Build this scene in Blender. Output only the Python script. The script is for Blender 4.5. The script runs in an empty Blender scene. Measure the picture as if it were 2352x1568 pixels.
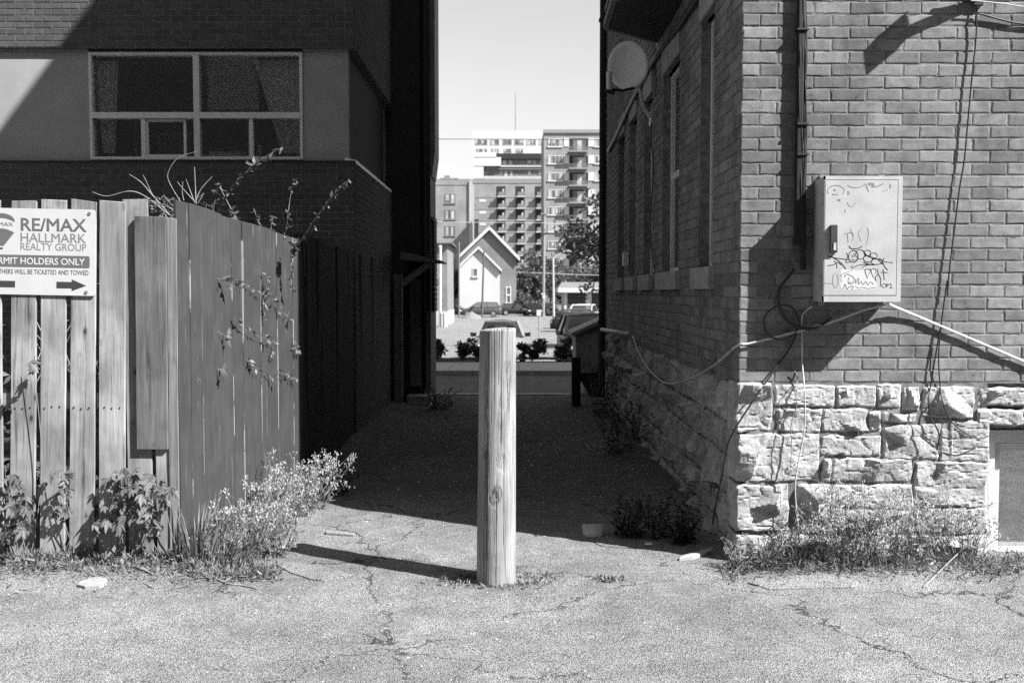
import bpy, bmesh, math, random
from mathutils import Vector, Matrix, noise
from math import radians as R, sin, cos, pi

random.seed(7)
S = bpy.context.scene
COL = S.collection

# ------------------------------------------------------------------ camera
F = 35.0 / 36.0 * 2352.0            # focal length in photo units (photo measured 2352 wide)
CX, CY, CAMH = 1176.0, 784.0, 1.65
PITCH = math.atan(112.0 / F)
cam = bpy.data.cameras.new('camera')
cam.lens = 35.0
cam.sensor_width = 36.0
cam.clip_end = 3000.0
cam.clip_start = 0.05
cam.dof.use_dof = True
cam.dof.focus_distance = 6.0
cam.dof.aperture_fstop = 4.5
cam_o = bpy.data.objects.new('camera', cam)
COL.objects.link(cam_o)
cam_o.location = (0, 0, CAMH)
cam_o.rotation_euler = (R(90) - PITCH, 0, 0)
S.camera = cam_o

# ------------------------------------------------------------------ light
SX, SY, SZ = -1.75, 1.0, -1.93        # direction in which the sunlight travels
sv = Vector((SX, SY, SZ)).normalized()
SUN_EL = math.asin(-sv.z)
SUN_AZ = math.atan2(-sv.x, -sv.y)      # clockwise from +Y
w = bpy.data.worlds.new('World')
S.world = w
w.use_nodes = True
wn, wl = w.node_tree.nodes, w.node_tree.links
bg = wn['Background']
bg.inputs['Strength'].default_value = 0.070
sky = wn.new('ShaderNodeTexSky')
sky.sky_type = 'NISHITA'
sky.sun_disc = False
sky.sun_elevation = SUN_EL
sky.sun_rotation = SUN_AZ
sky.air_density = 1.0
sky.dust_density = 1.0
sky.ozone_density = 1.0
sp = wn.new('ShaderNodeSeparateColor')   # the film sees mostly the blue of the sky
wl.new(sky.outputs[0], sp.inputs[0])
m1 = wn.new('ShaderNodeMath'); m1.operation = 'MULTIPLY'; m1.inputs[1].default_value = 0.70
m2 = wn.new('ShaderNodeMath'); m2.operation = 'MULTIPLY_ADD'; m2.inputs[1].default_value = 0.30
wl.new(sp.outputs[2], m1.inputs[0])
wl.new(sp.outputs[1], m2.inputs[0])
wl.new(m1.outputs[0], m2.inputs[2])
wl.new(m2.outputs[0], bg.inputs['Color'])

sun = bpy.data.lights.new('sun', 'SUN')
sun.energy = 5.0
sun.angle = R(0.53)
sun.color = (1.0, 1.0, 1.0)            # black and white film
sun_o = bpy.data.objects.new('sun', sun)
COL.objects.link(sun_o)
sun_o.rotation_euler = sv.to_track_quat('-Z', 'Y').to_euler()
sun_o.location = (20, -12, 25)

S.view_settings.view_transform = 'Standard'
S.view_settings.look = 'None'
S.view_settings.exposure = 1.4
S.view_settings.gamma = 1.0
S.view_settings.use_curve_mapping = False
S.render.engine = 'CYCLES'
S.cycles.max_bounces = 6
S.cycles.transparent_max_bounces = 12
S.cycles.use_denoising = False


# ------------------------------------------------------------------ measuring the photograph
def ray(px, py):
    x = (px - CX) / F
    u = (CY - py) / F
    return Vector((x, cos(PITCH) + u * sin(PITCH), -sin(PITCH) + u * cos(PITCH)))


def P(px, py, Y):
    d = ray(px, py)
    return Vector((0, 0, CAMH)) + d * (Y / d.y)


def G(px, py, z=0.0):
    d = ray(px, py)
    return Vector((0, 0, CAMH)) + d * ((z - CAMH) / d.z)


def PL(px, py, a, b):
    """point where a sight line meets the upright plane through a and b"""
    d = ray(px, py)
    n = Vector((b[1] - a[1], a[0] - b[0], 0))
    t = n.dot(Vector((a[0], a[1], CAMH)) - Vector((0, 0, CAMH))) / n.dot(d)
    return Vector((0, 0, CAMH)) + d * t


# ------------------------------------------------------------------ objects
WL = {}


def thing(name, label, cat, loc=(0, 0, 0), rz=0.0, group=None, rot=None):
    o = bpy.data.objects.new(name, None)
    o.empty_display_size = 0.2
    COL.objects.link(o)
    o.location = loc
    o.rotation_euler = rot if rot else (0, 0, rz)
    o['label'] = label
    o['category'] = cat
    if group:
        o['group'] = group
    WL[o.name] = Vector(loc)
    return o


def tag(o, label, cat, group=None):
    o['label'] = label
    o['category'] = cat
    if group:
        o['group'] = group
    return o


def put(name, me, parent=None, loc=(0, 0, 0), rot=None, local=False, scale=None):
    o = bpy.data.objects.new(name, me)
    COL.objects.link(o)
    o.location = loc
    if rot:
        o.rotation_euler = rot
    if scale:
        o.scale = scale
    if parent is not None:
        o.parent = parent
        if not local and parent.name in WL:
            o.matrix_parent_inverse = Matrix.Translation(-WL[parent.name])
    return o


class MB:
    """collects shapes and links them as one mesh object"""

    def __init__(self):
        self.v, self.f = [], []

    def add(self, vs, fs):
        n = len(self.v)
        self.v += [tuple(p) for p in vs]
        self.f += [tuple(i + n for i in f) for f in fs]
        return self

    def box(self, x0, x1, y0, y1, z0, z1):
        vs = [(x0, y0, z0), (x1, y0, z0), (x1, y1, z0), (x0, y1, z0),
              (x0, y0, z1), (x1, y0, z1), (x1, y1, z1), (x0, y1, z1)]
        return self.add(vs, [(3, 2, 1, 0), (4, 5, 6, 7), (0, 1, 5, 4), (1, 2, 6, 5), (2, 3, 7, 6), (3, 0, 4, 7)])

    def hexa(self, vs):
        """8 corners: bottom four, top four"""
        return self.add(vs, [(3, 2, 1, 0), (4, 5, 6, 7), (0, 1, 5, 4), (1, 2, 6, 5), (2, 3, 7, 6), (3, 0, 4, 7)])

    def bar(self, a, b, w, d=None, up=(0, 0, 1)):
        """a straight bar of section w x d from a to b"""
        d = w if d is None else d
        a, b = Vector(a), Vector(b)
        t = (b - a).normalized()
        u = Vector(up)
        if abs(t.dot(u)) > 0.98:
            u = Vector((0, 1, 0))
        s = t.cross(u).normalized()
        n = s.cross(t)
        q = [(-w / 2, -d / 2), (w / 2, -d / 2), (w / 2, d / 2), (-w / 2, d / 2)]
        return self.hexa([a + s * i + n * j for i, j in q] + [b + s * i + n * j for i, j in q])

    def tube(self, pts, r, n=6, r2=None, cap=True):
        pts = [Vector(p) for p in pts]
        k0 = len(self.v)
        m = len(pts)
        ref = Vector((0.31, 0.52, 0.8)).normalized()
        for i, p in enumerate(pts):
            t = (pts[min(i + 1, m - 1)] - pts[max(i - 1, 0)])
            t = t.normalized() if t.length > 1e-9 else Vector((0, 0, 1))
            a = t.cross(ref)
            if a.length < 0.05:
                a = t.cross(Vector((1, 0, 0)))
            a.normalize()
            b = t.cross(a)
            rr = r if r2 is None else r + (r2 - r) * i / max(1, m - 1)
            for j in range(n):
                q = 2 * pi * j / n
                self.v.append(tuple(p + a * cos(q) * rr + b * sin(q) * rr))
        for i in range(m - 1):
            for j in range(n):
                j2 = (j + 1) % n
                self.f.append((k0 + i * n + j, k0 + i * n + j2, k0 + (i + 1) * n + j2, k0 + (i + 1) * n + j))
        if cap:
            self.f.append(tuple(k0 + j for j in reversed(range(n))))
            self.f.append(tuple(k0 + (m - 1) * n + j for j in range(n)))
        return self

    def cyl(self, c, r, h, n=16, r2=None):
        c = Vector(c)
        return self.tube([c, c + Vector((0, 0, h))], r, n, r2 if r2 is not None else r)

    def ball(self, c, rx, ry=None, rz=None, n=8, m=5):
        ry = rx if ry is None else ry
        rz = rx if rz is None else rz
        vs = [(c[0], c[1], c[2] - rz)]
        for i in range(1, m):
            a = -pi / 2 + pi * i / m
            for j in range(n):
                q = 2 * pi * j / n
                vs.append((c[0] + rx * cos(a) * cos(q), c[1] + ry * cos(a) * sin(q), c[2] + rz * sin(a)))
        vs.append((c[0], c[1], c[2] + rz))
        fs = [(0, 1 + (j + 1) % n, 1 + j) for j in range(n)]
        for i in range(m - 2):
            for j in range(n):
                j2 = (j + 1) % n
                fs.append((1 + i * n + j, 1 + i * n + j2, 1 + (i + 1) * n + j2, 1 + (i + 1) * n + j))
        k = 1 + (m - 2) * n
        fs += [(k + j, k + (j + 1) % n, len(vs) - 1) for j in range(n)]
        return self.add(vs, fs)

    def prism(self, poly, y0, y1):
        """outline in x,z pushed from y0 to y1"""
        n = len(poly)
        vs = [(x, y0, z) for x, z in poly] + [(x, y1, z) for x, z in poly]
        fs = [tuple(range(n)), tuple(reversed(range(n, 2 * n)))]
        fs += [(i, i + n, (i + 1) % n + n, (i + 1) % n) for i in range(n)]
        return self.add(vs, fs)

    def mesh(self, name, m, smooth=False):
        me = bpy.data.meshes.new(name)
        me.from_pydata(self.v, [], self.f)
        if smooth:
            me.polygons.foreach_set('use_smooth', [True] * len(me.polygons))
        if m:
            me.materials.append(m)
        me.update()
        return me

    def build(self, name, m, parent=None, smooth=False, local=False, kind=None, bevel=0.0, recalc=False):
        me = self.mesh(name, m, smooth)
        if bevel or recalc:
            bm = bmesh.new()
            bm.from_mesh(me)
            bmesh.ops.recalc_face_normals(bm, faces=bm.faces)
            if bevel:
                bmesh.ops.bevel(bm, geom=bm.edges[:], offset=bevel, segments=2, profile=0.6, affect='EDGES', clamp_overlap=True)
            bm.to_mesh(me)
            bm.free()
        o = put(name, me, parent, local=local)
        if kind:
            o['kind'] = kind
        return o


def smoothpath(pts, k=6):
    """Catmull-Rom through the points"""
    pts = [Vector(p) for p in pts]
    if len(pts) < 3:
        return pts
    out = []
    for i in range(len(pts) - 1):
        p0, p1, p2, p3 = pts[max(i - 1, 0)], pts[i], pts[i + 1], pts[min(i + 2, len(pts) - 1)]
        for j in range(k):
            t = j / k
            out.append(0.5 * ((2 * p1) + (p2 - p0) * t + (2 * p0 - 5 * p1 + 4 * p2 - p3) * t * t + (3 * p1 - p0 - 3 * p2 + p3) * t ** 3))
    out.append(pts[-1])
    return out


# ------------------------------------------------------------------ materials (greys: the film records no colour)
class NT:
    def __init__(self, name):
        self.m = bpy.data.materials.new(name)
        self.m.use_nodes = True
        self.t = self.m.node_tree
        self.b = self.t.nodes['Principled BSDF']
        self.out = self.t.nodes['Material Output']

    def n(self, typ, **kw):
        nd = self.t.nodes.new('ShaderNode' + typ)
        for k, v in kw.items():
            if k.startswith('i_'):
                key = k[2:]
                nd.inputs[int(key) if key.isdigit() else key.replace('_', ' ')].default_value = v
            else:
                setattr(nd, k, v)
        return nd

    def l(self, a, b):
        self.t.links.new(a, b)
        return self

    def val(self, s):
        return s

    def math(self, op, a, b=None, c=None, clamp=False):
        nd = self.n('Math', operation=op)
        nd.use_clamp = clamp
        for i, x in enumerate((a, b, c)):
            if x is None:
                continue
            if isinstance(x, (int, float)):
                nd.inputs[i].default_value = x
            else:
                self.l(x, nd.inputs[i])
        return nd.outputs[0]

    def ramp(self, fac, lo, hi, out0=0.0, out1=1.0, smooth=True):
        nd = self.n('MapRange', interpolation_type='SMOOTHSTEP' if smooth else 'LINEAR')
        self.l(fac, nd.inputs[0])
        for i, x in enumerate((lo, hi, out0, out1)):
            nd.inputs[i + 1].default_value = x
        return nd.outputs[0]

    def mix(self, fac, a, b):
        """float mix"""
        nd = self.n('Mix', data_type='FLOAT')
        for i, x in ((0, fac), (2, a), (3, b)):
            if isinstance(x, (int, float)):
                nd.inputs[i].default_value = x
            else:
                self.l(x, nd.inputs[i])
        return nd.outputs[0]

    def coord(self, scale=(1, 1, 1), rnd=0.0, kind='Object'):
        tc = self.n('TexCoord')
        mp = self.n('Mapping')
        mp.inputs['Scale'].default_value = scale
        self.l(tc.outputs[kind], mp.inputs[0])
        if rnd:
            oi = self.n('ObjectInfo')
            k = self.math('MULTIPLY', oi.outputs['Random'], rnd)
            cb = self.n('CombineXYZ')
            for i in range(3):
                self.l(k, cb.inputs[i])
            self.l(cb.outputs[0], mp.inputs['Location'])
        return mp.outputs[0]

    def noise(self, vec, scale, detail=4, rough=0.55, dist=0.0):
        nd = self.n('TexNoise')
        self.l(vec, nd.inputs['Vector'])
        nd.inputs['Scale'].default_value = scale
        nd.inputs['Detail'].default_value = detail
        nd.inputs['Roughness'].default_value = rough
        nd.inputs['Distortion'].default_value = dist
        return nd.outputs[0]

    def vor(self, vec, scale, feature='F1', out='Distance', rand=1.0):
        nd = self.n('TexVoronoi', feature=feature)
        self.l(vec, nd.inputs['Vector'])
        nd.inputs['Scale'].default_value = scale
        nd.inputs['Randomness'].default_value = rand
        return nd.outputs[out]

    def grey(self, sock):
        cb = self.n('CombineColor')
        for i in range(3):
            self.l(sock, cb.inputs[i])
        self.l(cb.outputs[0], self.b.inputs['Base Color'])
        return self

    def bump(self, h, strength=0.5, dist=0.01):
        nd = self.n('Bump')
        nd.inputs['Strength'].default_value = strength
        nd.inputs['Distance'].default_value = dist
        self.l(h, nd.inputs['Height'])
        self.l(nd.outputs[0], self.b.inputs['Normal'])
        return self

    def set(self, rough=0.8, spec=0.3, metal=0.0):
        self.b.inputs['Roughness'].default_value = rough
        self.b.inputs['Specular IOR Level'].default_value = spec
        self.b.inputs['Metallic'].default_value = metal
        return self


def plain(name, c, rough=0.8, spec=0.3, var=0.15, scale=6.0, bump=0.0, bscale=60.0, metal=0.0, rnd=0.0, objvar=0.0):
    k = NT(name)
    v = k.coord(rnd=37.0)
    a = k.noise(v, scale, 5)
    s = k.ramp(a, 0.3, 0.7, c * (1 - var), c * (1 + var))
    if objvar:
        oi = k.n('ObjectInfo')
        s = k.math('MULTIPLY', s, k.ramp(oi.outputs['Random'], 0, 1, 1 - objvar, 1 + objvar, False))
    k.grey(s).set(rough, spec, metal)
    if bump:
        k.bump(k.noise(v, bscale, 4), bump, 0.006)
    return k.m


def wood(name, lo, hi, rnd=60.0, knots=0.6, streak=1.0, objvar=0.12, bump=0.5, rough=0.85, stain=0.35, axis=2):
    k = NT(name)
    sc = [26.0, 26.0, 26.0]
    sc[axis] = 0.9
    v = k.coord(tuple(sc), rnd)
    v2 = k.coord((1, 1, 1), rnd)
    fine = k.noise(v, 3.2, 9, 0.7)
    sc2 = [9.0, 9.0, 9.0]
    sc2[axis] = 0.55
    v3 = k.coord(tuple(sc2), rnd)
    big = k.noise(v3, 1.6, 5, 0.6, 1.2)
    sc4 = [70.0, 70.0, 70.0]
    sc4[axis] = 1.6
    hair = k.noise(k.coord(tuple(sc4), rnd), 3.0, 5, 0.7)
    s = k.math('MULTIPLY_ADD', fine, 0.42, k.math('MULTIPLY_ADD', big, 0.26, k.math('MULTIPLY', hair, 0.32)))
    s = k.ramp(s, 0.33, 0.66, lo, hi, False)
    crack = k.ramp(k.noise(v, 1.3, 7, 0.75), 0.35, 0.43, 0.3, 1.0)
    s = k.math('MULTIPLY', s, k.mix(streak, 1.0, crack))
    scv = [9.0, 9.0, 9.0]
    scv[axis] = 5.0
    kn = k.vor(k.coord(tuple(scv), rnd), 1.0)
    kn = k.mix(k.ramp(k.noise(v2, 3.7, 1), 0.43, 0.48), 1.0, k.math('MULTIPLY', k.ramp(kn, 0.05, 0.13, 1.0 - knots, 1.0), k.ramp(kn, 0.16, 0.20, 0.8, 1.0)))
    s = k.math('MULTIPLY', s, kn)
    st = k.ramp(k.noise(v2, 2.3, 4), 0.40, 0.65, 1.0 - stain, 1.08)
    s = k.math('MULTIPLY', s, st)
    oi = k.n('ObjectInfo')
    s = k.math('MULTIPLY', s, k.ramp(oi.outputs['Random'], 0, 1, 1 - objvar, 1 + objvar, False))
    k.grey(s).set(rough, 0.2)
    k.bump(k.math('MULTIPLY_ADD', fine, 0.6, crack), bump, 0.004)
    return k.m


def brickmat(name, c, var=0.2, pits=0.5, rough=0.9):
    k = NT(name)
    v = k.coord((1, 1, 1), 53.0)
    oi = k.n('ObjectInfo')
    ge = k.n('NewGeometry')
    r = k.math('FRACT', k.math('ADD', oi.outputs['Random'], ge.outputs['Random Per Island']))
    s = k.ramp(r, 0, 1, c * (1 - var), c * (1 + var), False)
    a = k.noise(v, 14.0, 6, 0.65)
    s = k.math('MULTIPLY', s, k.ramp(a, 0.25, 0.75, 0.78, 1.2))
    p = k.vor(v, 95.0)
    p = k.math('MULTIPLY', k.ramp(p, 0.10, 0.22, 1.0, 0.0), k.ramp(k.noise(v, 21.0, 2), 0.5, 0.62))
    s = k.math('MULTIPLY', s, k.math('MULTIPLY_ADD', p, -pits, 1.0))
    if pits > 0.3:
        mp = k.n('Mapping')
        mp.inputs['Scale'].default_value = (2.6, 2.6, 0.8)
        k.l(ge.outputs['Position'], mp.inputs[0])
        run = k.noise(mp.outputs[0], 1.3, 6, 0.65)
        s = k.math('MULTIPLY', s, k.ramp(run, 0.32, 0.62, 0.74, 1.12))
        blot = k.noise(ge.outputs['Position'], 9.0, 5, 0.7)
        s = k.mix(k.math('MULTIPLY', k.ramp(blot, 0.66, 0.74), 0.6), s, c * 1.6)
        s = k.math('MULTIPLY', s, k.ramp(k.noise(ge.outputs['Position'], 23.0, 4, 0.7), 0.3, 0.42, 0.7, 1.0))
    k.grey(s).set(rough, 0.2)
    k.bump(k.math('SUBTRACT', k.noise(v, 85.0, 5, 0.7), p), 0.55, 0.004)
    return k.m


def wallbrick(name, c, mortar, course, rough=0.9):
    """brickwork too far away to tell the bricks apart"""
    k = NT(name)
    tc = k.n('TexCoord')
    cb = k.n('CombineXYZ')
    se = k.n('SeparateXYZ')
    k.l(tc.outputs['Object'], se.inputs[0])
    k.l(k.math('ADD', se.outputs[0], se.outputs[1]), cb.inputs[0])
    k.l(se.outputs[2], cb.inputs[1])
    br = k.n('TexBrick')
    k.l(cb.outputs[0], br.inputs['Vector'])
    br.inputs['Color1'].default_value = (c * 0.85,) * 3 + (1,)
    br.inputs['Color2'].default_value = (c * 1.15,) * 3 + (1,)
    br.inputs['Mortar'].default_value = (mortar,) * 3 + (1,)
    br.inputs['Scale'].default_value = 1.0
    br.inputs['Mortar Size'].default_value = 0.006
    br.inputs['Brick Width'].default_value = course * 3
    br.inputs['Row Height'].default_value = course
    bw = k.n('RGBToBW')
    k.l(br.outputs[0], bw.inputs[0])
    a = k.noise(tc.outputs['Object'], 0.35, 6)
    k.grey(k.math('MULTIPLY', bw.outputs[0], k.ramp(a, 0.3, 0.7, 0.85, 1.12))).set(rough, 0.2)
    return k.m


def groundmat(name, lo, hi, stone=75.0, crack=1.0, patch=0.25, bump=0.8, dirt_shade=0.0):
    k = NT(name)
    v = k.coord()
    c1 = k.n('TexVoronoi')
    k.l(v, c1.inputs['Vector'])
    c1.inputs['Scale'].default_value = stone
    sepc = k.n('SeparateColor')
    k.l(c1.outputs['Color'], sepc.inputs[0])
    c2 = k.n('TexVoronoi')
    k.l(v, c2.inputs['Vector'])
    c2.inputs['Scale'].default_value = stone * 2.1
    sep2 = k.n('SeparateColor')
    k.l(c2.outputs['Color'], sep2.inputs[0])
    t = k.math('MULTIPLY_ADD', sepc.outputs[0], 0.55, k.math('MULTIPLY', sep2.outputs[1], 0.45))
    s = k.ramp(t, 0.12, 0.85, lo, hi, False)
    gap = k.ramp(c1.outputs['Distance'], 0.42, 0.62, 1.0, 0.3)
    s = k.math('MULTIPLY', s, gap)
    big = k.noise(v, 0.75, 6, 0.6)
    mid = k.noise(v, 5.0, 5, 0.6)
    s = k.math('MULTIPLY', s, k.ramp(big, 0.32, 0.7, 1 - patch, 1 + patch))
    s = k.math('MULTIPLY', s, k.ramp(mid, 0.28, 0.72, 0.84, 1.13))
    h = k.math('MULTIPLY_ADD', c1.outputs['Distance'], -0.7, k.math('MULTIPLY', mid, 0.8))
    if crack:
        wv = k.n('VectorMath', operation='MULTIPLY_ADD')
        nz = k.n('TexNoise')
        k.l(v, nz.inputs['Vector'])
        nz.inputs['Scale'].default_value = 2.2
        nz.inputs['Detail'].default_value = 7
        nz.inputs['Roughness'].default_value = 0.65
        k.l(nz.outputs['Color'], wv.inputs[0])
        wv.inputs[1].default_value = (0.75, 0.75, 0.0)
        k.l(v, wv.inputs[2])
        e = k.math('MINIMUM', k.vor(wv.outputs[0], 0.62, 'DISTANCE_TO_EDGE'), k.math('MULTIPLY_ADD', k.vor(wv.outputs[0], 1.7, 'DISTANCE_TO_EDGE'), 1.0, 0.0016))
        msk = k.ramp(k.noise(v, 0.9, 3), 0.38, 0.5)
        cr = k.math('MULTIPLY', k.ramp(e, 0.0006, 0.0048, 1.0, 0.0), msk)
        s = k.math('MULTIPLY', s, k.math('MULTIPLY_ADD', cr, -0.72 * crack, 1.0))
        h = k.math('MULTIPLY_ADD', cr, -1.5, h)
    if dirt_shade:  # darker soil down the alley, with its shade put into the colour
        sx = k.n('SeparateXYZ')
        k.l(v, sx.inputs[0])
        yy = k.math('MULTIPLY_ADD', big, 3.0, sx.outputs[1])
        s = k.math('MULTIPLY', s, k.ramp(yy, 8.2, 10.2, 1.0, dirt_shade))
    k.grey(s).set(0.92, 0.15)
    k.bump(h, bump, 0.012)
    return k.m


def stonemat(name, c):
    k = NT(name)
    v = k.coord((1, 1, 1), 41.0)
    st = k.coord((5, 5, 16), 41.0)
    a = k.noise(v, 6.0, 8, 0.65)
    b = k.noise(st, 2.0, 7, 0.7)
    s = k.math('MULTIPLY', k.ramp(a, 0.28, 0.7, c * 0.66, c * 1.18), k.ramp(b, 0.3, 0.65, 0.78, 1.1))
    sp_ = k.vor(v, 60.0)
    s = k.math('MULTIPLY', s, k.ramp(sp_, 0.05, 0.13, 0.6, 1.0))
    k.grey(s).set(0.95, 0.1)
    k.bump(k.math('MULTIPLY_ADD', b, 0.7, k.noise(v, 70.0, 6, 0.7)), 0.8, 0.008)
    return k.m


def leafmat(name, c, var=0.3, trans=0.25):
    k = NT(name)
    oi = k.n('ObjectInfo')
    ge = k.n('NewGeometry')
    r = k.math('FRACT', k.math('ADD', oi.outputs['Random'], ge.outputs['Random Per Island']))
    s = k.ramp(r, 0, 1, c * (1 - var), c * (1 + var), False)
    k.grey(s).set(0.55, 0.35)
    tr = k.n('BsdfTranslucent')
    cb = k.n('CombineColor')
    for i in range(3):
        k.l(k.math('MULTIPLY', s, 1.1), cb.inputs[i])
    k.l(cb.outputs[0], tr.inputs[0])
    mx = k.n('MixShader')
    mx.inputs[0].default_value = trans
    k.l(k.b.outputs[0], mx.inputs[1])
    k.l(tr.outputs[0], mx.inputs[2])
    k.l(mx.outputs[0], k.out.inputs[0])
    return k.m


def glassmat(name, refl=0.12, tint=0.75, rough=0.03):
    k = NT(name)
    tr = k.n('BsdfTransparent')
    tr.inputs[0].default_value = (tint,) * 3 + (1,)
    gl = k.n('BsdfGlossy')
    gl.inputs['Roughness'].default_value = rough
    gl.inputs['Color'].default_value = (0.9, 0.9, 0.9, 1)
    lw = k.n('LayerWeight')
    lw.inputs[0].default_value = 0.35
    f = k.math('MULTIPLY_ADD', lw.outputs['Fresnel'], 0.6, refl, clamp=True)
    mx = k.n('MixShader')
    k.l(f, mx.inputs[0])
    k.l(tr.outputs[0], mx.inputs[1])
    k.l(gl.outputs[0], mx.inputs[2])
    k.l(mx.outputs[0], k.out.inputs[0])
    return k.m


M = {}
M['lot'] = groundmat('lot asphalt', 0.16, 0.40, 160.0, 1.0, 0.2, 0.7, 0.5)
M['alley'] = groundmat('alley dirt', 0.045, 0.26, 60.0, 0.0, 0.35, 1.0)
M['street'] = groundmat('street asphalt', 0.10, 0.17, 60.0, 0.4, 0.15, 0.3)
M['farlot'] = groundmat('far lot gravel', 0.23, 0.31, 20.0, 0.3, 0.12, 0.3)
M['concrete'] = plain('concrete', 0.30, 0.9, 0.2, 0.2, 9.0, 0.4, 70.0)
M['soil'] = plain('soil', 0.05, 0.95, 0.1, 0.4, 9.0, 0.6, 40.0)
M['mortar'] = plain('mortar', 0.175, 0.95, 0.1, 0.3, 16.0, 0.7, 120.0)
M['mortar_dark'] = plain('grey mortar', 0.20, 0.95, 0.1, 0.2, 16.0, 0.5, 120.0)
M['brick'] = brickmat('old clay brick', 0.175, 0.24, 0.6)
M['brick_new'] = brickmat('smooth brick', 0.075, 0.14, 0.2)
M['stone'] = stonemat('limestone', 0.40)
M['sill'] = plain('cut stone', 0.30, 0.9, 0.2, 0.15, 9.0, 0.3, 80.0)
M['panel'] = plain('stucco panel', 0.30, 0.9, 0.2, 0.08, 3.0, 0.15, 150.0)
M['board'] = wood('weathered board', 0.13, 0.46, streak=0.75, knots=0.75)
M['overlay'] = wood('grey rough board', 0.05, 0.24, streak=0.9, knots=0.7, stain=0.25)
M['post'] = wood('weathered post', 0.09, 0.42, knots=0.45, streak=0.9, bump=0.9, stain=0.2)
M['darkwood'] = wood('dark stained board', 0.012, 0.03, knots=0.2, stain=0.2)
M['white'] = plain('white paint', 0.52, 0.45, 0.4, 0.04, 5.0)
M['whiteframe'] = plain('white window frame', 0.62, 0.5, 0.4, 0.06, 8.0)
M['sign_white'] = plain('sign face', 0.50, 0.35, 0.4, 0.03, 7.0)
M['sign_grey'] = plain('sign print mid grey', 0.12, 0.5, 0.3, 0.04, 5.0)
M['sign_grey2'] = plain('sign print light grey', 0.19, 0.5, 0.3, 0.04, 5.0)
M['sign_dark'] = plain('sign print dark', 0.045, 0.5, 0.3, 0.04, 5.0)
M['steel'] = plain('grey steel', 0.22, 0.45, 0.5, 0.15, 20.0, metal=0.3)
M['cable'] = plain('black cable', 0.018, 0.5, 0.4, 0.2, 20.0)
M['cable_light'] = plain('grey cable', 0.42, 0.55, 0.4, 0.15, 25.0)
M['conduit'] = plain('light conduit', 0.55, 0.5, 0.4, 0.2, 18.0)
M['black'] = plain('black matt', 0.012, 0.8, 0.2, 0.2)
M['dark'] = plain('dark grey', 0.035, 0.7, 0.3, 0.2)
M['mid'] = plain('mid grey', 0.16, 0.75, 0.3, 0.15)
M['curtain'] = plain('thin curtain', 0.9, 0.95, 0.1, 0.1, 20.0)
M['interior'] = plain('room wall', 0.06, 0.95, 0.1, 0.2)
M['doll'] = plain('pale plastic', 0.85, 0.5, 0.3, 0.05)
M['glass'] = glassmat('window glass', 0.24, 0.97)
M['glass_dark'] = glassmat('old dim glass', 0.05, 0.45, 0.08)
M['dish'] = plain('dish enamel', 0.55, 0.5, 0.4, 0.08)
M['leaf'] = leafmat('creeper leaf', 0.12, 0.35)
M['leaf_pale'] = leafmat('weed leaf', 0.17, 0.35)
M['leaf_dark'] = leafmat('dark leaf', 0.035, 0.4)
M['leaf_tree'] = leafmat('tree leaf', 0.05, 0.45)
M['leaf_far'] = leafmat('far tree leaf', 0.10, 0.5, 0.35)
M['flower'] = leafmat('pale seed heads', 0.42, 0.25, 0.3)
M['stem'] = plain('plant stem', 0.20, 0.9, 0.2, 0.25, 20.0)
M['twig'] = plain('bare twig', 0.22, 0.9, 0.2, 0.25, 20.0)
M['bark'] = plain('bark', 0.09, 0.95, 0.1, 0.3, 12.0, 0.8, 30.0)


EDGE_AT = 0.0


def paintmat():
    k = NT('grey fence paint')
    v = k.coord((1, 1, 1), 61.0)
    st = k.coord((34, 34, 0.7), 61.0)
    a = k.noise(v, 4.0, 4)
    s = k.ramp(a, 0.3, 0.7, 0.037, 0.05)
    f = k.noise(st, 2.2, 8, 0.7)
    s = k.math('MULTIPLY', s, k.ramp(f, 0.3, 0.6, 0.8, 1.1))
    peel = k.math('MULTIPLY', k.ramp(k.noise(k.coord((75, 75, 0.5), 61.0), 1.5, 6, 0.6), 0.63, 0.68), k.ramp(k.noise(v, 3.1, 4), 0.45, 0.6))
    s = k.mix(peel, s, 0.28)
    chip = k.math('MULTIPLY', k.ramp(k.vor(k.coord((1, 1, 0.5), 61.0), 42.0), 0.06, 0.10, 1.0, 0.0), k.ramp(k.noise(v, 5.0, 2), 0.58, 0.64))
    s = k.mix(chip, s, 0.34)
    se = k.n('SeparateXYZ')
    k.l(k.coord(), se.inputs[0])
    ed = k.ramp(k.math('ABSOLUTE', se.outputs[0]), EDGE_AT - 0.0022, EDGE_AT - 0.0008)
    em = k.ramp(k.noise(k.coord((3, 3, 1.3), 61.0), 1.6, 5, 0.6), 0.51, 0.57)
    s = k.mix(k.math('MULTIPLY', ed, em), s, 0.34)
    k.grey(s).set(0.7, 0.3)
    k.bump(f, 0.3, 0.003)
    return k.m


def cabinetmat():
    k = NT('cabinet enamel')
    v = k.coord()
    s = k.ramp(k.noise(v, 5.0, 6, 0.65), 0.3, 0.7, 0.36, 0.45)
    g = k.noise(v, 120.0, 3)
    s = k.math('MULTIPLY', s, k.ramp(g, 0.35, 0.65, 0.92, 1.05))
    d = k.math('MULTIPLY', k.ramp(k.noise(v, 26.0, 5, 0.7), 0.6, 0.72), k.ramp(k.noise(v, 4.0, 3), 0.45, 0.65))
    s = k.math('MULTIPLY', s, k.math('MULTIPLY_ADD', d, -0.4, 1.0))
    k.grey(s).set(0.45, 0.4)
    return k.m


M['cabinet'] = cabinetmat()

# ================================================================== SETTING
XR, YR = 1.38, 6.05          # right house: alley face, front face
XL, YLF = -1.77, 11.3        # left building
Y_EDGE = 16.2                # end of the alley
Z_ST = -0.08


def nz(x, y, z=0.0):
    return noise.noise(Vector((x, y, z)))


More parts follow.
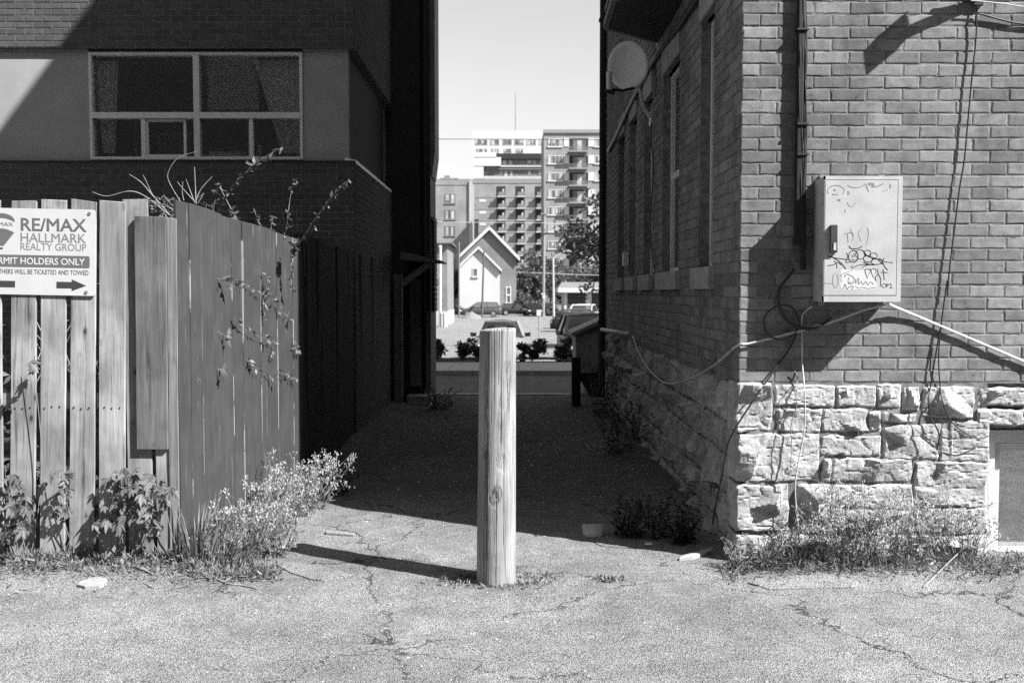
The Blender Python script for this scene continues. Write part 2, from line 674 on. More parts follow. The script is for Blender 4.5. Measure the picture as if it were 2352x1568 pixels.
def sstep(a, b, x):
    t = max(0.0, min(1.0, (x - a) / (b - a)))
    return t * t * (3 - 2 * t)


def gz(x, y):
    """height of the near ground"""
    if y > Y_EDGE:
        return Z_ST
    z = 0.016 * nz(x * 0.9, y * 0.9) + 0.007 * nz(x * 4, y * 4, 3) + 0.003 * nz(x * 13, y * 13, 9)
    z *= sstep(-60, 2.5, y)
    z += 0.05 * sstep(0.45, 0.0, abs(x - 1.25)) * sstep(6.2, 8.0, y)
    z += 0.05 * sstep(0.5, 0.0, abs(x + 1.7)) * sstep(6.0, 8.0, y)
    z += 0.035 * sstep(5.2, 5.9, y) * (sstep(-1.5, -2.0, x) + sstep(1.4, 1.7, x))
    return z


def gz_far(y):
    if y < 30:
        return -0.02 - 0.73 * sstep(23.9, 30, y)
    return -0.75 - 0.33 * min(1.0, (y - 30) / 30)


def sheet(name, xs, ys, fz, mat, smooth=True):
    vs = [(x, y, fz(x, y)) for y in ys for x in xs]
    n = len(xs)
    fs = [(j * n + i, j * n + i + 1, (j + 1) * n + i + 1, (j + 1) * n + i) for j in range(len(ys) - 1) for i in range(n - 1)]
    b = MB()
    b.add(vs, fs)
    o = b.build(name, mat, smooth=smooth)
    o['kind'] = 'structure'
    return o


def frange(a, b, s):
    n = max(1, int(round((b - a) / s)))
    return [a + (b - a) * i / n for i in range(n + 1)]


xs = [-600, -200, -60, -20, -10, -7] + frange(-5, 5, 0.07) + [7, 10, 20, 60, 200, 600]
ys = [-600, -200, -60, -20, -5, 0] + frange(2.2, 9, 0.07) + frange(9.2, Y_EDGE, 0.2)
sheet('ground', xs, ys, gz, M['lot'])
y_k = G(1176, 862, Z_ST).y
z_k = P(1176, 851, y_k).z
y_b = G(1176, 831, z_k).y
b = MB().box(-600, 600, Y_EDGE + 0.004, y_k, Z_ST - 0.3, Z_ST)
b.build('street', M['street'])['kind'] = 'structure'
b = MB()
for i in range(-8, 8):
    b.box(i * 2.0 + 0.006, i * 2.0 + 1.994, Y_EDGE - 0.16, Y_EDGE, -0.3, 0.012)
b.build('road_edge', M['concrete'])['kind'] = 'structure'
b = MB()
for i in range(-8, 8):
    b.box(i * 1.8 + 0.004, i * 1.8 + 1.796, y_k, y_k + 0.17, Z_ST - 0.2, z_k)
b.build('kerb', M['concrete'])['kind'] = 'structure'
b = MB()
for i in range(-8, 8):
    b.box(i * 1.5 + 0.15 + 0.005, i * 1.5 + 1.645, y_k + 0.175, y_b, Z_ST - 0.2, z_k - 0.004)
b.build('sidewalk', M['concrete'])['kind'] = 'structure'
sheet('planting_bed', frange(-12, 12, 0.4), frange(y_b + 0.004, y_b + 1.3, 0.13), lambda x, y: z_k + 0.03 + 0.04 * nz(x, y, 5), M['soil'])
sheet('far_parking_lot', [-900, -100, -30] + frange(-12, 14, 1.0) + [30, 100, 900], frange(y_b + 1.0, 34, 0.6) + frange(36, 130, 4) + [200, 400, 900, 2600],
      lambda x, y: gz_far(y) + 0.03 * nz(x * 0.3, y * 0.15), M['farlot'])

# ================================================================== BRICKS AND STONES


def brick_mesh(name, lx, lz, seed, mat, rough=1.0, dep=0.05):
    rng = random.Random(seed)
    nx, nzz = 6, 4
    us = [0, 0.035, 0.27, 0.5, 0.73, 0.965, 1]
    ws = [0, 0.09, 0.5, 0.91, 1]
    vs, fs = [], []
    for j, wv in enumerate(ws):
        for i, u in enumerate(us):
            brd = i in (0, len(us) - 1) or j in (0, len(ws) - 1)
            x = (u - 0.5) * lx
            z = (wv - 0.5) * lz
            y = 0.0024 * (1 if brd else 0) * rough + rng.uniform(-0.0009, 0.0009) * rough
            if brd:
                x += rng.uniform(-0.0022, 0.0022) * rough
                z += rng.uniform(-0.0018, 0.0018) * rough
            if rough > 0.5 and brd and rng.random() < 0.10:
                y += rng.uniform(0.002, 0.008)
                z -= 0.005 * (1 if wv > 0.5 else -1)
            vs.append((x, y, z))
    w_ = len(us)
    for j in range(len(ws) - 1):
        for i in range(w_ - 1):
            fs.append((j * w_ + i, j * w_ + i + 1, (j + 1) * w_ + i + 1, (j + 1) * w_ + i))
    h = len(ws)
    ring = [i for i in range(w_)] + [j * w_ + w_ - 1 for j in range(1, h)] + [(h - 1) * w_ + i for i in range(w_ - 2, -1, -1)] + [j * w_ for j in range(h - 2, 0, -1)]
    k0 = len(vs)
    for r in ring:
        vs.append((vs[r][0], dep, vs[r][2]))
    n = len(ring)
    for i in range(n):
        fs.append((ring[i], k0 + i, k0 + (i + 1) % n, ring[(i + 1) % n]))
    b_ = MB().add(vs, fs)
    return b_.mesh(name, mat)


def stone_mesh(name, lx, lz, seed, mat, cell=0.011, proud=0.05, dep=0.12, wob=0.015):
    """rock-faced stone: chiselled facets, rough edges; front looks along -Y, front of the bed at y = 0"""
    rng = random.Random(seed)
    nx, nzz = max(5, int(lx / cell)), max(4, int(lz / cell))
    planes = []
    for _ in range(7):
        cx, cz = rng.uniform(-0.5, 0.5) * lx, rng.uniform(-0.5, 0.5) * lz
        ax, az = rng.gauss(0, 0.6), rng.gauss(0, 0.6)
        planes.append((cx, cz, ax, az, rng.uniform(0.8, 1.9) * proud))
    for _ in range(2):
        if rng.random() < 0.75:      # flakes broken away underneath or at the left
            if rng.random() < 0.65:
                planes.append((rng.uniform(-0.4, 0.4) * lx, -lz * rng.uniform(0.0, 0.42), rng.gauss(0, 0.5), rng.uniform(0.8, 1.5), proud * rng.uniform(0.3, 0.9)))
            else:
                planes.append((-lx * rng.uniform(0.1, 0.4), 0, rng.uniform(0.7, 1.5), rng.gauss(0, 0.7), proud * rng.uniform(0.3, 0.6)))
    off = Vector((rng.uniform(-50, 50), rng.uniform(-50, 50), rng.uniform(-50, 50)))
    vs, fs = [], []
    for j in range(nzz + 1):
        for i in range(nx + 1):
            x, z = (i / nx - 0.5) * lx, (j / nzz - 0.5) * lz
            ed = min(x + lx / 2, lx / 2 - x, z + lz / 2, lz / 2 - z)
            p = Vector((x, 0, z)) + off
            hgt = min(h + a * (x - cx) + c * (z - cz) for cx, cz, a, c, h in planes)
            hgt = max(hgt, 0.009)
            q = Vector((p.x * 7, p.y, p.z * 9))
            hgt += 0.012 * noise.noise(q) + 0.004 * noise.noise(p * 21) + 0.003 * noise.noise(p * 55)
            rid = 1.0 - abs(noise.noise(Vector((p.x * 5 + 9, 0, p.z * 16))))
            hgt -= 0.008 * max(0.0, rid - 0.93) / 0.07
            e = sstep(-0.001, 0.009, ed + 0.010 * noise.noise(p * 19) + 0.005 * noise.noise(p * 47))
            y = -(hgt * e) - 0.006 * e
            wx = wob * noise.noise(p * 8 + Vector((3, 0, 0))) + 0.4 * wob * noise.noise(p * 27)
            wz = wob * noise.noise(p * 8 + Vector((0, 0, 7))) + 0.4 * wob * noise.noise(p * 27 + Vector((5, 0, 0)))
            ew = sstep(0.05, 0.0, ed)
            vs.append((x + wx * ew, y, z + wz * ew))
    w_ = nx + 1
    for j in range(nzz):
        for i in range(nx):
            fs.append((j * w_ + i, j * w_ + i + 1, (j + 1) * w_ + i + 1, (j + 1) * w_ + i))
    h = nzz + 1
    ring = [i for i in range(w_)] + [j * w_ + w_ - 1 for j in range(1, h)] + [(h - 1) * w_ + i for i in range(w_ - 2, -1, -1)] + [j * w_ for j in range(h - 2, 0, -1)]
    k0 = len(vs)
    for r in ring:
        vs.append((vs[r][0], dep, vs[r][2]))
    n = len(ring)
    for i in range(n):
        fs.append((ring[i], k0 + i, k0 + (i + 1) % n, ring[(i + 1) % n]))
    return MB().add(vs, fs).mesh(name, mat)


def simple_brick(b_, cx, cz, front, lx, lz, side, dep=0.04):
    """box with a bevelled face joined into one mesh; side: 'y' looks along -Y, 'x' looks along -X"""
    e = 0.004
    fr = [(-lx / 2 + e, -lz / 2 + e), (lx / 2 - e, -lz / 2 + e), (lx / 2 - e, lz / 2 - e), (-lx / 2 + e, lz / 2 - e)]
    bk = [(-lx / 2, -lz / 2), (lx / 2, -lz / 2), (lx / 2, lz / 2), (-lx / 2, lz / 2)]
    vs = []
    for (u, v_), d in [(q, 0) for q in fr] + [(q, 0.003) for q in bk] + [(q, dep) for q in bk]:
        if side == 'y':
            vs.append((cx + u, front + d, cz + v_))
        else:
            vs.append((front + d, cx - u, cz + v_))
    fs = [(0, 1, 2, 3)]
    for i in range(4):
        j = (i + 1) % 4
        fs.append((i, i + 4, j + 4, j))
        fs.append((i + 4, i + 8, j + 8, j + 4))
    b_.add(vs, fs)


# ================================================================== RIGHT HOUSE
H_ROOF = 11.6
house = thing('brick_house', 'old brick house on rough stone foundation with cabinet and cables on its sunlit end wall', 'house', (XR + 3, YR + 2, 0))
Z_F = P(1695, 880, YR).z              # top of the stone base
COURSE = 0.0737
WIN = [(6.9, 7.37), (8.3, 9.2), (9.9, 10.5), (11.15, 11.75), (12.3, 13.0)]   # alley windows (y from, to)
WZ0, WZ1 = 1.80, 3.62
# mortar core
b = MB()
b.box(XR + 0.006, 13.0, YR + 0.0038, YR + 0.40, Z_F, 10.9)                     # front
ys_ = [YR + 0.40] + [q for w_ in WIN for q in w_] + [15.0]
for i in range(0, len(ys_), 2):
    b.box(XR + 0.006, XR + 0.35, ys_[i], ys_[i + 1], Z_F - 0.02, 10.9)        # piers
for y0, y1 in WIN:
    b.box(XR + 0.006, XR + 0.35, y0, y1, Z_F - 0.02, WZ0)
    b.box(XR + 0.006, XR + 0.35, y0, y1, WZ1, 10.9)
b.box(XR + 0.35, 13.0, 14.7, 15.0, 0.0, 10.9)
b.box(12.7, 13.0, YR + 0.40, 14.7, 0.0, 10.9)
wall = b.build('wall', M['mortar'], house)
b = MB()
b.prism([(XR + 0.36, 0.02), (12.68, 0.02), (12.68, 0.9), (XR + 0.36, 0.9)], YR + 0.42, 14.68)
b.build('floor', M['black'], house)
# alley side parapet whose top rises towards the back, and the roof
b = MB()
prof = [(YR, 11.0), (7.19, 11.37), (7.87, 11.59), (8.7, 11.86), (15.0, 11.86)]
vs = [(XR - 0.02, y, z) for y, z in prof] + [(XR + 0.3, y, z) for y, z in prof] + [(XR - 0.02, y, 10.9) for y, z in prof] + [(XR + 0.3, y, 10.9) for y, z in prof]
n = len(prof)
fs = []
for i in range(n - 1):
    fs += [(i, i + 1, n + i + 1, n + i), (2 * n + i + 1, 2 * n + i, 3 * n + i, 3 * n + i + 1), (2 * n + i, 2 * n + i + 1, i + 1, i), (n + i, n + i + 1, 3 * n + i + 1, 3 * n + i)]
fs += [(0, n, 3 * n, 2 * n), (n - 1, 3 * n - 1, 4 * n - 1, 2 * n - 1)]
b.add(vs, fs)
b.box(XR + 0.3, 13.0, YR + 0.014, 15.0, 10.902, 10.98)
b.build('roof', M['dark'], house, recalc=True)

front_variants = {}
for kind, lx in (('whole', 0.2068), ('half', 0.0995)):
    front_variants[kind] = [brick_mesh('brick', lx, 0.0660, 100 + i, M['brick']) for i in range(7)]
stuffb = MB()
rng = random.Random(5)
count = 0
ncourse = int((6.4 - Z_F) / COURSE)
PITCHX = 0.2145
for c in range(ncourse):
    zc = Z_F + 0.006 + (c + 0.5) * COURSE
    x = XR
    first = True
    i = 0
    while x < 5.2:
        if first and c % 2 == 1:
            L, kind = 0.107, 'half'
        else:
            L, kind = PITCHX, 'whole'
        first = False
        zz = zc + 0.0025 * nz(x * 2.0, c * 3.1) + rng.uniform(-0.001, 0.001)
        fy = YR + rng.uniform(-0.0016, 0.0008)
        cx = x + L / 2 + rng.uniform(-0.003, 0.003)
        if zz < 3.44 and cx < 3.16 and count < 300:
            o = put('brick', rng.choice(front_variants[kind]), wall, (cx, fy, zz), (0, rng.gauss(0, 0.006), rng.gauss(0, 0.006)))
            count += 1
        else:
            simple_brick(stuffb, cx, zz, fy, L - 0.011, 0.063, 'y')
        x += L
# alley side bricks
for c in range(int((7.0 - Z_F) / COURSE)):
    zc = Z_F + 0.006 + (c + 0.5) * COURSE
    y = YR + 0.03 + (0.107 if c % 2 == 0 else 0.0)
    if c % 2 == 0:
        simple_brick(stuffb, YR + 0.082, zc, XR + 0.001, 0.096, 0.063, 'x')
    while y < 14.95:
        y1 = min(y + PITCHX, 14.98)
        segs = [(y, y1)]
        if WZ0 - 0.02 < zc < WZ1 + 0.02:
            out = []
            for a, e in segs:
                cut = False
                for w0, w1 in WIN:
                    if e > w0 and a < w1:
                        cut = True
                        if a < w0 - 0.03:
                            out.append((a, w0))
                        if e > w1 + 0.03:
                            out.append((w1, e))
                if not cut:
                    out.append((a, e))
            segs = out
        for a, e in segs:
            if e - a > 0.03:
                simple_brick(stuffb, (a + e) / 2, zc + rng.uniform(-0.001, 0.001), XR + rng.uniform(-0.003, 0.003), e - a - 0.010, 0.063, 'x')
        y = y1
o = stuffb.build('brickwork', M['brick'], wall)
o['kind'] = 'stuff'

# windows of the alley side
for y0, y1 in WIN:
    wn_ = MB()
    xw = XR + 0.075
    t = 0.045
    wn_.box(xw, xw + 0.07, y0, y0 + t, WZ0 + 0.03, WZ1)
    wn_.box(xw, xw + 0.07, y1 - t, y1, WZ0 + 0.03, WZ1)
    wn_.box(xw, xw + 0.07, y0 + t, y1 - t, WZ1 - t, WZ1)
    wn_.box(xw, xw + 0.07, y0 + t, y1 - t, WZ0 + 0.03, WZ0 + 0.03 + t)
    wo = wn_.build('window', M['whiteframe'], house)
    MB().box(xw + 0.02, xw + 0.06, y0 + t, y1 - t, (WZ0 + WZ1) / 2 - 0.03, (WZ0 + WZ1) / 2 + 0.03).build('meeting_rail', M['whiteframe'], wo)
    MB().box(xw + 0.035, xw + 0.04, y0 + t, y1 - t, WZ0 + 0.07, WZ1 - t).build('pane', M['glass_dark'], wo)
    MB().box(xw - 0.004, xw + 0.012, y0 + t - 0.012, y0 + t + 0.012, WZ0 + 0.075, WZ1 - t).build('stop', M['whiteframe'], wo)
    MB().box(XR - 0.045, XR + 0.2, y0 - 0.10, y1 + 0.13, WZ0 - 0.125, WZ0 + 0.03).build('sill', M['sill'], wo, bevel=0.006)
    MB().box(XR - 0.014, XR + 0.2, y0 - 0.02, y1 + 0.02, WZ1, WZ1 + 0.26).build('lintel', M['sill'], wo, bevel=0.005)

# canted bay above the alley
zb = 4.0
bay = [(XR, 7.35), (0.85, 8.19), (0.86, 9.0), (XR, 9.5)]
b = MB()
vs = [(x, y, zb) for x, y in bay] + [(x, y, 7.2) for x, y in bay]
b.add(vs, [(0, 1, 2, 3), (7, 6, 5, 4), (0, 4, 5, 1), (1, 5, 6, 2), (2, 6, 7, 3)])
bo = b.build('bay', M['dark'], house, recalc=True)
b = MB()
for i in range(3):
    a, e = Vector((*bay[i], zb)), Vector((*bay[i + 1], zb))
    nrm = (e - a).cross(Vector((0, 0, 1))).normalized() * -1
    for dz, hh, ww in ((0.03, 0.06, 0.05), (0.16, 0.05, 0.03)):
        k_ = nrm * (0.02 if i else 0.02)
        b.bar(a + k_ + Vector((0, 0, dz)), e + k_ + Vector((0, 0, dz)), ww, hh)
b.build('trim', M['mid'], bo, recalc=True)
for i in range(3):
    a, e = Vector((*bay[i], zb)), Vector((*bay[i + 1], zb))
    nrm = -(e - a).cross(Vector((0, 0, 1))).normalized()
    p0, p1 = a.lerp(e, 0.2) + nrm * 0.012, a.lerp(e, 0.8) + nrm * 0.012
    MB().bar(p0 + Vector((0, 0, 1.6)), p1 + Vector((0, 0, 1.6)), 0.02, 1.5).build('bay_window', M['glass_dark'], bo, recalc=True)

# drain pipe at the far end of the alley wall
b = MB()
b.tube([(XR - 0.05, 14.75, 0.2), (XR - 0.05, 14.75, 10.8)], 0.05, 8)
for z in (1.2, 3.4, 5.6, 7.8):
    b.box(XR - 0.11, XR + 0.01, 14.70, 14.80, z, z + 0.04)
b.build('drain_pipe', M['dark'], house)

# stone foundation
fz = thing  # (alias kept short)
found = MB()
XW0 = P(2268, 1000, YR).x            # left edge of the basement window
ZW1 = P(2268, 992, YR).z
found.box(XR + 0.05, XW0 - 0.01, YR - 0.006, YR + 0.4, -0.3, Z_F - 0.002)
found.box(XW0 - 0.01, XW0 + 0.95, YR + 0.03, YR + 0.4, ZW1 + 0.02, Z_F - 0.002)
found.box(XW0 + 0.95, 13.0, YR + 0.008, YR + 0.4, -0.3, Z_F - 0.002)
found.box(XR + 0.05, XR + 0.35, YR + 0.4, 15.0, -0.3, Z_F - 0.022)
fo = found.build('foundation', M['mortar'], house)


def zx(z):
    return (1820 + z / 3.015) / 1.0884


def zy(z):
    return (920 + z / 3.015) / 1.0884


stones = [(60, 110, 335, 475), (345, 115, 795, 290), (815, 125, 1112, 295), (1120, 120, 1300, 300), (1310, 130, 1440, 312), (1465, 138, 1850, 375),
          (1875, 150, 2270, 285), (1880, 300, 2480, 425), (365, 300, 700, 478), (712, 305, 1055, 478), (1065, 320, 1155, 480), (1165, 330, 1425, 412),
          (60, 490, 685, 855), (700, 500, 1150, 662), (1165, 420, 1590, 690), (1600, 385, 1965, 705), (700, 672, 775, 855), (782, 675, 1385, 860), (1398, 700, 1945, 1040),
          (60, 870, 460, 1232), (515, 870, 762, 1240), (772, 870, 1390, 1052), (772, 1060, 1390, 1245), (1400, 1050, 1945, 1245),
          (60, 1245, 450, 1440), (462, 1250, 800, 1440), (810, 1255, 1350, 1440), (1360, 1255, 1945, 1440)]
YS = YR - 0.005
for i, (x0, y0, x1, y1) in enumerate(stones):
    a, e = P(zx(x0), zy(y0), YS), P(zx(x1), zy(y1), YS)
    lx, lz = e.x - a.x, a.z - e.z
    me = stone_mesh('stone', lx - 0.006, lz - 0.006, 300 + i, M['stone'], 0.0105, min(0.075, 0.030 + 0.22 * min(lx, lz)), dep=0.24 if x0 < 70 else 0.12)
    put('stone', me, fo, ((a.x + e.x) / 2, YS, (a.z + e.z) / 2))
# more stones to the right of the basement window
x = XW0 + 0.97
for i in range(5):
    z = 0.0
    for hh in (0.28, 0.3, 0.22, 0.25):
        me = stone_mesh('stone', 0.42, min(hh, Z_F - z) - 0.012, 350 + i * 7 + int(z * 10), M['stone'], 0.03, 0.03)
        put('stone', me, fo, (x + 0.22, YS, z + hh / 2))
        z += hh
        if z > Z_F - 0.05:
            break
    x += 0.44
# alley side of the foundation
rng = random.Random(11)
rows = []
z = -0.12
while z < Z_F - 0.06:
    hh = rng.uniform(0.17, 0.27)
    if Z_F - z - hh < 0.12:
        hh = Z_F - z
    rows.append((z, z + hh))
    z += hh
ZF2 = P(1455, 785, 11.2).z
for r, (z0, z1) in enumerate(rows):
    y = YR + 0.19 + 0.01 * r
    k = 0
    while y < 14.6:
        L = rng.uniform(0.20, 0.50)
        if k == 0:
            L = 0.20 + 0.2 * (r % 2)
        me = stone_mesh('stone', L - 0.014, z1 - z0 - 0.012, 500 + r * 50 + k, M['stone'], 0.016 if y < 8.5 else 0.03, 0.085, wob=0.022)
        put('stone', me, fo, (XR + 0.045, y + L / 2, (z0 + z1) / 2), (0, 0, -pi / 2))
        y += L
        k += 1

# basement window
b = MB()
yb = YR + 0.10
xw1 = XW0 + 0.93
cw = 0.098
b.box(XW0, XW0 + cw, yb, yb + 0.12, 0.02, ZW1)
b.box(xw1 - cw, xw1, yb, yb + 0.12, 0.02, ZW1)
b.box(XW0 + cw, xw1 - cw, yb, yb + 0.12, ZW1 - 0.08, ZW1)
b.box(XW0 + cw, xw1 - cw, yb - 0.03, yb + 0.12, 0.0, 0.05)
bw_ = b.build('basement_window', M['white'], house, bevel=0.004)
bw_['label'] = 'white framed basement window in the stone base'
b = MB()
b.box(XW0 + cw + 0.012, XW0 + cw + 0.055, yb + 0.05, yb + 0.1, 0.055, ZW1 - 0.09)
b.box(xw1 - cw - 0.055, xw1 - cw - 0.012, yb + 0.05, yb + 0.1, 0.055, ZW1 - 0.09)
b.box(XW0 + cw + 0.055, xw1 - cw - 0.055, yb + 0.05, yb + 0.1, ZW1 - 0.14, ZW1 - 0.09)
b.build('sash', M['white'], bw_, bevel=0.003)
MB().box(XW0 + cw + 0.05, xw1 - cw - 0.05, yb + 0.08, yb + 0.085, 0.05, ZW1 - 0.135).build('pane', M['glass'], bw_)
MB().box(XW0 + cw + 0.05, xw1 - cw - 0.05, yb + 0.10, yb + 0.11, 0.05, ZW1 - 0.2).build('blind', M['sill'], bw_)
MB().box(XW0, xw1, yb + 0.14, yb + 0.16, 0.0, ZW1).build('back', M['black'], bw_)

# ================================================================== LEFT BUILDING
lb = thing('brick_building', 'dark brick building with long stucco window band, standing left of the alley', 'building', (XL - 4, YLF + 2, 0))
ZB0, ZB1 = P(815, 369, YLF).z, P(818, 110, YLF).z
b = MB()
b.box(-14, XL - 0.006, YLF + 0.005, 14.9, -0.2, ZB0 - 0.01)
b.box(-14, XL - 0.006, YLF + 0.005, 14.9, ZB1 + 0.004, 9.5)
b.box(-14, -13.5, YLF + 0.3, 14.9, ZB0 - 0.01, ZB1 + 0.004)
b.box(-13.5, XL - 0.1, 14.6, 14.9, ZB0 - 0.01, ZB1 + 0.004)
lw = b.build('wall', M['mortar_dark'], lb)
BL, BH = 0.2045, 0.0703
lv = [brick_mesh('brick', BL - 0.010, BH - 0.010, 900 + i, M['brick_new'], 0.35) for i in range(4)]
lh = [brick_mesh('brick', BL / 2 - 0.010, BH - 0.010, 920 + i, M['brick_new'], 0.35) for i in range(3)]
sb2 = MB()
rng = random.Random(8)
cnt = 0


def course_row(z, k, x_vis, limit):
    global cnt
    x = XL
    first = True
    while x > -9.0:
        L = BL / 2 if (first and k % 2) else BL
        first = False
        cx = x - L / 2
        fy = YLF + rng.uniform(-0.0012, 0.0012)
        if cx > x_vis and cnt < limit:
            put('brick', rng.choice(lh if L < BL else lv), lw, (cx, fy, z))
            cnt += 1
        else:
            simple_brick(sb2, cx, z, fy, L - 0.010, BH - 0.010, 'y', 0.03)
        x -= L


for k in range(45):
    z = ZB1 + 0.006 + (k + 0.5) * BH
    if z < 9.4:
        course_row(z, k, -5.9 if k < 8 else 99, 170)
for k in range(45):
    z = ZB0 - 0.012 - (k + 0.5) * BH
    if z > 0:
        course_row(z, k, -5.9, 300)
for k in range(75):                       # alley face
    for base, sgn, lo_, hi_ in ((ZB1 + 0.006, 1, ZB1, 9.4), (ZB0 - 0.012, -1, 0.0, ZB0)):
        z = base + sgn * (k + 0.5) * BH
        if not lo_ < z < hi_:
            continue
        y = YLF + 0.001
        first = True
        while y < 14.85:
            L = BL / 2 if (first and k % 2 == 0) else BL
            first = False
            e = 0.004
            # looks along +X
            lx_, lz_ = L - 0.010, BH - 0.010
            cy = y + L / 2
            x0 = XL + rng.uniform(-0.001, 0.001)
            fr = [(-lx_ / 2, -lz_ / 2), (lx_ / 2, -lz_ / 2), (lx_ / 2, lz_ / 2), (-lx_ / 2, lz_ / 2)]
            vs = [(x0, cy + u, z + v_) for u, v_ in fr] + [(x0 - 0.03, cy + u, z + v_) for u, v_ in fr]
            sb2.add(vs, [(0, 1, 2, 3)] + [(i, i + 4, (i + 1) % 4 + 4, (i + 1) % 4) for i in range(4)])
            y += L
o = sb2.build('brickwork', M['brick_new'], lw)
o['kind'] = 'stuff'

# stucco panels of the band
XWa, XWb = P(200, 240, YLF).x, P(693, 240, YLF).x
ZWa, ZWb = P(447, 366, YLF).z, P(447, 117, YLF).z
XPr = P(798, 240, YLF).x
yp = YLF + 0.065
MB().box(-14, XWa - 0.004, yp, yp + 0.08, ZB0 + 0.0, ZB1).build('stucco_panel', M['panel'], lb)
MB().box(XWb + 0.004, XPr, yp, yp + 0.08, ZB0 + 0.0, ZB1).build('stucco_panel', M['panel'], lb)
MB().box(XPr, XL - 0.10, yp + 0.06, yp + 0.12, ZB0, ZB1).build('corner_panel', M['dark'], lb)
MB().box(XWa - 0.004, XWb + 0.004, yp, yp + 0.08, ZB0, ZWa - 0.004).build('stucco_panel', M['panel'], lb)
MB().box(XWa - 0.004, XWb + 0.004, yp, yp + 0.08, ZWb + 0.004, ZB1).build('stucco_panel', M['dark'], lb)
MB().box(XL - 0.16, XL - 0.1, YLF + 0.12, 14.6, ZB0 - 0.008, ZB1 + 0.002).build('side_panel', M['black'], lb)
fl = MB()
fl.hexa([(XL - 0.115, YLF + 0.02, ZB0), (XL + 0.012, YLF + 0.02, ZB0 - 0.03), (XL + 0.012, 14.6, ZB0 - 0.03), (XL - 0.115, 14.6, ZB0),
         (XL - 0.115, YLF + 0.02, ZB0 + 0.035), (XL + 0.012, YLF + 0.02, ZB0 + 0.008), (XL + 0.012, 14.6, ZB0 + 0.008), (XL - 0.115, 14.6, ZB0 + 0.035)])
fl.build('flashing', plain('bright flashing', 0.9, 0.4, 0.5, 0.02), lb)
MB().box(-14, XL, YLF - 0.01, yp + 0.01, ZB0 - 0.012, ZB0 - 0.001).build('ledge', M['dark'], lb)

# the big window
b = MB()
yw = YLF + 0.05
fw = 0.035


def wx(px):
    return P(px, 240, YLF).x


def wz(py):
    return P(447, py, YLF).z


b.box(XWa, XWa + fw, yw, yw + 0.09, ZWa, ZWb)
b.box(XWb - fw, XWb, yw, yw + 0.09, ZWa, ZWb)
b.box(XWa + fw, XWb - fw, yw, yw + 0.09, ZWb - fw, ZWb)
b.box(XWa + fw, XWb - fw, yw - 0.012, yw + 0.09, ZWa, ZWa + fw)
b.box(wx(441), wx(455), yw - 0.004, yw + 0.09, ZWa + fw, ZWb - fw)
b.box(XWa + fw, wx(441), yw - 0.002, yw + 0.09, wz(270), wz(256))
b.box(wx(455), XWb - fw, yw - 0.002, yw + 0.09, wz(270), wz(256))
win = b.build('window', M['whiteframe'], lb, bevel=0.004)
win['label'] = 'wide white framed window with two large panes above four small ones'
for x0, x1 in ((318, 328), (568, 577)):
    MB().box(wx(x0), wx(x1), yw + 0.012, yw + 0.07, ZWa + fw, wz(270)).build('mullion', M['whiteframe'], win, bevel=0.003)
for x0, x1, dy in ((328, 421, 0.03), (300, 318, 0.06), (455, 568, 0.045)):
    s = MB()
    t = 0.028 if dy < 0.04 else 0.02
    xa, xb_, za, zb_ = wx(x0), wx(x1), ZWa + fw + 0.002, wz(271)
    s.box(xa, xa + t, yw + dy, yw + dy + 0.02, za, zb_)
    s.box(xb_ - t, xb_, yw + dy, yw + dy + 0.02, za, zb_)
    s.box(xa + t, xb_ - t, yw + dy, yw + dy + 0.02, za, za + t)
    s.box(xa + t, xb_ - t, yw + dy, yw + dy + 0.02, zb_ - t, zb_)
    s.build('sash', M['whiteframe'] if dy < 0.05 and x0 != 455 else M['mid'], win)
for x0, x1, y0, y1 in ((206, 441, 254, 124), (455, 688, 254, 124), (206, 318, 360, 271), (328, 441, 360, 271), (455, 568, 360, 271), (577, 688, 360, 271)):
    MB().box(wx(x0), wx(x1), yw + 0.052 if y0 < 300 else yw + 0.056, yw + 0.058, wz(y0), wz(y1)).build('pane', M['glass'], win)
MB().box(wx(318), wx(430), yw + 0.5, yw + 0.51, ZWa, wz(285)).build('roller_blind', M['mid'], win)


def curtain(name, px0t, px1t, px0b, px1b, pyt, pyb, yy, folds, amp):
    nx, nz_ = 40, 14
    vs = []
    for j in range(nz_ + 1):
        t = j / nz_
        for i in range(nx + 1):
            u = i / nx
            px = (px0t + (px1t - px0t) * u) * (1 - t) + (px0b + (px1b - px0b) * u) * t
            p = P(px, pyt + (pyb - pyt) * t, yy)
            p.y += amp * sin(u * folds * 2 * pi + 0.6 * sin(t * 2)) + 0.02 * nz(u * 4, t * 2, 3)
            vs.append(p)
    w_ = nx + 1
    fs = [(j * w_ + i, j * w_ + i + 1, (j + 1) * w_ + i + 1, (j + 1) * w_ + i) for j in range(nz_) for i in range(nx)]
    MB().add(vs, fs).build(name, M['curtain'], win, smooth=True)


curtain('curtain', 212, 272, 236, 266, 140, 352, YLF + 0.185, 4.5, 0.02)
curtain('curtain', 584, 700, 646, 692, 138, 352, YLF + 0.185, 7.5, 0.022)
# room seen through the panes
MB().box(-13.4, XL - 0.2, 14.3, 14.4, ZB0, ZB1).build('room_wall', M['interior'], lb)

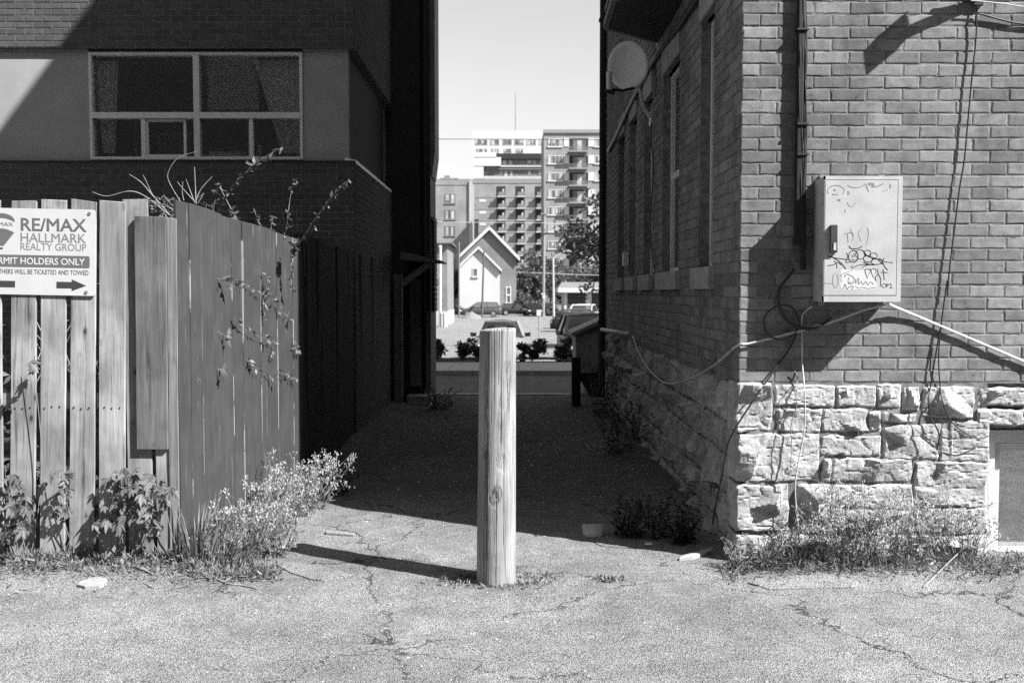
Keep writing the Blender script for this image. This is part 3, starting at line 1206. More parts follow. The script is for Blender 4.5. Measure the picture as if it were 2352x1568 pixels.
# rear part that steps out towards the alley
rb = thing('stucco_house', 'dark plain house end with small lean-to canopy, beyond the brick building', 'house', (-4, 15.5, 0))
XB = P(990, 900, 14.9).x
b = MB()
b.box(-12, XB, 14.92, 15.95, -0.2, 10.5)
wallr = b.build('wall', M['dark'], rb)
MB().box(-12.1, XB + 0.1, 14.8, 16.05, 10.5, 10.7).build('roof', M['dark'], rb)
a = P(912, 760, 14.7)
MB().box(P(906, 700, 14.6).x, P(924, 700, 14.6).x, 14.55, 14.72, 0.0, P(912, 630, 14.6).z).build('post', M['mid'], rb)
MB().box(P(942, 700, 14.9).x, P(968, 700, 14.9).x, 14.86, 14.92, 0.25, P(950, 640, 14.9).z).build('door', M['mid'], rb)
MB().box(P(974, 700, 14.9).x, XB + 0.01, 14.84, 14.92, 0.0, P(980, 716, 14.9).z).build('corner_board', M['mid'], rb)
MB().box(P(938, 905, 14.7).x, XB + 0.02, 14.5, 14.92, -0.1, 0.14).build('step', M['concrete'], rb)
b = MB()
b.tube([(P(971, 300, 14.8).x, 14.86, 0.2), (P(971, 300, 14.8).x, 14.86, 10.4)], 0.035, 8)
b.build('drain_pipe', M['black'], rb)
# oriel high on the end wall
x1 = P(1001, 200, 15.2).x
b = MB()
b.box(XB, x1, 15.0, 15.8, P(1000, 352, 15.1).z, 7.9)
b.hexa([(XB, 15.0, P(1000, 352, 15.1).z - 0.35), (XB + 0.02, 15.0, P(1000, 352, 15.1).z - 0.35), (XB + 0.02, 15.8, P(1000, 352, 15.1).z - 0.35), (XB, 15.8, P(1000, 352, 15.1).z - 0.35),
        (XB, 15.0, P(1000, 352, 15.1).z), (x1, 15.0, P(1000, 352, 15.1).z), (x1, 15.8, P(1000, 352, 15.1).z), (XB, 15.8, P(1000, 352, 15.1).z)])
b.build('oriel', M['mid'], rb)
# brick pier below it
zt, zbm = P(990, 497, 15.1).z, P(990, 715, 15.1).z
b = MB()
for k in range(int((zt - zbm) / 0.075)):
    z = zbm + k * 0.075
    for s in range(2):
        ya = 15.05 + s * 0.24
        b.box(XB - 0.05, P(999, 600, 15.1).x, ya, ya + 0.23, z, z + 0.066)
b.build('brick_pier', M['brick_new'], rb)
MB().hexa([(XB - 0.06, 15.0, zt), (P(1000, 600, 15.1).x, 15.0, zt - 0.08), (P(1000, 600, 15.1).x, 15.6, zt - 0.08), (XB - 0.06, 15.6, zt),
           (XB - 0.06, 15.0, zt + 0.06), (P(1000, 600, 15.1).x, 15.0, zt - 0.05), (P(1000, 600, 15.1).x, 15.6, zt - 0.05), (XB - 0.06, 15.6, zt + 0.06)]).build('pier_cap', M['sill'], rb)
# lean-to canopy
b = MB()
c0, c1 = P(926, 585, 14.3), P(1020, 602, 14.3)
b.hexa([(c0.x, 13.9, c0.z - 0.08), (c1.x, 13.9, c1.z - 0.015), (c1.x, 14.9, c1.z - 0.015), (c0.x, 14.9, c0.z - 0.08),
        (c0.x, 13.9, c0.z + 0.03), (c1.x, 13.9, c1.z + 0.008), (c1.x, 14.9, c1.z + 0.008), (c0.x, 14.9, c0.z + 0.03)])
can = b.build('canopy', M['mid'], rb)
MB().bar(P(924, 652, 13.95), P(985, 606, 13.95), 0.05, 0.08).build('brace', M['mid'], can)

# tall flats added outside the frame at right, to shade street and far kerb
ap = thing('apartment_building', 'tall plain apartment block added out of frame to shade the street', 'building', (18, 11.5, 0))
MB().box(13.2, 26, 7.5, 15.6, -0.2, 18.4).build('wall', M['mid'], ap)
MB().box(13.1, 26.1, 7.4, 15.7, 18.4, 18.8).build('roof', M['dark'], ap)
for fl_ in range(6):
    for i in range(4):
        MB().box(14.3 + i * 2.9, 15.8 + i * 2.9, 7.47, 7.55, 1.2 + fl_ * 2.9, 2.7 + fl_ * 2.9).build('window', M['glass_dark'], ap)

# added unseen row behind the camera, cuts sky light on the shaded walls
bb = thing('added_row', 'long plain brick row added behind the viewpoint to block sky light', 'building', (0, -12, 0))
MB().box(-45, 45, -18, -9, -0.2, 16.5).build('wall', M['brick_new'], bb)
MB().box(-45.2, 45.2, -18.2, -8.8, 16.5, 17.0).build('roof', M['dark'], bb)
for i in range(16):
    for fl_ in range(5):
        MB().box(-42 + i * 5.4, -40.4 + i * 5.4, -9.04, -8.97, 1.2 + fl_ * 3.1, 3.0 + fl_ * 3.1).build('window', M['glass_dark'], bb)

# ================================================================== PICKET FENCE
YP = 5.95                              # front face of the pickets
pf = thing('picket_fence', 'weathered grey picket fence with open gaps between its boards, carrying a parking sign', 'fence', (-4, YP + 0.05, 0))


def board_mesh(name, wd, ht, th, seed, mat, top=0.0, cut=0.0, nseg=8):
    """upright board, origin at its foot, slightly wavy edges and sawn top"""
    rng = random.Random(seed)
    vs, fs = [], []
    for j in range(nseg + 1):
        t = j / nseg
        for sx, sy in ((-1, 0), (1, 0), (1, 1), (-1, 1)):
            x = sx * wd / 2 + 0.0025 * nz(t * 5, seed, sx)
            z = t * ht
            if j == nseg:
                z += top * sx * 0.5 + rng.uniform(-0.004, 0.004)
            y = sy * th + 0.004 * nz(t * 3, seed + 9)
            vs.append((x, y, z))
    for j in range(nseg):
        for k in range(4):
            k2 = (k + 1) % 4
            fs.append((j * 4 + k, j * 4 + k2, (j + 1) * 4 + k2, (j + 1) * 4 + k))
    fs.append((3, 2, 1, 0))
    n = nseg * 4
    fs.append((n, n + 1, n + 2, n + 3))
    b_ = MB().add(vs, fs)
    me = b_.mesh(name, mat)
    bm = bmesh.new()
    bm.from_mesh(me)
    bmesh.ops.recalc_face_normals(bm, faces=bm.faces)
    eds = [e for e in bm.edges if len(e.link_faces) == 2 and e.calc_face_angle(0) > 0.8]
    bmesh.ops.bevel(bm, geom=eds, offset=0.0022, segments=1, affect='EDGES', clamp_overlap=True)
    bm.to_mesh(me)
    bm.free()
    return me


pick = [(-54, -0.5, 459, -46, 9), (27, 84, 461, 23, 79), (95, 152, 459, 91, 147), (163.5, 220.5, 460, 159, 214), (228, 288, 462, 228, 285)]
for x in range(1, 9):
    pick.append((-54 - 67.5 * x, -54 - 67.5 * x + 55, 460, -54 - 67.5 * x, -54 - 67.5 * x + 56))
for i, (t0, t1, ty, b0, b1) in enumerate(pick):
    top = P((t0 + t1) / 2, ty, YP)
    bot = P((b0 + b1) / 2, 1285, YP)
    wd = (P(t1, ty, YP).x - P(t0, ty, YP).x)
    lean = math.atan2(top.x - bot.x, top.z - 0.02)
    me = board_mesh('board', wd, top.z - 0.03, 0.019, i * 7 + 1, M['board'], random.uniform(-0.01, 0.01))
    put('board', me, pf, (bot.x, YP + random.uniform(-0.004, 0.004), 0.03), (0, lean, 0))
# rear boards near the corner
for t0, t1, ty, b0, b1, dy in ((297, 327, 458, 297, 353, 0.008), (372, 400, 500, 362, 397, 0.0)):
    a0, a1 = P(b0, 1296, YP + dy), P(b1, 1296, YP + dy)
    top = P((t0 + t1) / 2, ty, YP + dy).z
    me = board_mesh('board', a1.x - a0.x, top - 0.01, 0.019, int(t0), M['board'])
    put('board', me, pf, ((a0.x + a1.x) / 2, YP + dy, 0.01))
# rough overlay board
a0, a1 = P(309, 760, YP - 0.024), P(381, 760, YP - 0.024)
zt, zb_ = P(345, 497, YP - 0.024).z, P(345, 1032, YP - 0.024).z
me = board_mesh('board', a1.x - a0.x, zt - zb_, 0.021, 77, M['overlay'])
o = put('board', me, pf, ((a0.x + a1.x) / 2, YP - 0.024, zb_), (0, 0.008, 0))
o['label'] = 'short wide grey board nailed over the corner'
a0, a1 = P(382, 760, YP - 0.014), P(404, 760, YP - 0.014)
me = board_mesh('board', a1.x - a0.x, zt - 0.02, 0.05, 78, M['board'])
put('board', me, pf, ((a0.x + a1.x) / 2, YP - 0.014, 0.01), (0, 0.006, 0))
for z in (0.42, 1.0, 1.85):
    MB().box(-7, P(392, 900, YP + 0.05).x, YP + 0.024, YP + 0.062, z - 0.045, z + 0.045).build('rail', M['board'], pf)
for x in (-2.13, -4.4):
    MB().box(x - 0.045, x + 0.045, YP + 0.064, YP + 0.15, 0, 2.0).build('fence_post', M['board'], pf)
# nail heads along the middle rail
b = MB()
for i, (t0, t1, ty, b0, b1) in enumerate(pick[:5]):
    for px in (0.2, 0.5, 0.82):
        q = P(b0 + (b1 - b0) * px, 937 + random.uniform(-4, 4), YP - 0.003)
        b.ball(q, 0.005, 0.003, 0.006, 6, 4)
b.build('nails', M['black'], pf)

# ================================================================== PAINTED FENCE AND DARK FENCE
FA = P(412, 900, YP - 0.01)
FB = P(690, 800, 7.86)
fA, fB = Vector((FA.x, FA.y, 0)), Vector((FB.x, FB.y, 0))
gf = thing('board_fence', 'grey painted board fence along the sunny left side of the alley', 'fence', tuple((fA + fB) / 2))
dirf = (fB - fA).normalized()
angf = math.atan2(dirf.y, dirf.x)
tops = [(415, 460), (470, 477), (520, 497), (575, 513), (620, 527), (664, 543), (690, 552)]


def topz(px):
    for (x0, y0), (x1, y1) in zip(tops, tops[1:]):
        if px <= x1:
            return y0 + (y1 - y0) * (px - x0) / (x1 - x0)
    return tops[-1][1]


NB = 13
Lf = (fB - fA).length
EDGE_AT = (Lf / NB - 0.002) / 2
M['paint'] = paintmat()


def proj(p):
    d = Vector(p) - Vector((0, 0, CAMH))
    fwd = Vector((0, cos(PITCH), -sin(PITCH)))
    upv = Vector((0, sin(PITCH), cos(PITCH)))
    return CX + F * d.x / d.dot(fwd), CY - F * d.dot(upv) / d.dot(fwd)


for i in range(NB):
    t0, t1 = i / NB, (i + 1) / NB
    m_ = fA.lerp(fB, (t0 + t1) / 2)
    px = proj((m_.x, m_.y, 2.0))[0]
    e0, e1 = fA.lerp(fB, t0), fA.lerp(fB, t1)
    p0_, p1_ = proj((e0.x, e0.y, 2.0))[0], proj((e1.x, e1.y, 2.0))[0]
    zt = PL(px, topz(px), fA, fB).z + random.uniform(-0.004, 0.004)
    slope_ = PL(p1_, topz(p1_), fA, fB).z - PL(p0_, topz(p0_), fA, fB).z
    me = board_mesh('board', Lf / NB - 0.002, zt, 0.02, 200 + i, M['paint'], slope_ + random.uniform(-0.005, 0.005))
    put('board', me, gf, (m_.x, m_.y, 0.0), (random.gauss(0, 0.003), 0, angf + random.gauss(0, 0.006)))
MB().hexa([(fA.x - 0.06, fA.y + 0.02, 0.3), (fA.x - 0.022, fA.y + 0.02, 0.3), (fB.x - 0.022, fB.y, 0.3), (fB.x - 0.06, fB.y, 0.3),
           (fA.x - 0.06, fA.y + 0.02, 0.4), (fA.x - 0.022, fA.y + 0.02, 0.4), (fB.x - 0.022, fB.y, 0.4), (fB.x - 0.06, fB.y, 0.4)]).build('rail', M['board'], gf)
MB().hexa([(fA.x - 0.06, fA.y + 0.02, 1.6), (fA.x - 0.022, fA.y + 0.02, 1.6), (fB.x - 0.022, fB.y, 1.6), (fB.x - 0.06, fB.y, 1.6),
           (fA.x - 0.06, fA.y + 0.02, 1.7), (fA.x - 0.022, fA.y + 0.02, 1.7), (fB.x - 0.022, fB.y, 1.7), (fB.x - 0.06, fB.y, 1.7)]).build('rail', M['board'], gf)

df = thing('dark_fence', 'almost black board fence farther back along the shaded left side of the alley', 'fence', (XL - 0.02, 11, 0))
y = fB.y + 0.03
i = 0
while y < 13.9:
    wdd = 0.185
    q = proj((XL, y, 2.1))
    zt = 2.10 + 0.03 * nz(y * 3, 1) if y > 8.8 else 2.12
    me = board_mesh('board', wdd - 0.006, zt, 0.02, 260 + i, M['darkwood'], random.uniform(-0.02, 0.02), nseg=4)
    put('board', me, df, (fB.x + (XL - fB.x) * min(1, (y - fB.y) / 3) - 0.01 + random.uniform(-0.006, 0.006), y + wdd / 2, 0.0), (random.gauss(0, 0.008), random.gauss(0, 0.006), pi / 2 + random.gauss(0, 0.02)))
    y += wdd
    i += 1
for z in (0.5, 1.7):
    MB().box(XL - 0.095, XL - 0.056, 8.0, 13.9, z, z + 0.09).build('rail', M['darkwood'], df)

# ================================================================== SIGN
YSG = YP - 0.014


def text_mesh(body, bold=0.0):
    cu = bpy.data.curves.new('lettering', 'FONT')
    cu.body = body
    cu.size = 1.0
    cu.bevel_depth = bold
    cu.bevel_resolution = 0
    cu.resolution_u = 3
    cu.extrude = 0.0
    o_ = bpy.data.objects.new('lettering', cu)
    COL.objects.link(o_)
    dg = bpy.context.evaluated_depsgraph_get()
    me = bpy.data.meshes.new_from_object(o_.evaluated_get(dg))
    bpy.data.objects.remove(o_)
    bpy.data.curves.remove(cu)
    return me


def lettering(body, x0, x1, y0, y1, Y, mat, parent, bold=0.0, name='lettering', lift=0.0006):
    """text fitted into the rectangle given by the photo"""
    me = text_mesh(body, bold)
    xs_ = [v.co.x for v in me.vertices]
    ys2 = [v.co.y for v in me.vertices]
    a_, b_ = P(x0, y1, Y), P(x1, y0, Y)
    sx_ = (b_.x - a_.x) / (max(xs_) - min(xs_))
    sz_ = (b_.z - a_.z) / (max(ys2) - min(ys2))
    mx, my = min(xs_), min(ys2)
    for v in me.vertices:
        v.co = Vector((a_.x + (v.co.x - mx) * sx_, Y - lift, a_.z + (v.co.y - my) * sz_)) + Vector((0, -0.003 * v.co.z, 0))
    me.materials.clear()
    me.materials.append(mat)
    me.name = name
    return put(name, me, parent)


def rrect(b_, x0, x1, z0, z1, r, y0, y1, n=5):
    poly = []
    for cx, cz, a0 in ((x1 - r, z1 - r, 0), (x0 + r, z1 - r, 90), (x0 + r, z0 + r, 180), (x1 - r, z0 + r, 270)):
        for k in range(n + 1):
            a_ = R(a0 + 90 * k / n)
            poly.append((cx + r * cos(a_), cz + r * sin(a_)))
    b_.prism(poly, y0, y1)
    return b_


s0, s1 = P(-54, 677, YSG), P(217, 479, YSG)
sign = thing('parking_sign', 'white real estate parking sign with arrows, screwed to the picket fence', 'sign', ((s0.x + s1.x) / 2, YSG, (s0.z + s1.z) / 2), rot=(0, R(1.1), 0))
WL_SIGN = Matrix.Translation((-(s0.x + s1.x) / 2, -YSG, -(s0.z + s1.z) / 2))


def sput(o_):
    o_.parent = sign
    o_.matrix_parent_inverse = WL_SIGN
    return o_


b = MB()
rrect(b, s0.x, s1.x, s0.z, s1.z, 0.018, YSG, YSG + 0.004)
sput(b.build('panel', M['sign_white'], None, recalc=True))
sput(lettering('RE/MAX', 47, 198, 500.5, 531, YSG, M['sign_grey'], None, 0.02))
sput(lettering('HALLMARK', 47, 197, 535, 556, YSG, M['sign_grey2'], None, 0.012))
sput(lettering('REALTY GROUP', 47, 198, 558, 575, YSG, M['sign_grey2'], None, 0.008))
q0, q1 = P(-40, 614, YSG), P(206, 586, YSG)
b = MB()
rrect(b, q0.x, q1.x, q0.z, q1.z, 0.010, YSG - 0.0005, YSG + 0.001)
sput(b.build('printed_bar', M['sign_grey'], None, recalc=True))
sput(lettering('PERMIT HOLDERS ONLY', -24, 195, 592, 608, YSG - 0.0006, M['sign_white'], None, 0.018))
sput(lettering('ALL OTHERS WILL BE TICKETED AND TOWED', -33, 204, 619, 630, YSG, M['sign_dark'], None, 0.008))
for pts in ([(131, 646), (166, 646), (166, 640), (199, 654), (166, 667), (166, 661), (131, 661)], [(36, 646), (1, 646), (1, 640), (-32, 654), (1, 667), (1, 661), (36, 661)]):
    vs = [P(x, y, YSG - 0.0006) for x, y in pts]
    sput(MB().add(vs, [tuple(range(len(vs)))]).build('arrow', M['sign_dark'], None))
# balloon emblem
cxp, cyp = 2, 524
b1, b2, b3 = MB(), MB(), MB()


def onsign(pts, b_, dy=0.0006):
    b_.add([P(x, y, YSG - dy) for x, y in pts], [tuple(range(len(pts)))])


upper = [(cxp + 31 * cos(R(a)), 511 - 20 * sin(R(a))) for a in range(0, 181, 9)]
low = [(cxp - 31 + 62 * k / 8, 511 - 9 * sin(pi * k / 8)) for k in range(1, 8)]
onsign(upper + low, b1)
onsign([(cxp - 30, 535)] + [(cxp - 30 + 60 * k / 8, 535 - 9 * sin(pi * k / 8)) for k in range(1, 8)] + [(cxp + 30, 535), (cxp + 6, 566), (cxp - 6, 566)], b2)
onsign([(cxp - 4, 570), (cxp + 5, 570), (cxp + 4, 574), (cxp - 3, 574)], b3)
sput(b1.build('emblem', M['sign_grey'], None))
sput(b2.build('emblem', M['sign_grey'], None))
sput(b3.build('emblem', M['sign_dark'], None))
sput(lettering('RE/MAX', cxp - 27, cxp + 27, 511.5, 521, YSG, M['sign_grey'], None, 0.01))
for x, y in ((204, 488), (200, 669), (-42, 489), (-44, 666)):
    q = P(x, y, YSG)
    sput(MB().tube([q + Vector((0, 0.002, 0)), q + Vector((0, -0.004, 0))], 0.010, 12).build('screw', M['steel'], None))

# ================================================================== WOODEN POST
base = G(1141, 1334, 0.0)
PX, PY = base.x, base.y
ztop = P(1146, 757, PY - 0.1).z
po = thing('wooden_post', 'weathered round wooden post standing at the mouth of the alley', 'bollard', (PX, PY, 0))
NA, NZP = 420, 120
r0 = (P(1187, 1200, PY).x - P(1095, 1200, PY).x) / 2 * 0.985
r1 = (P(1187, 800, PY).x - P(1103, 800, PY).x) / 2 * 0.985
dxp = P(1145, 800, PY).x - P(1141, 1200, PY).x
rng = random.Random(21)
cracks = []
for _ in range(46):
    a = rng.uniform(-pi, pi)
    zc = rng.uniform(0.0, ztop)
    ln = rng.choice((0.15, 0.3, 0.5, 0.9)) * rng.uniform(0.7, 1.3)
    cracks.append((a, zc - ln / 2, zc + ln / 2, rng.uniform(0.006, 0.016), rng.uniform(0.003, 0.011), rng.uniform(-0.03, 0.03)))
for a, z0, z1 in ((-1.75, 0.9, ztop + 0.1), (-1.35, 0.75, ztop + 0.1), (-1.58, 0.0, 0.62), (-1.2, 0.2, 1.0), (-2.1, 1.0, ztop + 0.1), (-1.0, 1.1, ztop + 0.1)):
    cracks.append((a, z0, z1, 0.016, 0.011, 0.01))
vs, fs = [], []
for j in range(NZP + 1):
    t = j / NZP
    z = -0.05 + t * (ztop + 0.05)
    rr = r0 + (r1 - r0) * t
    cx_ = dxp * (t - 0.3)
    for i in range(NA):
        a = -pi + 2 * pi * i / NA
        r_ = rr * (1 + 0.012 * nz(cos(a) * 1.5, sin(a) * 1.5, z * 0.8)) + 0.0006 * nz(a * 28, z * 1.3, 4) + 0.0005 * nz(a * 60, z * 3, 8)
        for ca, z0, z1, wd, dp, tw in cracks:
            if z0 < z < z1:
                aa = ca + tw * (z - z0) * 2 + 0.010 * nz(z * 9, ca * 5)
                d = abs((a - aa + pi) % (2 * pi) - pi)
                if d < wd:
                    e_ = min(1.0, min(z - z0, z1 - z) / 0.06)
                    r_ -= dp * (1 - d / wd) * e_
        for ka, kz in ((-1.55, 0.52), (-1.72, 0.50), (-1.35, 0.70), (-1.0, 1.22)):
            d2 = ((a - ka) * rr) ** 2 + ((z - kz) * 0.6) ** 2
            if d2 < 0.0009:
                r_ += 0.004 * nz(a * 50, z * 40) - 0.003
        zz = z
        if j == NZP:
            zz += 0.006 * nz(cos(a) * 9, sin(a) * 9) - 0.012 * max(0.0, -cos(a))
        vs.append((PX + cx_ + r_ * cos(a), PY + r_ * sin(a), zz))
for j in range(NZP):
    for i in range(NA):
        i2 = (i + 1) % NA
        fs.append((j * NA + i, j * NA + i2, (j + 1) * NA + i2, (j + 1) * NA + i))
k0 = len(vs)
for i in range(NA):
    q = vs[NZP * NA + i]
    c = Vector((PX + dxp * 0.7, PY, ztop))
    vs.append(tuple(Vector(q).lerp(c, 0.12) + Vector((0, 0, 0.004))))
vs.append((PX + dxp * 0.7, PY, ztop + 0.008))
for i in range(NA):
    i2 = (i + 1) % NA
    fs.append((NZP * NA + i, NZP * NA + i2, k0 + i2, k0 + i))
    fs.append((k0 + i, k0 + i2, len(vs) - 1))
pm = MB().add(vs, fs).mesh('shaft', M['post'], True)
put('shaft', pm, po)

# ================================================================== CABINET ON THE WALL
cab_y0, cab_y1 = YR - 0.222, YR - 0.006
ca_, cb_ = P(1892, 693, cab_y0), P(2074, 404, cab_y0)
cx0, cx1, cz0, cz1 = ca_.x, cb_.x, ca_.z, cb_.z
cab = thing('utility_cabinet', 'pale metal utility cabinet covered in scribbled graffiti on the sunlit brick wall', 'cabinet', ((cx0 + cx1) / 2, YR - 0.13, cz0))
MB().box(cx0, cx1, cab_y0 + 0.006, cab_y1, cz0, cz1).build('body', M['cabinet'], cab, bevel=0.006)


def ck(z):  # zoomed photo of the cabinet -> measured units
    return (2000 + z / 4.357) / 1.0884


def cky(z):
    return (420 + z / 4.357) / 1.0884


d0, d1 = P(ck(258), cky(1385), cab_y0), P(ck(1066), cky(135), cab_y0)
fr = MB()
g = 0.004
fr.box(cx0, d0.x - g, cab_y0, cab_y0 + 0.02, cz0, cz1)
fr.box(d1.x + g, cx1, cab_y0, cab_y0 + 0.02, cz0, cz1)
fr.box(d0.x - g, d1.x + g, cab_y0, cab_y0 + 0.02, cz0, d0.z - g)
fr.box(d0.x - g, d1.x + g, cab_y0, cab_y0 + 0.02, d1.z + g, cz1)
fr.build('front_frame', M['cabinet'], cab)
MB().box(d0.x - g, d1.x + g, cab_y0 + 0.005, cab_y0 + 0.0055, d0.z - g, d1.z + g).build('gasket', M['black'], cab)
door = MB().box(d0.x, d1.x, cab_y0 - 0.002, cab_y0 + 0.004, d0.z, d1.z).build('door', M['cabinet'], cab, bevel=0.0015)
h0, h1 = P(ck(330), cky(920), cab_y0 - 0.02), P(ck(412), cky(618), cab_y0 - 0.02)
hb = MB()
hb.hexa([(h0.x, cab_y0 - 0.024, h0.z), (h1.x, cab_y0 - 0.024, h0.z), (h1.x, cab_y0 - 0.003, h0.z), (h0.x, cab_y0 - 0.003, h0.z),
         (h0.x, cab_y0 - 0.020, h1.z), (h1.x, cab_y0 - 0.020, h1.z), (h1.x, cab_y0 - 0.003, h1.z), (h0.x, cab_y0 - 0.003, h1.z)])
hb.build('handle', M['dark'], door, bevel=0.004)
q = P(ck(380), cky(855), cab_y0 - 0.026)
MB().box(q.x - 0.007, q.x + 0.007, cab_y0 - 0.027, cab_y0 - 0.0215, q.z - 0.022, q.z + 0.022).build('lock', M['cable_light'], door)
for z in (cz1 - 0.13, cz0 + 0.12):
    hm = MB().box(cx0 - 0.012, cx0, YR - 0.17, YR - 0.14, z - 0.03, z + 0.03)
    hm.box(cx0 - 0.010, cx0, YR - 0.20, YR - 0.172, z - 0.025, z + 0.025)
    hm.build('hinge', M['cabinet'], cab, bevel=0.003)
for x in (cx0 + 0.05, cx1 - 0.05):
    MB().box(x - 0.02, x + 0.02, YR - 0.02, YR - 0.004, cz1 - 0.002, cz1 + 0.03).build('wall_lug', M['steel'], cab)
    MB().box(x - 0.02, x + 0.02, YR - 0.02, YR - 0.004, cz0 - 0.03, cz0 + 0.002).build('wall_lug', M['steel'], cab)


def stroke(b_, pts, wpx=5, Y=None, curve=True):
    """flat pen stroke on the door, thickness given in zoomed pixels"""
    Y = cab_y0 - 0.0028 if Y is None else Y
    ps = [P(ck(x), cky(y), Y) for x, y in pts]
    if curve and len(ps) > 2:
        ps = smoothpath(ps, 6)
    wd = wpx * (P(ck(10), 600, Y).x - P(ck(0), 600, Y).x) / 10
    vs_ = []
    for i_, p in enumerate(ps):
        t = ps[min(i_ + 1, len(ps) - 1)] - ps[max(i_ - 1, 0)]
        nrm = Vector((-t.z, 0, t.x))
        nrm = nrm.normalized() * wd / 2 if nrm.length > 1e-9 else Vector((wd / 2, 0, 0))
        vs_ += [p + nrm, p - nrm]
    n0 = len(b_.v)
    b_.v += [tuple(v_) for v_ in vs_]
    for i_ in range(len(ps) - 1):
        b_.f.append((n0 + 2 * i_, n0 + 2 * i_ + 1, n0 + 2 * i_ + 3, n0 + 2 * i_ + 2))


def circ(cx_, cy_, rx, ry=None, a0=0, a1=360, tilt=0):
    ry = rx if ry is None else ry
    out = []
    for k_ in range(17):
        a_ = R(a0 + (a1 - a0) * k_ / 16)
        x_, y_ = rx * cos(a_), ry * sin(a_)
        t = R(tilt)
        out.append((cx_ + x_ * cos(t) - y_ * sin(t), cy_ + x_ * sin(t) + y_ * cos(t)))
    return out


g1 = MB()
stroke(g1, [(535, 845), (545, 870), (580, 880), (630, 875), (665, 860), (672, 845)], 9)
stroke(g1, circ(582, 962, 52, 64), 8)
stroke(g1, [(568, 945), (572, 975)], 7)
stroke(g1, [(590, 930), (596, 968)], 7)
stroke(g1, [(565, 990), (590, 1008), (620, 995)], 6)
stroke(g1, [(505, 920), (520, 960), (500, 1025), (548, 1020)], 7)
stroke(g1, circ(655, 940, 46, 52, tilt=-20), 6)
stroke(g1, circ(735, 925, 36, 30), 7)
stroke(g1, circ(740, 990, 50, 34, tilt=10), 8)
stroke(g1, circ(805, 955, 36, 30), 6)
stroke(g1, circ(835, 1020, 62, 30), 7)
stroke(g1, [(300, 960), (420, 985), (540, 998)], 8)
stroke(g1, [(345, 965), (430, 1020), (470, 1060), (500, 1105)], 9)
stroke(g1, [(690, 900), (740, 960), (830, 985), (885, 1030), (900, 1048)], 8)
stroke(g1, [(915, 980), (900, 1020), (895, 1048)], 8)
stroke(g1, [(865, 980), (910, 1015), (960, 1025), (1015, 1032)], 6)
stroke(g1, [(905, 1030), (925, 1080), (958, 1110)], 8)
stroke(g1, [(295, 1062), (360, 1055), (410, 1030), (450, 1055)], 7)
stroke(g1, [(370, 1010), (395, 1040), (405, 1095)], 7)
stroke(g1, [(575, 1060), (560, 1075), (575, 1085), (640, 1058), (700, 1050), (800, 1055)], 6)
stroke(g1, [(690, 1025), (745, 1045), (815, 1055)], 9)
stroke(g1, [(680, 1090), (700, 1065), (770, 1052)], 6)
g1.build('graffiti', M['black'], door)
g2 = MB()
for x, y, s in ((705, 1105, 70), (770, 1100, 60)):
    stroke(g2, [(x, y), (x + 15, y + 60), (x + 35, y + 95)], 9)
    stroke(g2, [(x, y + 5), (x + 40, y - 5), (x + 60, y + 20), (x + 40, y + 60)], 6)
stroke(g2, [(845, 1095), (850, 1150), (820, 1190), (830, 1230)], 7)
stroke(g2, [(850, 1150), (880, 1210), (875, 1290)], 8)
stroke(g2, [(905, 1100), (912, 1160), (918, 1220)], 8)
stroke(g2, [(880, 1135), (955, 1138)], 7)
stroke(g2, circ(915, 1280, 24, 20), 6)
stroke(g2, [(950, 1300), (945, 1262), (965, 1275), (985, 1258), (995, 1285), (980, 1305), (1010, 1305)], 7)
stroke(g2, [(480, 1190), (500, 1160), (540, 1165), (580, 1190), (590, 1230), (560, 1260), (520, 1255)], 7)
stroke(g2, [(530, 1190), (525, 1245), (560, 1240)], 6)
stroke(g2, [(610, 1205), (605, 1255), (640, 1200), (635, 1265), (665, 1235), (690, 1270), (715, 1235), (740, 1272), (770, 1240), (800, 1270)], 6)
stroke(g2, [(470, 1320), (490, 1265), (510, 1320), (535, 1295), (580, 1290), (560, 1325)], 7)
stroke(g2, [(600, 1285), (640, 1310), (680, 1300), (740, 1312), (830, 1300)], 5)
stroke(g2, [(440, 1180), (470, 1150), (535, 1130)], 5)
g2.build('graffiti', M['dark'], door)
g3 = MB()
stroke(g3, circ(390, 250, 92, 60, 150, 400), 7)
stroke(g3, circ(378, 243, 10, 8), 8)
stroke(g3, [(350, 280), (375, 292), (412, 285)], 9)
stroke(g3, [(520, 190), (560, 210), (620, 215), (680, 195), (720, 168)], 7)
stroke(g3, [(525, 250), (530, 290)], 16)
stroke(g3, [(720, 175), (735, 225), (748, 262)], 8)
stroke(g3, [(745, 175), (790, 175), (800, 200)], 26)
stroke(g3, [(770, 205), (830, 205), (880, 185), (908, 168)], 9)
stroke(g3, [(980, 175), (985, 220)], 14)
stroke(g3, [(900, 255), (935, 245), (945, 230)], 4)
stroke(g3, circ(560, 360, 45, 62, 20, 170), 5)
stroke(g3, [(515, 720), (525, 810)], 7)
stroke(g3, [(480, 722), (540, 705), (575, 712), (580, 770), (560, 790)], 6)
stroke(g3, [(550, 660), (575, 740)], 6)
stroke(g3, [(735, 650), (745, 730), (720, 835)], 6)
stroke(g3, [(660, 665), (640, 695), (640, 740), (670, 800)], 4)
stroke(g3, circ(385, 1225, 30, 75, -60, 260), 6)
stroke(g3, [(265, 1255), (360, 1258)], 4)
stroke(g3, [(410, 345), (440, 352)], 18)
stroke(g3, [(490, 450), (492, 490)], 8)
g3.build('graffiti', M['steel'], door)
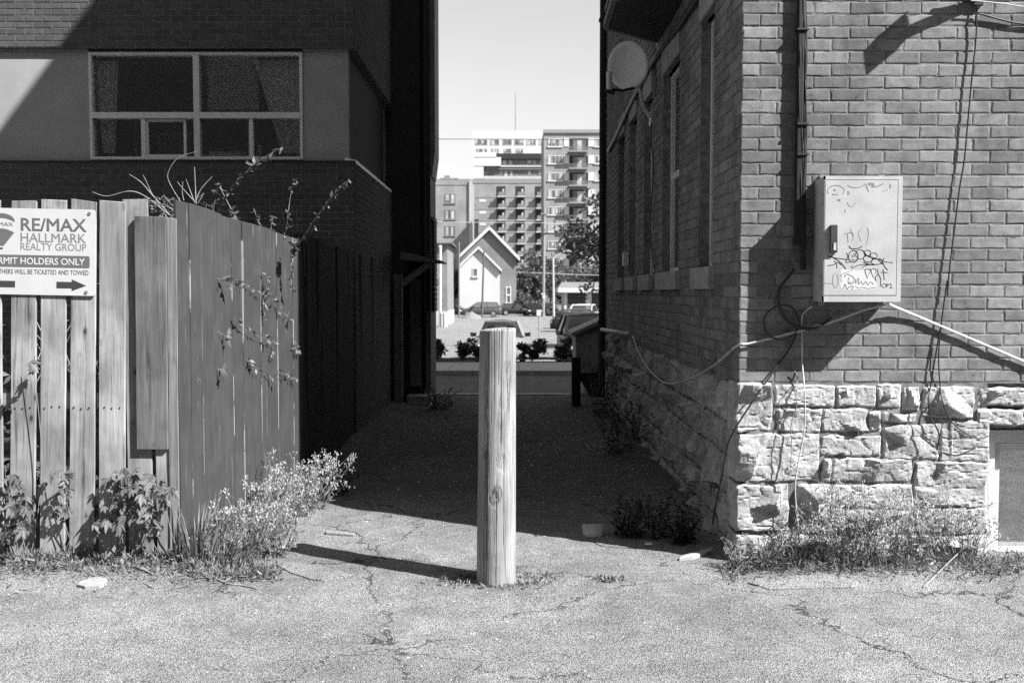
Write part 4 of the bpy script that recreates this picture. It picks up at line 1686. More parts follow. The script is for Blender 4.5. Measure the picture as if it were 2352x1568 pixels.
# torn sticker
vs = [P(ck(x), cky(y), cab_y0 - 0.0024) for x, y in ((440, 1115), (470, 1100), (530, 1108), (545, 1125), (610, 1112), (690, 1110), (820, 1115), (826, 1160), (800, 1200), (835, 1255), (843, 1320), (760, 1330), (640, 1322), (520, 1330), (455, 1325), (432, 1262), (462, 1235), (450, 1180))]
MB().add(vs, [tuple(range(len(vs)))]).build('sticker', M['white'], door)

# ================================================================== CABLES AND SMALL FITTINGS ON THE HOUSE
def zz8(x, y):   # zoomed photo of the lower right wall
    return (1450 + x / 2.119) / 1.0884, (700 + y / 2.119) / 1.0884


def zz7(x, y):
    return (1450 + x / 2.119) / 1.0884, (y / 2.119) / 1.0884


def wire(name, pts, r, mat, label, cat='cable', zf=zz8, Y=YR - 0.02, wob=0.0, group=None, k=6):
    ps = []
    for p in pts:
        yy = p[2] if len(p) > 2 else Y
        ps.append(P(*zf(p[0], p[1]), yy))
    ps = smoothpath(ps, k)
    if wob:
        ps = [p + Vector((wob * nz(p.z * 6, i * 0.1), 0.3 * wob * nz(p.z * 5, 3), 0)) for i, p in enumerate(ps)]
    o_ = MB().tube(ps, r, 7).build(name, mat, None, smooth=True)
    return tag(o_, label, cat, group)


bun = thing('cable_bundle', 'thick bundle of black cables running down the wall to the cabinet', 'cables', tuple(P(*zz7(1170, 900), YR - 0.04)))
rng = random.Random(3)
for i in range(9):
    xo = rng.uniform(1152, 1200)
    pts = []
    for j, yv in enumerate((-260, 0, 150, 300, 480, 650, 820, 1000, 1250, 1430)):
        pull = 1176 + 6 * sin(j)
        pts.append(P(*zz7(pull + (xo - pull) * (1.0 if j < 7 else 0.5) + rng.uniform(-5, 5), yv), YR - 0.022 - 0.03 * rng.random()))
    MB().tube(smoothpath(pts, 5), rng.uniform(0.0045, 0.0075), 7).build('cable', M['cable'], bun, smooth=True)
for yv in (160, 660, 820):
    q = P(*zz7(1176, yv), YR - 0.035)
    MB().box(q.x - 0.035, q.x + 0.035, YR - 0.06, YR - 0.003, q.z - 0.006, q.z + 0.006).build('strap', M['cable'], bun, bevel=0.002)
pc = P(*zz7(1165, 0), YR)
MB().box(P(*zz7(1148, 0), YR).x, P(*zz7(1180, 0), YR).x, YR - 0.05, YR - 0.002, P(*zz7(1165, 1300), YR).z, 3.9).build('cover_strip', M['cable'], bun, bevel=0.006)

wire('cable', [(1135, -60), (1110, -25), (1060, 40), (1050, 110), (1080, 195), (1140, 243), (1220, 258), (1290, 232), (1330, 200, YR - 0.1)], 0.010, M['dark'], 'thick grey hose looping from the bundle to the cabinet underside', Y=YR - 0.04)
wire('cable', [(1160, 225), (1130, 150), (1065, 132), (1000, 165), (973, 225), (1000, 290), (1060, 315), (1130, 290), (1160, 240)], 0.005, M['cable'], 'thin black cable coiled in a round loop beside the cabinet', Y=YR - 0.035)
wire('cable', [(1150, 250), (1140, 300), (1105, 370), (1040, 460), (930, 620, YR - 0.07), (850, 740, YR - 0.09), (815, 800, YR - 0.09), (780, 880, YR - 0.05), (750, 1040, YR + 0.02), (720, 1180, YR + 0.1), (702, 1290, YR + 0.2)], 0.0055, M['cable'], 'black cable slanting down across the stone base round the house corner', Y=YR - 0.02)
wire('cable', [(1225, 140, YR - 0.1), (1195, 165), (1175, 200), (1176, 330), (1178, 450), (1190, 600, YR - 0.08), (1187, 800, YR - 0.08), (1150, 1000, YR - 0.09), (1140, 1100, YR - 0.09), (1148, 1250, YR - 0.09), (1162, 1390, YR - 0.1)], 0.0045, M['cable_light'], 'pale cable hanging from the cabinet down to the weeds', Y=YR - 0.02)
wire('cable', [(1135, 480), (1150, 520), (1140, 580, YR - 0.07), (1150, 660, YR - 0.07), (1125, 740, YR - 0.07), (1115, 800, YR - 0.07), (1122, 880, YR - 0.075), (1115, 980, YR - 0.08)], 0.003, M['stem'], 'thin frayed cord dangling on the stone base under the cabinet', wob=0.008)
c5 = [P(*zz8(1620, 130), YR - 0.06), P(*zz8(1500, 160), YR - 0.05), P(*zz8(1300, 232), YR - 0.04), P(*zz8(1100, 285), YR - 0.03), P(*zz8(900, 335), YR - 0.02)]
side_pts = [(835, 345), (760, 410), (700, 458), (600, 515), (480, 550), (400, 510), (330, 420), (280, 300)]
cs = []
for x, y in side_pts:
    px, py = zz8(x, y)
    d = ray(px, py)
    t = (XR - 0.025) / d.x
    q = Vector((0, 0, CAMH)) + d * t
    if q.y < YR:
        q = P(px, py, YR - 0.01)
    cs.append(q)
tag(MB().tube(smoothpath(c5 + cs, 6), 0.007, 7).build('cable', M['cable_light'], smooth=True), 'pale grey cable from cabinet sagging along the shaded alley wall', 'cable')
wire('cable', [(1630, 118, YR - 0.12), (1650, 135, YR - 0.05), (1780, 190), (1910, 245), (2100, 325), (2352, 432), (2600, 535), (2900, 650)], 0.009, M['conduit'], 'straight white conduit slanting down right across the bricks from the cabinet', Y=YR - 0.02, k=3)
wire('cable', [(2110, 20), (2100, 80), (2098, 200), (2075, 420), (2055, 640), (2035, 850), (2010, 1000), (1985, 1200), (1960, 1400), (1945, 1568)], 0.0048, M['cable'], 'upper black drop cable running from the lamp bracket down the bricks', zf=zz7, Y=YR - 0.025)
wire('cable', [(1945, 2), (1928, 120), (1912, 240), (1892, 350), (1872, 470), (1858, 560), (1845, 640, YR - 0.07), (1858, 730, YR - 0.07), (1888, 780, YR - 0.08), (1903, 830, YR - 0.08), (1890, 900, YR - 0.08)], 0.0045, M['cable'], 'black cable end trailing onto the stones below the white conduit', Y=YR - 0.022)
wire('cable', [(1915, 235), (1902, 350), (1900, 450), (1908, 560), (1920, 640, YR - 0.07), (1960, 740, YR - 0.08), (2040, 810, YR - 0.08), (2110, 838, YR - 0.08), (2175, 822, YR - 0.06)], 0.004, M['cable'], 'thin black cable curving from the conduit to the basement window', Y=YR - 0.022)
b = thing('floodlight', 'floodlight on an angled arm, its bracket and wires showing at the top', 'lamp', tuple(P(2243, 6, YR)))
mnt = P(2243, 4, YR)
MB().box(mnt.x - 0.03, mnt.x + 0.03, YR - 0.03, YR - 0.003, mnt.z - 0.03, mnt.z + 0.08).build('mount', M['dark'], b, bevel=0.004)
tip = mnt + Vector((0.04, -0.31, 0.38))
MB().tube([mnt + Vector((0, -0.02, 0.02)), tip], 0.024, 10).build('arm', M['dark'], b)
u1, u2 = Vector((0.0885, 0, 0.074)), Vector((-0.013, 0, 0.0675))
c_ = mnt + Vector((0.055, -0.31, 0.40))
th_ = Vector((0.0, -0.05, 0.0))
MB().hexa([c_ - u1 - u2, c_ + u1 - u2, c_ + u1 - u2 + th_, c_ - u1 - u2 + th_, c_ - u1 + u2, c_ + u1 + u2, c_ + u1 + u2 + th_, c_ - u1 + u2 + th_]).build('lamp_head', M['dark'], b, recalc=True)
MB().tube(smoothpath([mnt + Vector((0, -0.02, 0.03)), mnt + Vector((-0.12, -0.05, 0.045)), mnt + Vector((-0.20, -0.04, 0.02))], 5), 0.008, 6).build('wire_stub', M['dark'], b)
wire('cable', [(2070, 5), (2120, 8), (2250, 22), (2352, 38), (2600, 70), (2900, 90)], 0.004, M['cable_light'], 'thin pale wire leading right from the lamp bracket', zf=zz7, Y=YR - 0.05)
wire('cable', [(2100, 70), (2160, 85), (2250, 110), (2352, 128), (2600, 150), (2900, 160)], 0.006, M['cable'], 'black wire leading right below the lamp bracket', zf=zz7, Y=YR - 0.02)


# conduit running along the lintels of the alley wall
def side(px, py, off=0.02):
    d = ray(px, py)
    t = (XR - off) / d.x
    return Vector((0, 0, CAMH)) + d * t


pts = [side(1640, -60), side(1600, 0), side(1560, 62), side(1530, 100), side(1507, 132), side(1480, 182), side(1450, 240), side(1420, 305), side(1398, 348)]
tag(MB().tube(smoothpath(pts, 4), 0.028, 8).build('conduit', M['cable'], smooth=True), 'dark conduit running above the alley windows of the brick house', 'conduit')
pts = [side(1497, 285, 0.03), side(1496, 330, 0.02), side(1501, 380, 0.02), side(1495, 480, 0.02), side(1495, 560, 0.02), side(1503, 615, 0.05)]
tag(MB().tube(smoothpath(pts, 5), 0.006, 6).build('cable', M['cable'], smooth=True), 'thin cable hanging from the satellite dish foot down the alley wall', 'cable')

# satellite dish
foot = side(1497, 270, 0.0)
cdish = P(1442, 150, foot.y - 0.25)
dish = thing('satellite_dish', 'grey oval satellite dish on a bent arm high on the shaded alley wall', 'satellite dish', tuple(foot))
nrm = Vector((-0.38, -0.90, 0.22)).normalized()
uu = nrm.cross(Vector((0, 0, 1))).normalized()
vv = uu.cross(nrm).normalized()
tl = R(-17)
u2_, v2_ = uu * cos(tl) + vv * sin(tl), -uu * sin(tl) + vv * cos(tl)
vs, fs = [cdish - nrm * 0.05], []
NR, ND = 6, 36
for i in range(1, NR + 1):
    for j in range(ND):
        a = 2 * pi * j / ND
        rr = i / NR
        vs.append(cdish + u2_ * (0.20 * rr * cos(a)) + v2_ * (0.255 * rr * sin(a)) - nrm * (0.05 * (1 - rr * rr)))
for j in range(ND):
    fs.append((0, 1 + j, 1 + (j + 1) % ND))
for i in range(NR - 1):
    for j in range(ND):
        j2 = (j + 1) % ND
        fs.append((1 + i * ND + j, 1 + (i + 1) * ND + j, 1 + (i + 1) * ND + j2, 1 + i * ND + j2))
m_ = MB().add(vs, fs)
k0 = len(m_.v)
m_.v += [tuple(Vector(v_) - nrm * 0.012) for v_ in m_.v[1 + (NR - 1) * ND:1 + NR * ND]]
for j in range(ND):
    m_.f.append((1 + (NR - 1) * ND + j, k0 + j, k0 + (j + 1) % ND, 1 + (NR - 1) * ND + (j + 1) % ND))
m_.build('reflector', M['dish'], dish, smooth=True)
low = cdish - v2_ * 0.25
MB().tube(smoothpath([foot + Vector((-0.02, 0, 0)), foot + Vector((-0.10, -0.08, 0.12)), low - nrm * 0.04 + Vector((0.05, 0, 0)), low - nrm * 0.05], 5), 0.02, 8).build('arm', M['dish'], dish)
MB().box(foot.x - 0.02, foot.x + 0.01, foot.y - 0.05, foot.y + 0.05, foot.z - 0.08, foot.z + 0.05).build('foot_plate', M['dish'], dish)
fe = P(1399, 205, cdish.y - 0.33)
MB().tube([low, low.lerp(fe, 0.5) + Vector((0, 0, -0.02)), fe], 0.013, 7).build('feed_arm', M['dark'], dish)
MB().tube([fe + Vector((0, 0, -0.01)), fe + Vector((0.0, 0.02, 0.16))], 0.027, 10).build('receiver', M['dish'], dish)
MB().tube([fe + Vector((-0.03, 0, -0.01)), fe + Vector((0.05, 0.03, -0.03))], 0.022, 8).build('clamp', M['dark'], dish)
# small boxes and pipe on the alley wall
q = side(1444, 595, 0.0)
tag(MB().box(XR - 0.07, XR - 0.003, q.y - 0.05, q.y + 0.05, q.z - 0.08, q.z + 0.08).build('junction_box', M['conduit'], bevel=0.005), 'small pale junction box on the shaded alley wall', 'junction box')
pp = [P(1382, 757, 12.6), P(1414, 762, 12.2), P(1446, 767, 11.75)]
tag(MB().tube(pp, 0.026, 8).build('pipe', M['conduit'], smooth=True), 'short white pipe sticking out low across the shaded alley wall', 'pipe')

# ================================================================== FAR BUILDINGS
ZG = -1.08
M['far_brick'] = wallbrick('far brick', 0.215, 0.25, 0.075)
M['far_brick_light'] = plain('far pale brick', 0.21, 0.9, 0.2, 0.06, 0.4)
M['far_white'] = plain('white cladding', 0.46, 0.7, 0.3, 0.03, 0.3)
M['far_pale'] = plain('pale spandrel', 0.36, 0.7, 0.3, 0.05, 0.5)
M['far_glass'] = plain('far glass', 0.10, 0.15, 0.5, 0.35, 0.6)
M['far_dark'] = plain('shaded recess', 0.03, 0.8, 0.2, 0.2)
M['far_curtain'] = plain('far curtain', 0.34, 0.9, 0.2, 0.2, 0.9)
M['siding'] = plain('white siding', 0.45, 0.7, 0.3, 0.04, 0.8)
M['house_brick'] = wallbrick('house brick', 0.17, 0.2, 0.075)
M['shingle'] = plain('roof shingle', 0.07, 0.95, 0.2, 0.25, 3.0)


def rect(b_, x0, x1, y0, y1, Y, front=0.0, depth=0.2):
    """box whose front face covers the given part of the photo at distance Y"""
    a_, c_ = P(x0, y1, Y), P(x1, y0, Y)
    b_.box(a_.x, c_.x, Y - front, Y - front + depth, a_.z, c_.z)
    return b_


def far_building(name, label, x0, x1, ytop, Y, mat, depth):
    a_, c_ = P(x0, 700, Y), P(x1, ytop, Y)
    t = thing(name, label, 'building', ((a_.x + c_.x) / 2, Y + depth / 2, ZG))
    w_ = MB().box(a_.x, c_.x, Y, Y + depth, ZG, c_.z).build('wall', mat, t)
    return t, w_


rng = random.Random(31)


def far_window(par, x0, x1, y0, y1, Y, lights=3, framem='far_white', sill=True, curt=0.6, thick=0.10):
    a_, c_ = P(x0, y1, Y), P(x1, y0, Y)
    f_ = MB()
    f_.box(a_.x, a_.x + thick, Y - 0.08, Y - 0.003, a_.z, c_.z)
    f_.box(c_.x - thick, c_.x, Y - 0.08, Y - 0.003, a_.z, c_.z)
    f_.box(a_.x + thick, c_.x - thick, Y - 0.08, Y - 0.003, c_.z - thick, c_.z)
    f_.box(a_.x - (0.1 if sill else 0), c_.x + (0.1 if sill else 0), Y - (0.16 if sill else 0.08), Y - 0.003, a_.z - (0.14 if sill else 0), a_.z + thick * 0.6)
    wd = (c_.x - a_.x)
    for i in range(1, lights):
        x = a_.x + wd * i / lights
        f_.box(x - thick * 0.3, x + thick * 0.3, Y - 0.075, Y - 0.003, a_.z + thick * 0.6, c_.z - thick)
    wo = f_.build('window', M[framem], par)
    p_ = MB().box(a_.x + thick, c_.x - thick, Y - 0.03, Y - 0.02, a_.z, c_.z - thick)
    p_.build('pane', M['far_glass'], wo)
    cu_ = MB()
    any_ = False
    for i in range(lights):
        if rng.random() < curt:
            x = a_.x + wd * (i + rng.uniform(0.0, 0.3)) / lights
            x2 = min(c_.x - thick, x + wd / lights * rng.uniform(0.3, 0.8))
            cu_.box(max(x, a_.x + thick), x2, Y - 0.045, Y - 0.035, a_.z + rng.choice((0.1, 0.1, 0.5)), c_.z - thick)
            any_ = True
    if any_:
        cu_.build('curtain', M['far_curtain'], wo)['kind'] = 'stuff'
    return wo


# right-hand flats
YA = 160.0
t, w_ = far_building('apartment_building', 'grey brick flats with stacked balconies and white panels, behind the alley gap', 1248.5, 1520, 297.5, YA, M['far_brick'], 14)
rect(MB(), 1247, 1521, 298.5, 306, YA, 0.25, 0.24).build('cornice', M['far_brick_light'], t)
for fl_ in range(10):
    yt = 318.5 + 39.1 * fl_
    if yt > 660:
        break
    for xo in (0, 140):
        far_window(t, 1259 + xo, 1292 + xo, yt, yt + 18.5, YA, 4)
        rect(MB(), 1295 + xo, 1307 + xo, yt - 1, yt + 18.5, YA, 0.10, 0.09).build('panel', M['far_white'], t)
        rect(MB(), 1351 + xo, 1365 + xo, yt - 1, yt + 18.5, YA, 0.10, 0.09).build('panel', M['far_white'], t)
        far_window(t, 1366 + xo, 1398 + xo, yt, yt + 18.5, YA, 4)
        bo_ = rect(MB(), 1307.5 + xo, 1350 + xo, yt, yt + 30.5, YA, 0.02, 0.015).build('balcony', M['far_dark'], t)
        rect(MB(), 1306 + xo, 1349 + xo, yt + 29.5, yt + 33, YA, 1.3, 1.27).build('slab', M['far_brick_light'], bo_)
        rl = MB()
        rect(rl, 1306 + xo, 1349 + xo, yt + 26.5, yt + 27.6, YA, 1.3, 0.05)
        for i in range(15):
            rect(rl, 1306 + xo + i * 3, 1306.7 + xo + i * 3, yt + 22, yt + 29.5, YA, 1.3, 0.03)
        rect(rl, 1306 + xo, 1349 + xo, yt + 21, yt + 22, YA, 1.3, 0.05)
        rl.build('railing', M['mid'], bo_)
        dr = MB()
        rect(dr, 1316 + xo, 1346 + xo, yt + 3, yt + 30, YA, 0.05, 0.02)
        dr.build('door', M['far_glass'], bo_)
        rect(MB(), 1326 + xo, 1336 + xo, yt + 4, yt + 29, YA, 0.07, 0.012).build('curtain', M['far_curtain'], bo_)

# white tower
YT = 300.0
t, w_ = far_building('office_tower', 'bright white office tower with a row of square windows, tallest and farthest', 1084.5, 1300, 300.5, YT, M['far_white'], 25)
for i, (x0, x1) in enumerate(((1091, 1120), (1125.5, 1147), (1154, 1176), (1181.5, 1203), (1209, 1231), (1237.5, 1259))):
    far_window(t, x0, x1, 320.5, 333.5, YT, 2, curt=0.3, sill=False, thick=0.12)
    if i < 4:
        far_window(t, x0 + 3, x1 - 1, 341.5, 352, YT, 2, framem='far_white', curt=0.9, sill=False)
far_window(t, 1093, 1108, 383, 389, YT, 2, sill=False, curt=0)
far_window(t, 1100, 1120, 364, 372, YT, 2, sill=False, curt=0.8)
mast = MB().tube([P(1184, 300, YT + 8), P(1184, 214, YT + 8)], 0.16, 6, 0.09).build('mast', M['mid'], t)

# grey glazed block in front of the tower
YGb = 262.0
t, w_ = far_building('office_block', 'grey glazed block with dark overhang and stepped white ends, below the white tower', 1110, 1300, 355, YGb, M['mid'], 20)
rect(MB(), 1137, 1300, 354, 366.5, YGb, 1.2, 1.19).build('overhang', M['far_dark'], t)
for i in range(4):
    far_window(t, 1153 + i * 28.5, 1180 + i * 28.5, 367, 380, YGb, 2, framem='mid', sill=False, curt=0.4)
rect(MB(), 1148, 1300, 380.5, 384.5, YGb, 0.8, 0.79).build('band', M['far_pale'], t)
rect(MB(), 1112, 1300, 385, 390, YGb, 0.6, 0.59).build('band', M['mid'], t)
for i in range(5):
    far_window(t, 1120 + i * 26, 1144 + i * 26, 391, 405, YGb, 2, framem='mid', sill=False, curt=0.5)
rect(MB(), 1112, 1300, 405, 412, YGb, 0.7, 0.69).build('band', M['far_pale'], t)
rect(MB(), 1090, 1151, 363, 383, YGb, 1.6, 1.59).build('white_end', M['far_white'], t)
rect(MB(), 1090, 1140, 352, 362.9, YGb, 1.7, 1.69).build('white_end', M['far_white'], t)
rect(MB(), 1088, 1111, 383.2, 412, YGb, 1.5, 1.49).build('white_end', M['far_white'], t)

# middle brick block with three balcony columns
YM = 225.0
t, w_ = far_building('brick_flats', 'brick flats with three columns of narrow dark balconies, behind the gabled house', 1083, 1262, 412, YM, M['far_brick'], 15)
rect(MB(), 1083, 1262, 412.5, 421, YM, 0.1, 0.09).build('band', M['far_brick_light'], t)
for fl_ in range(8):
    y0 = 428 + 27 * fl_
    rect(MB(), 1085, 1262, y0 + 26 - 2, y0 + 26, YM, 0.06, 0.05).build('band', M['far_brick_light'], t)
    for x0 in (1141, 1185, 1229.5):
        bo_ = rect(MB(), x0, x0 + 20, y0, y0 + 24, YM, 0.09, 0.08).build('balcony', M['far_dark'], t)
        rect(MB(), x0 + 1, x0 + 21, y0 + 23, y0 + 25.6, YM, 1.2, 1.1).build('slab', M['far_pale'], bo_)
        rect(MB(), x0 + 13, x0 + 17, y0 + 6, y0 + 23, YM, 0.11, 0.015).build('curtain', M['far_pale'], bo_)
        rect(MB(), x0 + 4, x0 + 19, y0 + 14, y0 + 22.8, YM, 1.1, 0.03).build('railing', M['mid'], bo_)
    rect(MB(), 1100.5, 1116, y0 + 30, y0 + 36, YM, 0.06, 0.05).build('window', M['far_white'], t)
rect(MB(), 1085.5, 1099, 505, 600, YM, 2.0, 1.9).build('shade_strip', M['far_dark'], t)  # dark box standing in for the shadow at the left edge of the flats

# left brick block
YB = 175.0
t, w_ = far_building('brick_block', 'plain brick block with paired windows and white corner pipe, left of the gap', 880, 1082, 411, YB, M['far_brick'], 14)
rect(MB(), 1011, 1052, 408.5, 412, YB, 0.05, 3).build('parapet', M['far_brick'], t)
rect(MB(), 1018.5, 1031, 400, 410.8, YB, -2, 1.2).build('chimney', M['mid'], t)
rect(MB(), 1078, 1084, 416, 640, YB, 0.3, 0.28).build('corner_pipe', M['far_pale'], t)
rect(MB(), 960, 1077.5, 414, 425, YB, 0.08, 0.07).build('band', M['far_brick'], t)
for i in range(7):
    y0 = 445 + 37.2 * i
    far_window(t, 1022, 1046, y0, y0 + 22, YB, 2, framem='mid', curt=1.0)
    far_window(t, 975, 999, y0, y0 + 22, YB, 2, framem='mid', curt=0.8)

# ================================================================== GABLED HOUSE
YH = 125.0


def gable_wall(b_, pts, Y, depth):
    ps = [P(x, y, Y) for x, y in pts]
    b_.prism([(p.x, p.z) for p in ps], Y, Y + depth)
    return b_


hs = thing('gabled_house', 'tall gabled house with a bright white front wing across the far lot', 'house', (P(1120, 700, YH).x, YH + 4, ZG))
gable_wall(MB(), [(1058, 592), (1124, 529), (1186, 590), (1186, 722), (1058, 722)], YH, 9).build('wall', M['house_brick'], hs, recalc=True)
gable_wall(MB(), [(1055, 610), (1099, 570), (1147.5, 614), (1147.5, 722), (1055, 722)], YH - 1.6, 1.58).build('front_wing', M['siding'], hs, recalc=True)


def roof_slab(x0, y0, x1, y1, Y0, Y1, th, fascia, parent):
    a_, c_ = P(x0, y0, Y0), P(x1, y1, Y0)
    d_ = Vector((0, Y1 - Y0, 0))
    u_ = Vector((0, 0, th))
    MB().hexa([a_ - u_, c_ - u_, c_ - u_ + d_, a_ - u_ + d_, a_, c_, c_ + d_, a_ + d_]).build('roof', M['shingle'], parent, recalc=True)
    f_ = Vector((0, -0.06, 0))
    MB().hexa([a_ - u_ * 1.25 + f_, c_ - u_ * 1.25 + f_, c_ - u_ * 1.25 + f_ * 0.1, a_ - u_ * 1.25 + f_ * 0.1, a_ + u_ * 0.1 + f_, c_ + u_ * 0.1 + f_, c_ + u_ * 0.1 + f_ * 0.1, a_ + u_ * 0.1 + f_ * 0.1]).build('fascia', M[fascia], parent, recalc=True)


roof_slab(1054, 586, 1124.3, 519, YH - 0.45, YH + 9, 0.36, 'far_white', hs)
roof_slab(1123.7, 519, 1194.5, 592, YH - 0.45, YH + 9, 0.36, 'far_white', hs)
roof_slab(1054, 609, 1099.3, 565, YH - 1.95, YH - 0.01, 0.26, 'far_white', hs)
roof_slab(1098.7, 565, 1153, 619, YH - 1.95, YH - 0.01, 0.26, 'far_white', hs)
far_window(hs, 1085.5, 1097.5, 616, 635, YH - 1.6, 1, curt=0.3)
far_window(hs, 1162, 1174, 658, 696, YH, 1, curt=0.0, thick=0.14)
MB().box(P(1162, 700, YH).x, P(1174, 700, YH).x, YH - 0.1, YH - 0.01, P(1168, 678, YH).z - 0.08, P(1168, 676, YH).z + 0.02).build('meeting_rail', M['far_white'], hs)

# small brick house at the left edge of the lot
YQ = 84.0
ql = thing('small_brick_house', 'narrow brick house side with pale stone base at the left edge of the lot', 'house', (P(985, 700, YQ).x, YQ + 5, ZG))
a_ = P(1027.5, 714, YQ)
MB().box(-12, a_.x, YQ, YQ + 9, P(1000, 714, YQ).z, P(1000, 560, YQ).z).build('wall', M['house_brick'], ql)
MB().box(-12.1, a_.x + 0.06, YQ - 0.06, YQ + 9, ZG, P(1000, 714, YQ).z - 0.004).build('base', M['far_pale'], ql)
MB().hexa([(-12.3, YQ - 0.5, P(1000, 560, YQ).z), (a_.x + 0.4, YQ - 0.5, P(1000, 560, YQ).z), (a_.x + 0.4, YQ + 9.5, P(1000, 560, YQ).z), (-12.3, YQ + 9.5, P(1000, 560, YQ).z),
           (-12.3, YQ + 3.5, P(1000, 552, YQ).z), (a_.x + 0.3, YQ + 3.5, P(1000, 552, YQ).z), (a_.x + 0.3, YQ + 5, P(1000, 552, YQ).z), (-12.3, YQ + 5, P(1000, 552, YQ).z)]).build('roof', M['shingle'], ql)
rect(MB(), 998, 1008, 640, 654, YQ, 0.05, 0.04).build('window', M['far_glass'], ql)
rect(MB(), 998, 1008, 570, 590, YQ, 0.05, 0.04).build('window', M['far_glass'], ql)

# garage with dark doors
YGr = 118.0
ga = thing('garage', 'low white garage with dark doors at the right of the lot', 'garage', (P(1340, 690, YGr).x, YGr + 3, ZG))
gx0, gx1 = P(1296, 690, YGr).x, P(1480, 690, YGr).x
MB().box(gx0, gx1, YGr, YGr + 7, ZG, P(1340, 672, YGr).z).build('wall', M['far_white'], ga)
MB().box(P(1281, 690, YGr).x, gx1 + 0.5, YGr - 0.8, YGr + 7.5, P(1340, 671.5, YGr).z, P(1340, 661, YGr).z).build('fascia', M['far_white'], ga)
a_ = P(1281, 661, YGr)
MB().hexa([(a_.x, YGr - 0.8, a_.z + 0.003), (gx1 + 0.5, YGr - 0.8, a_.z + 0.003), (gx1 + 0.5, YGr + 7.5, a_.z + 0.003), (a_.x, YGr + 7.5, a_.z + 0.003),
           (a_.x + 0.6, YGr + 2.5, a_.z + 0.7), (gx1, YGr + 2.5, a_.z + 0.7), (gx1, YGr + 4, a_.z + 0.7), (a_.x + 0.6, YGr + 4, a_.z + 0.7)]).build('roof', M['mid'], ga)
for x0, x1 in ((1303.5, 1345), (1359, 1400)):
    dd = rect(MB(), x0, x1, 673, 722, YGr, 0.06, 0.05).build('garage_door', M['far_dark'], ga)
    pb = MB()
    for i in range(4):
        for j in range(3):
            rect(pb, x0 + 1 + i * 10, x0 + 10 + i * 10, 674 + j * 12, 684 + j * 12, YGr, 0.075, 0.02)
    pb.build('door_panel', M['dark'], dd)


# ================================================================== CARS
M['car_silver'] = plain('pale car paint', 0.20, 0.3, 0.6, 0.03, 2.0)
M['car_grey'] = plain('grey car paint', 0.06, 0.4, 0.3, 0.05, 2.0)
M['car_dark'] = plain('dark car paint', 0.015, 0.4, 0.25, 0.05, 2.0)
M['car_white'] = plain('white car paint', 0.62, 0.3, 0.6, 0.03, 2.0)
M['tyre'] = plain('tyre rubber', 0.02, 0.85, 0.2, 0.1)
M['rim'] = plain('wheel rim', 0.35, 0.35, 0.6, 0.1, metal=0.5)
M['car_glass'] = glassmat('car glass', 0.14, 0.6, 0.03)
M['lens'] = plain('lamp lens', 0.62, 0.1, 0.8, 0.05)


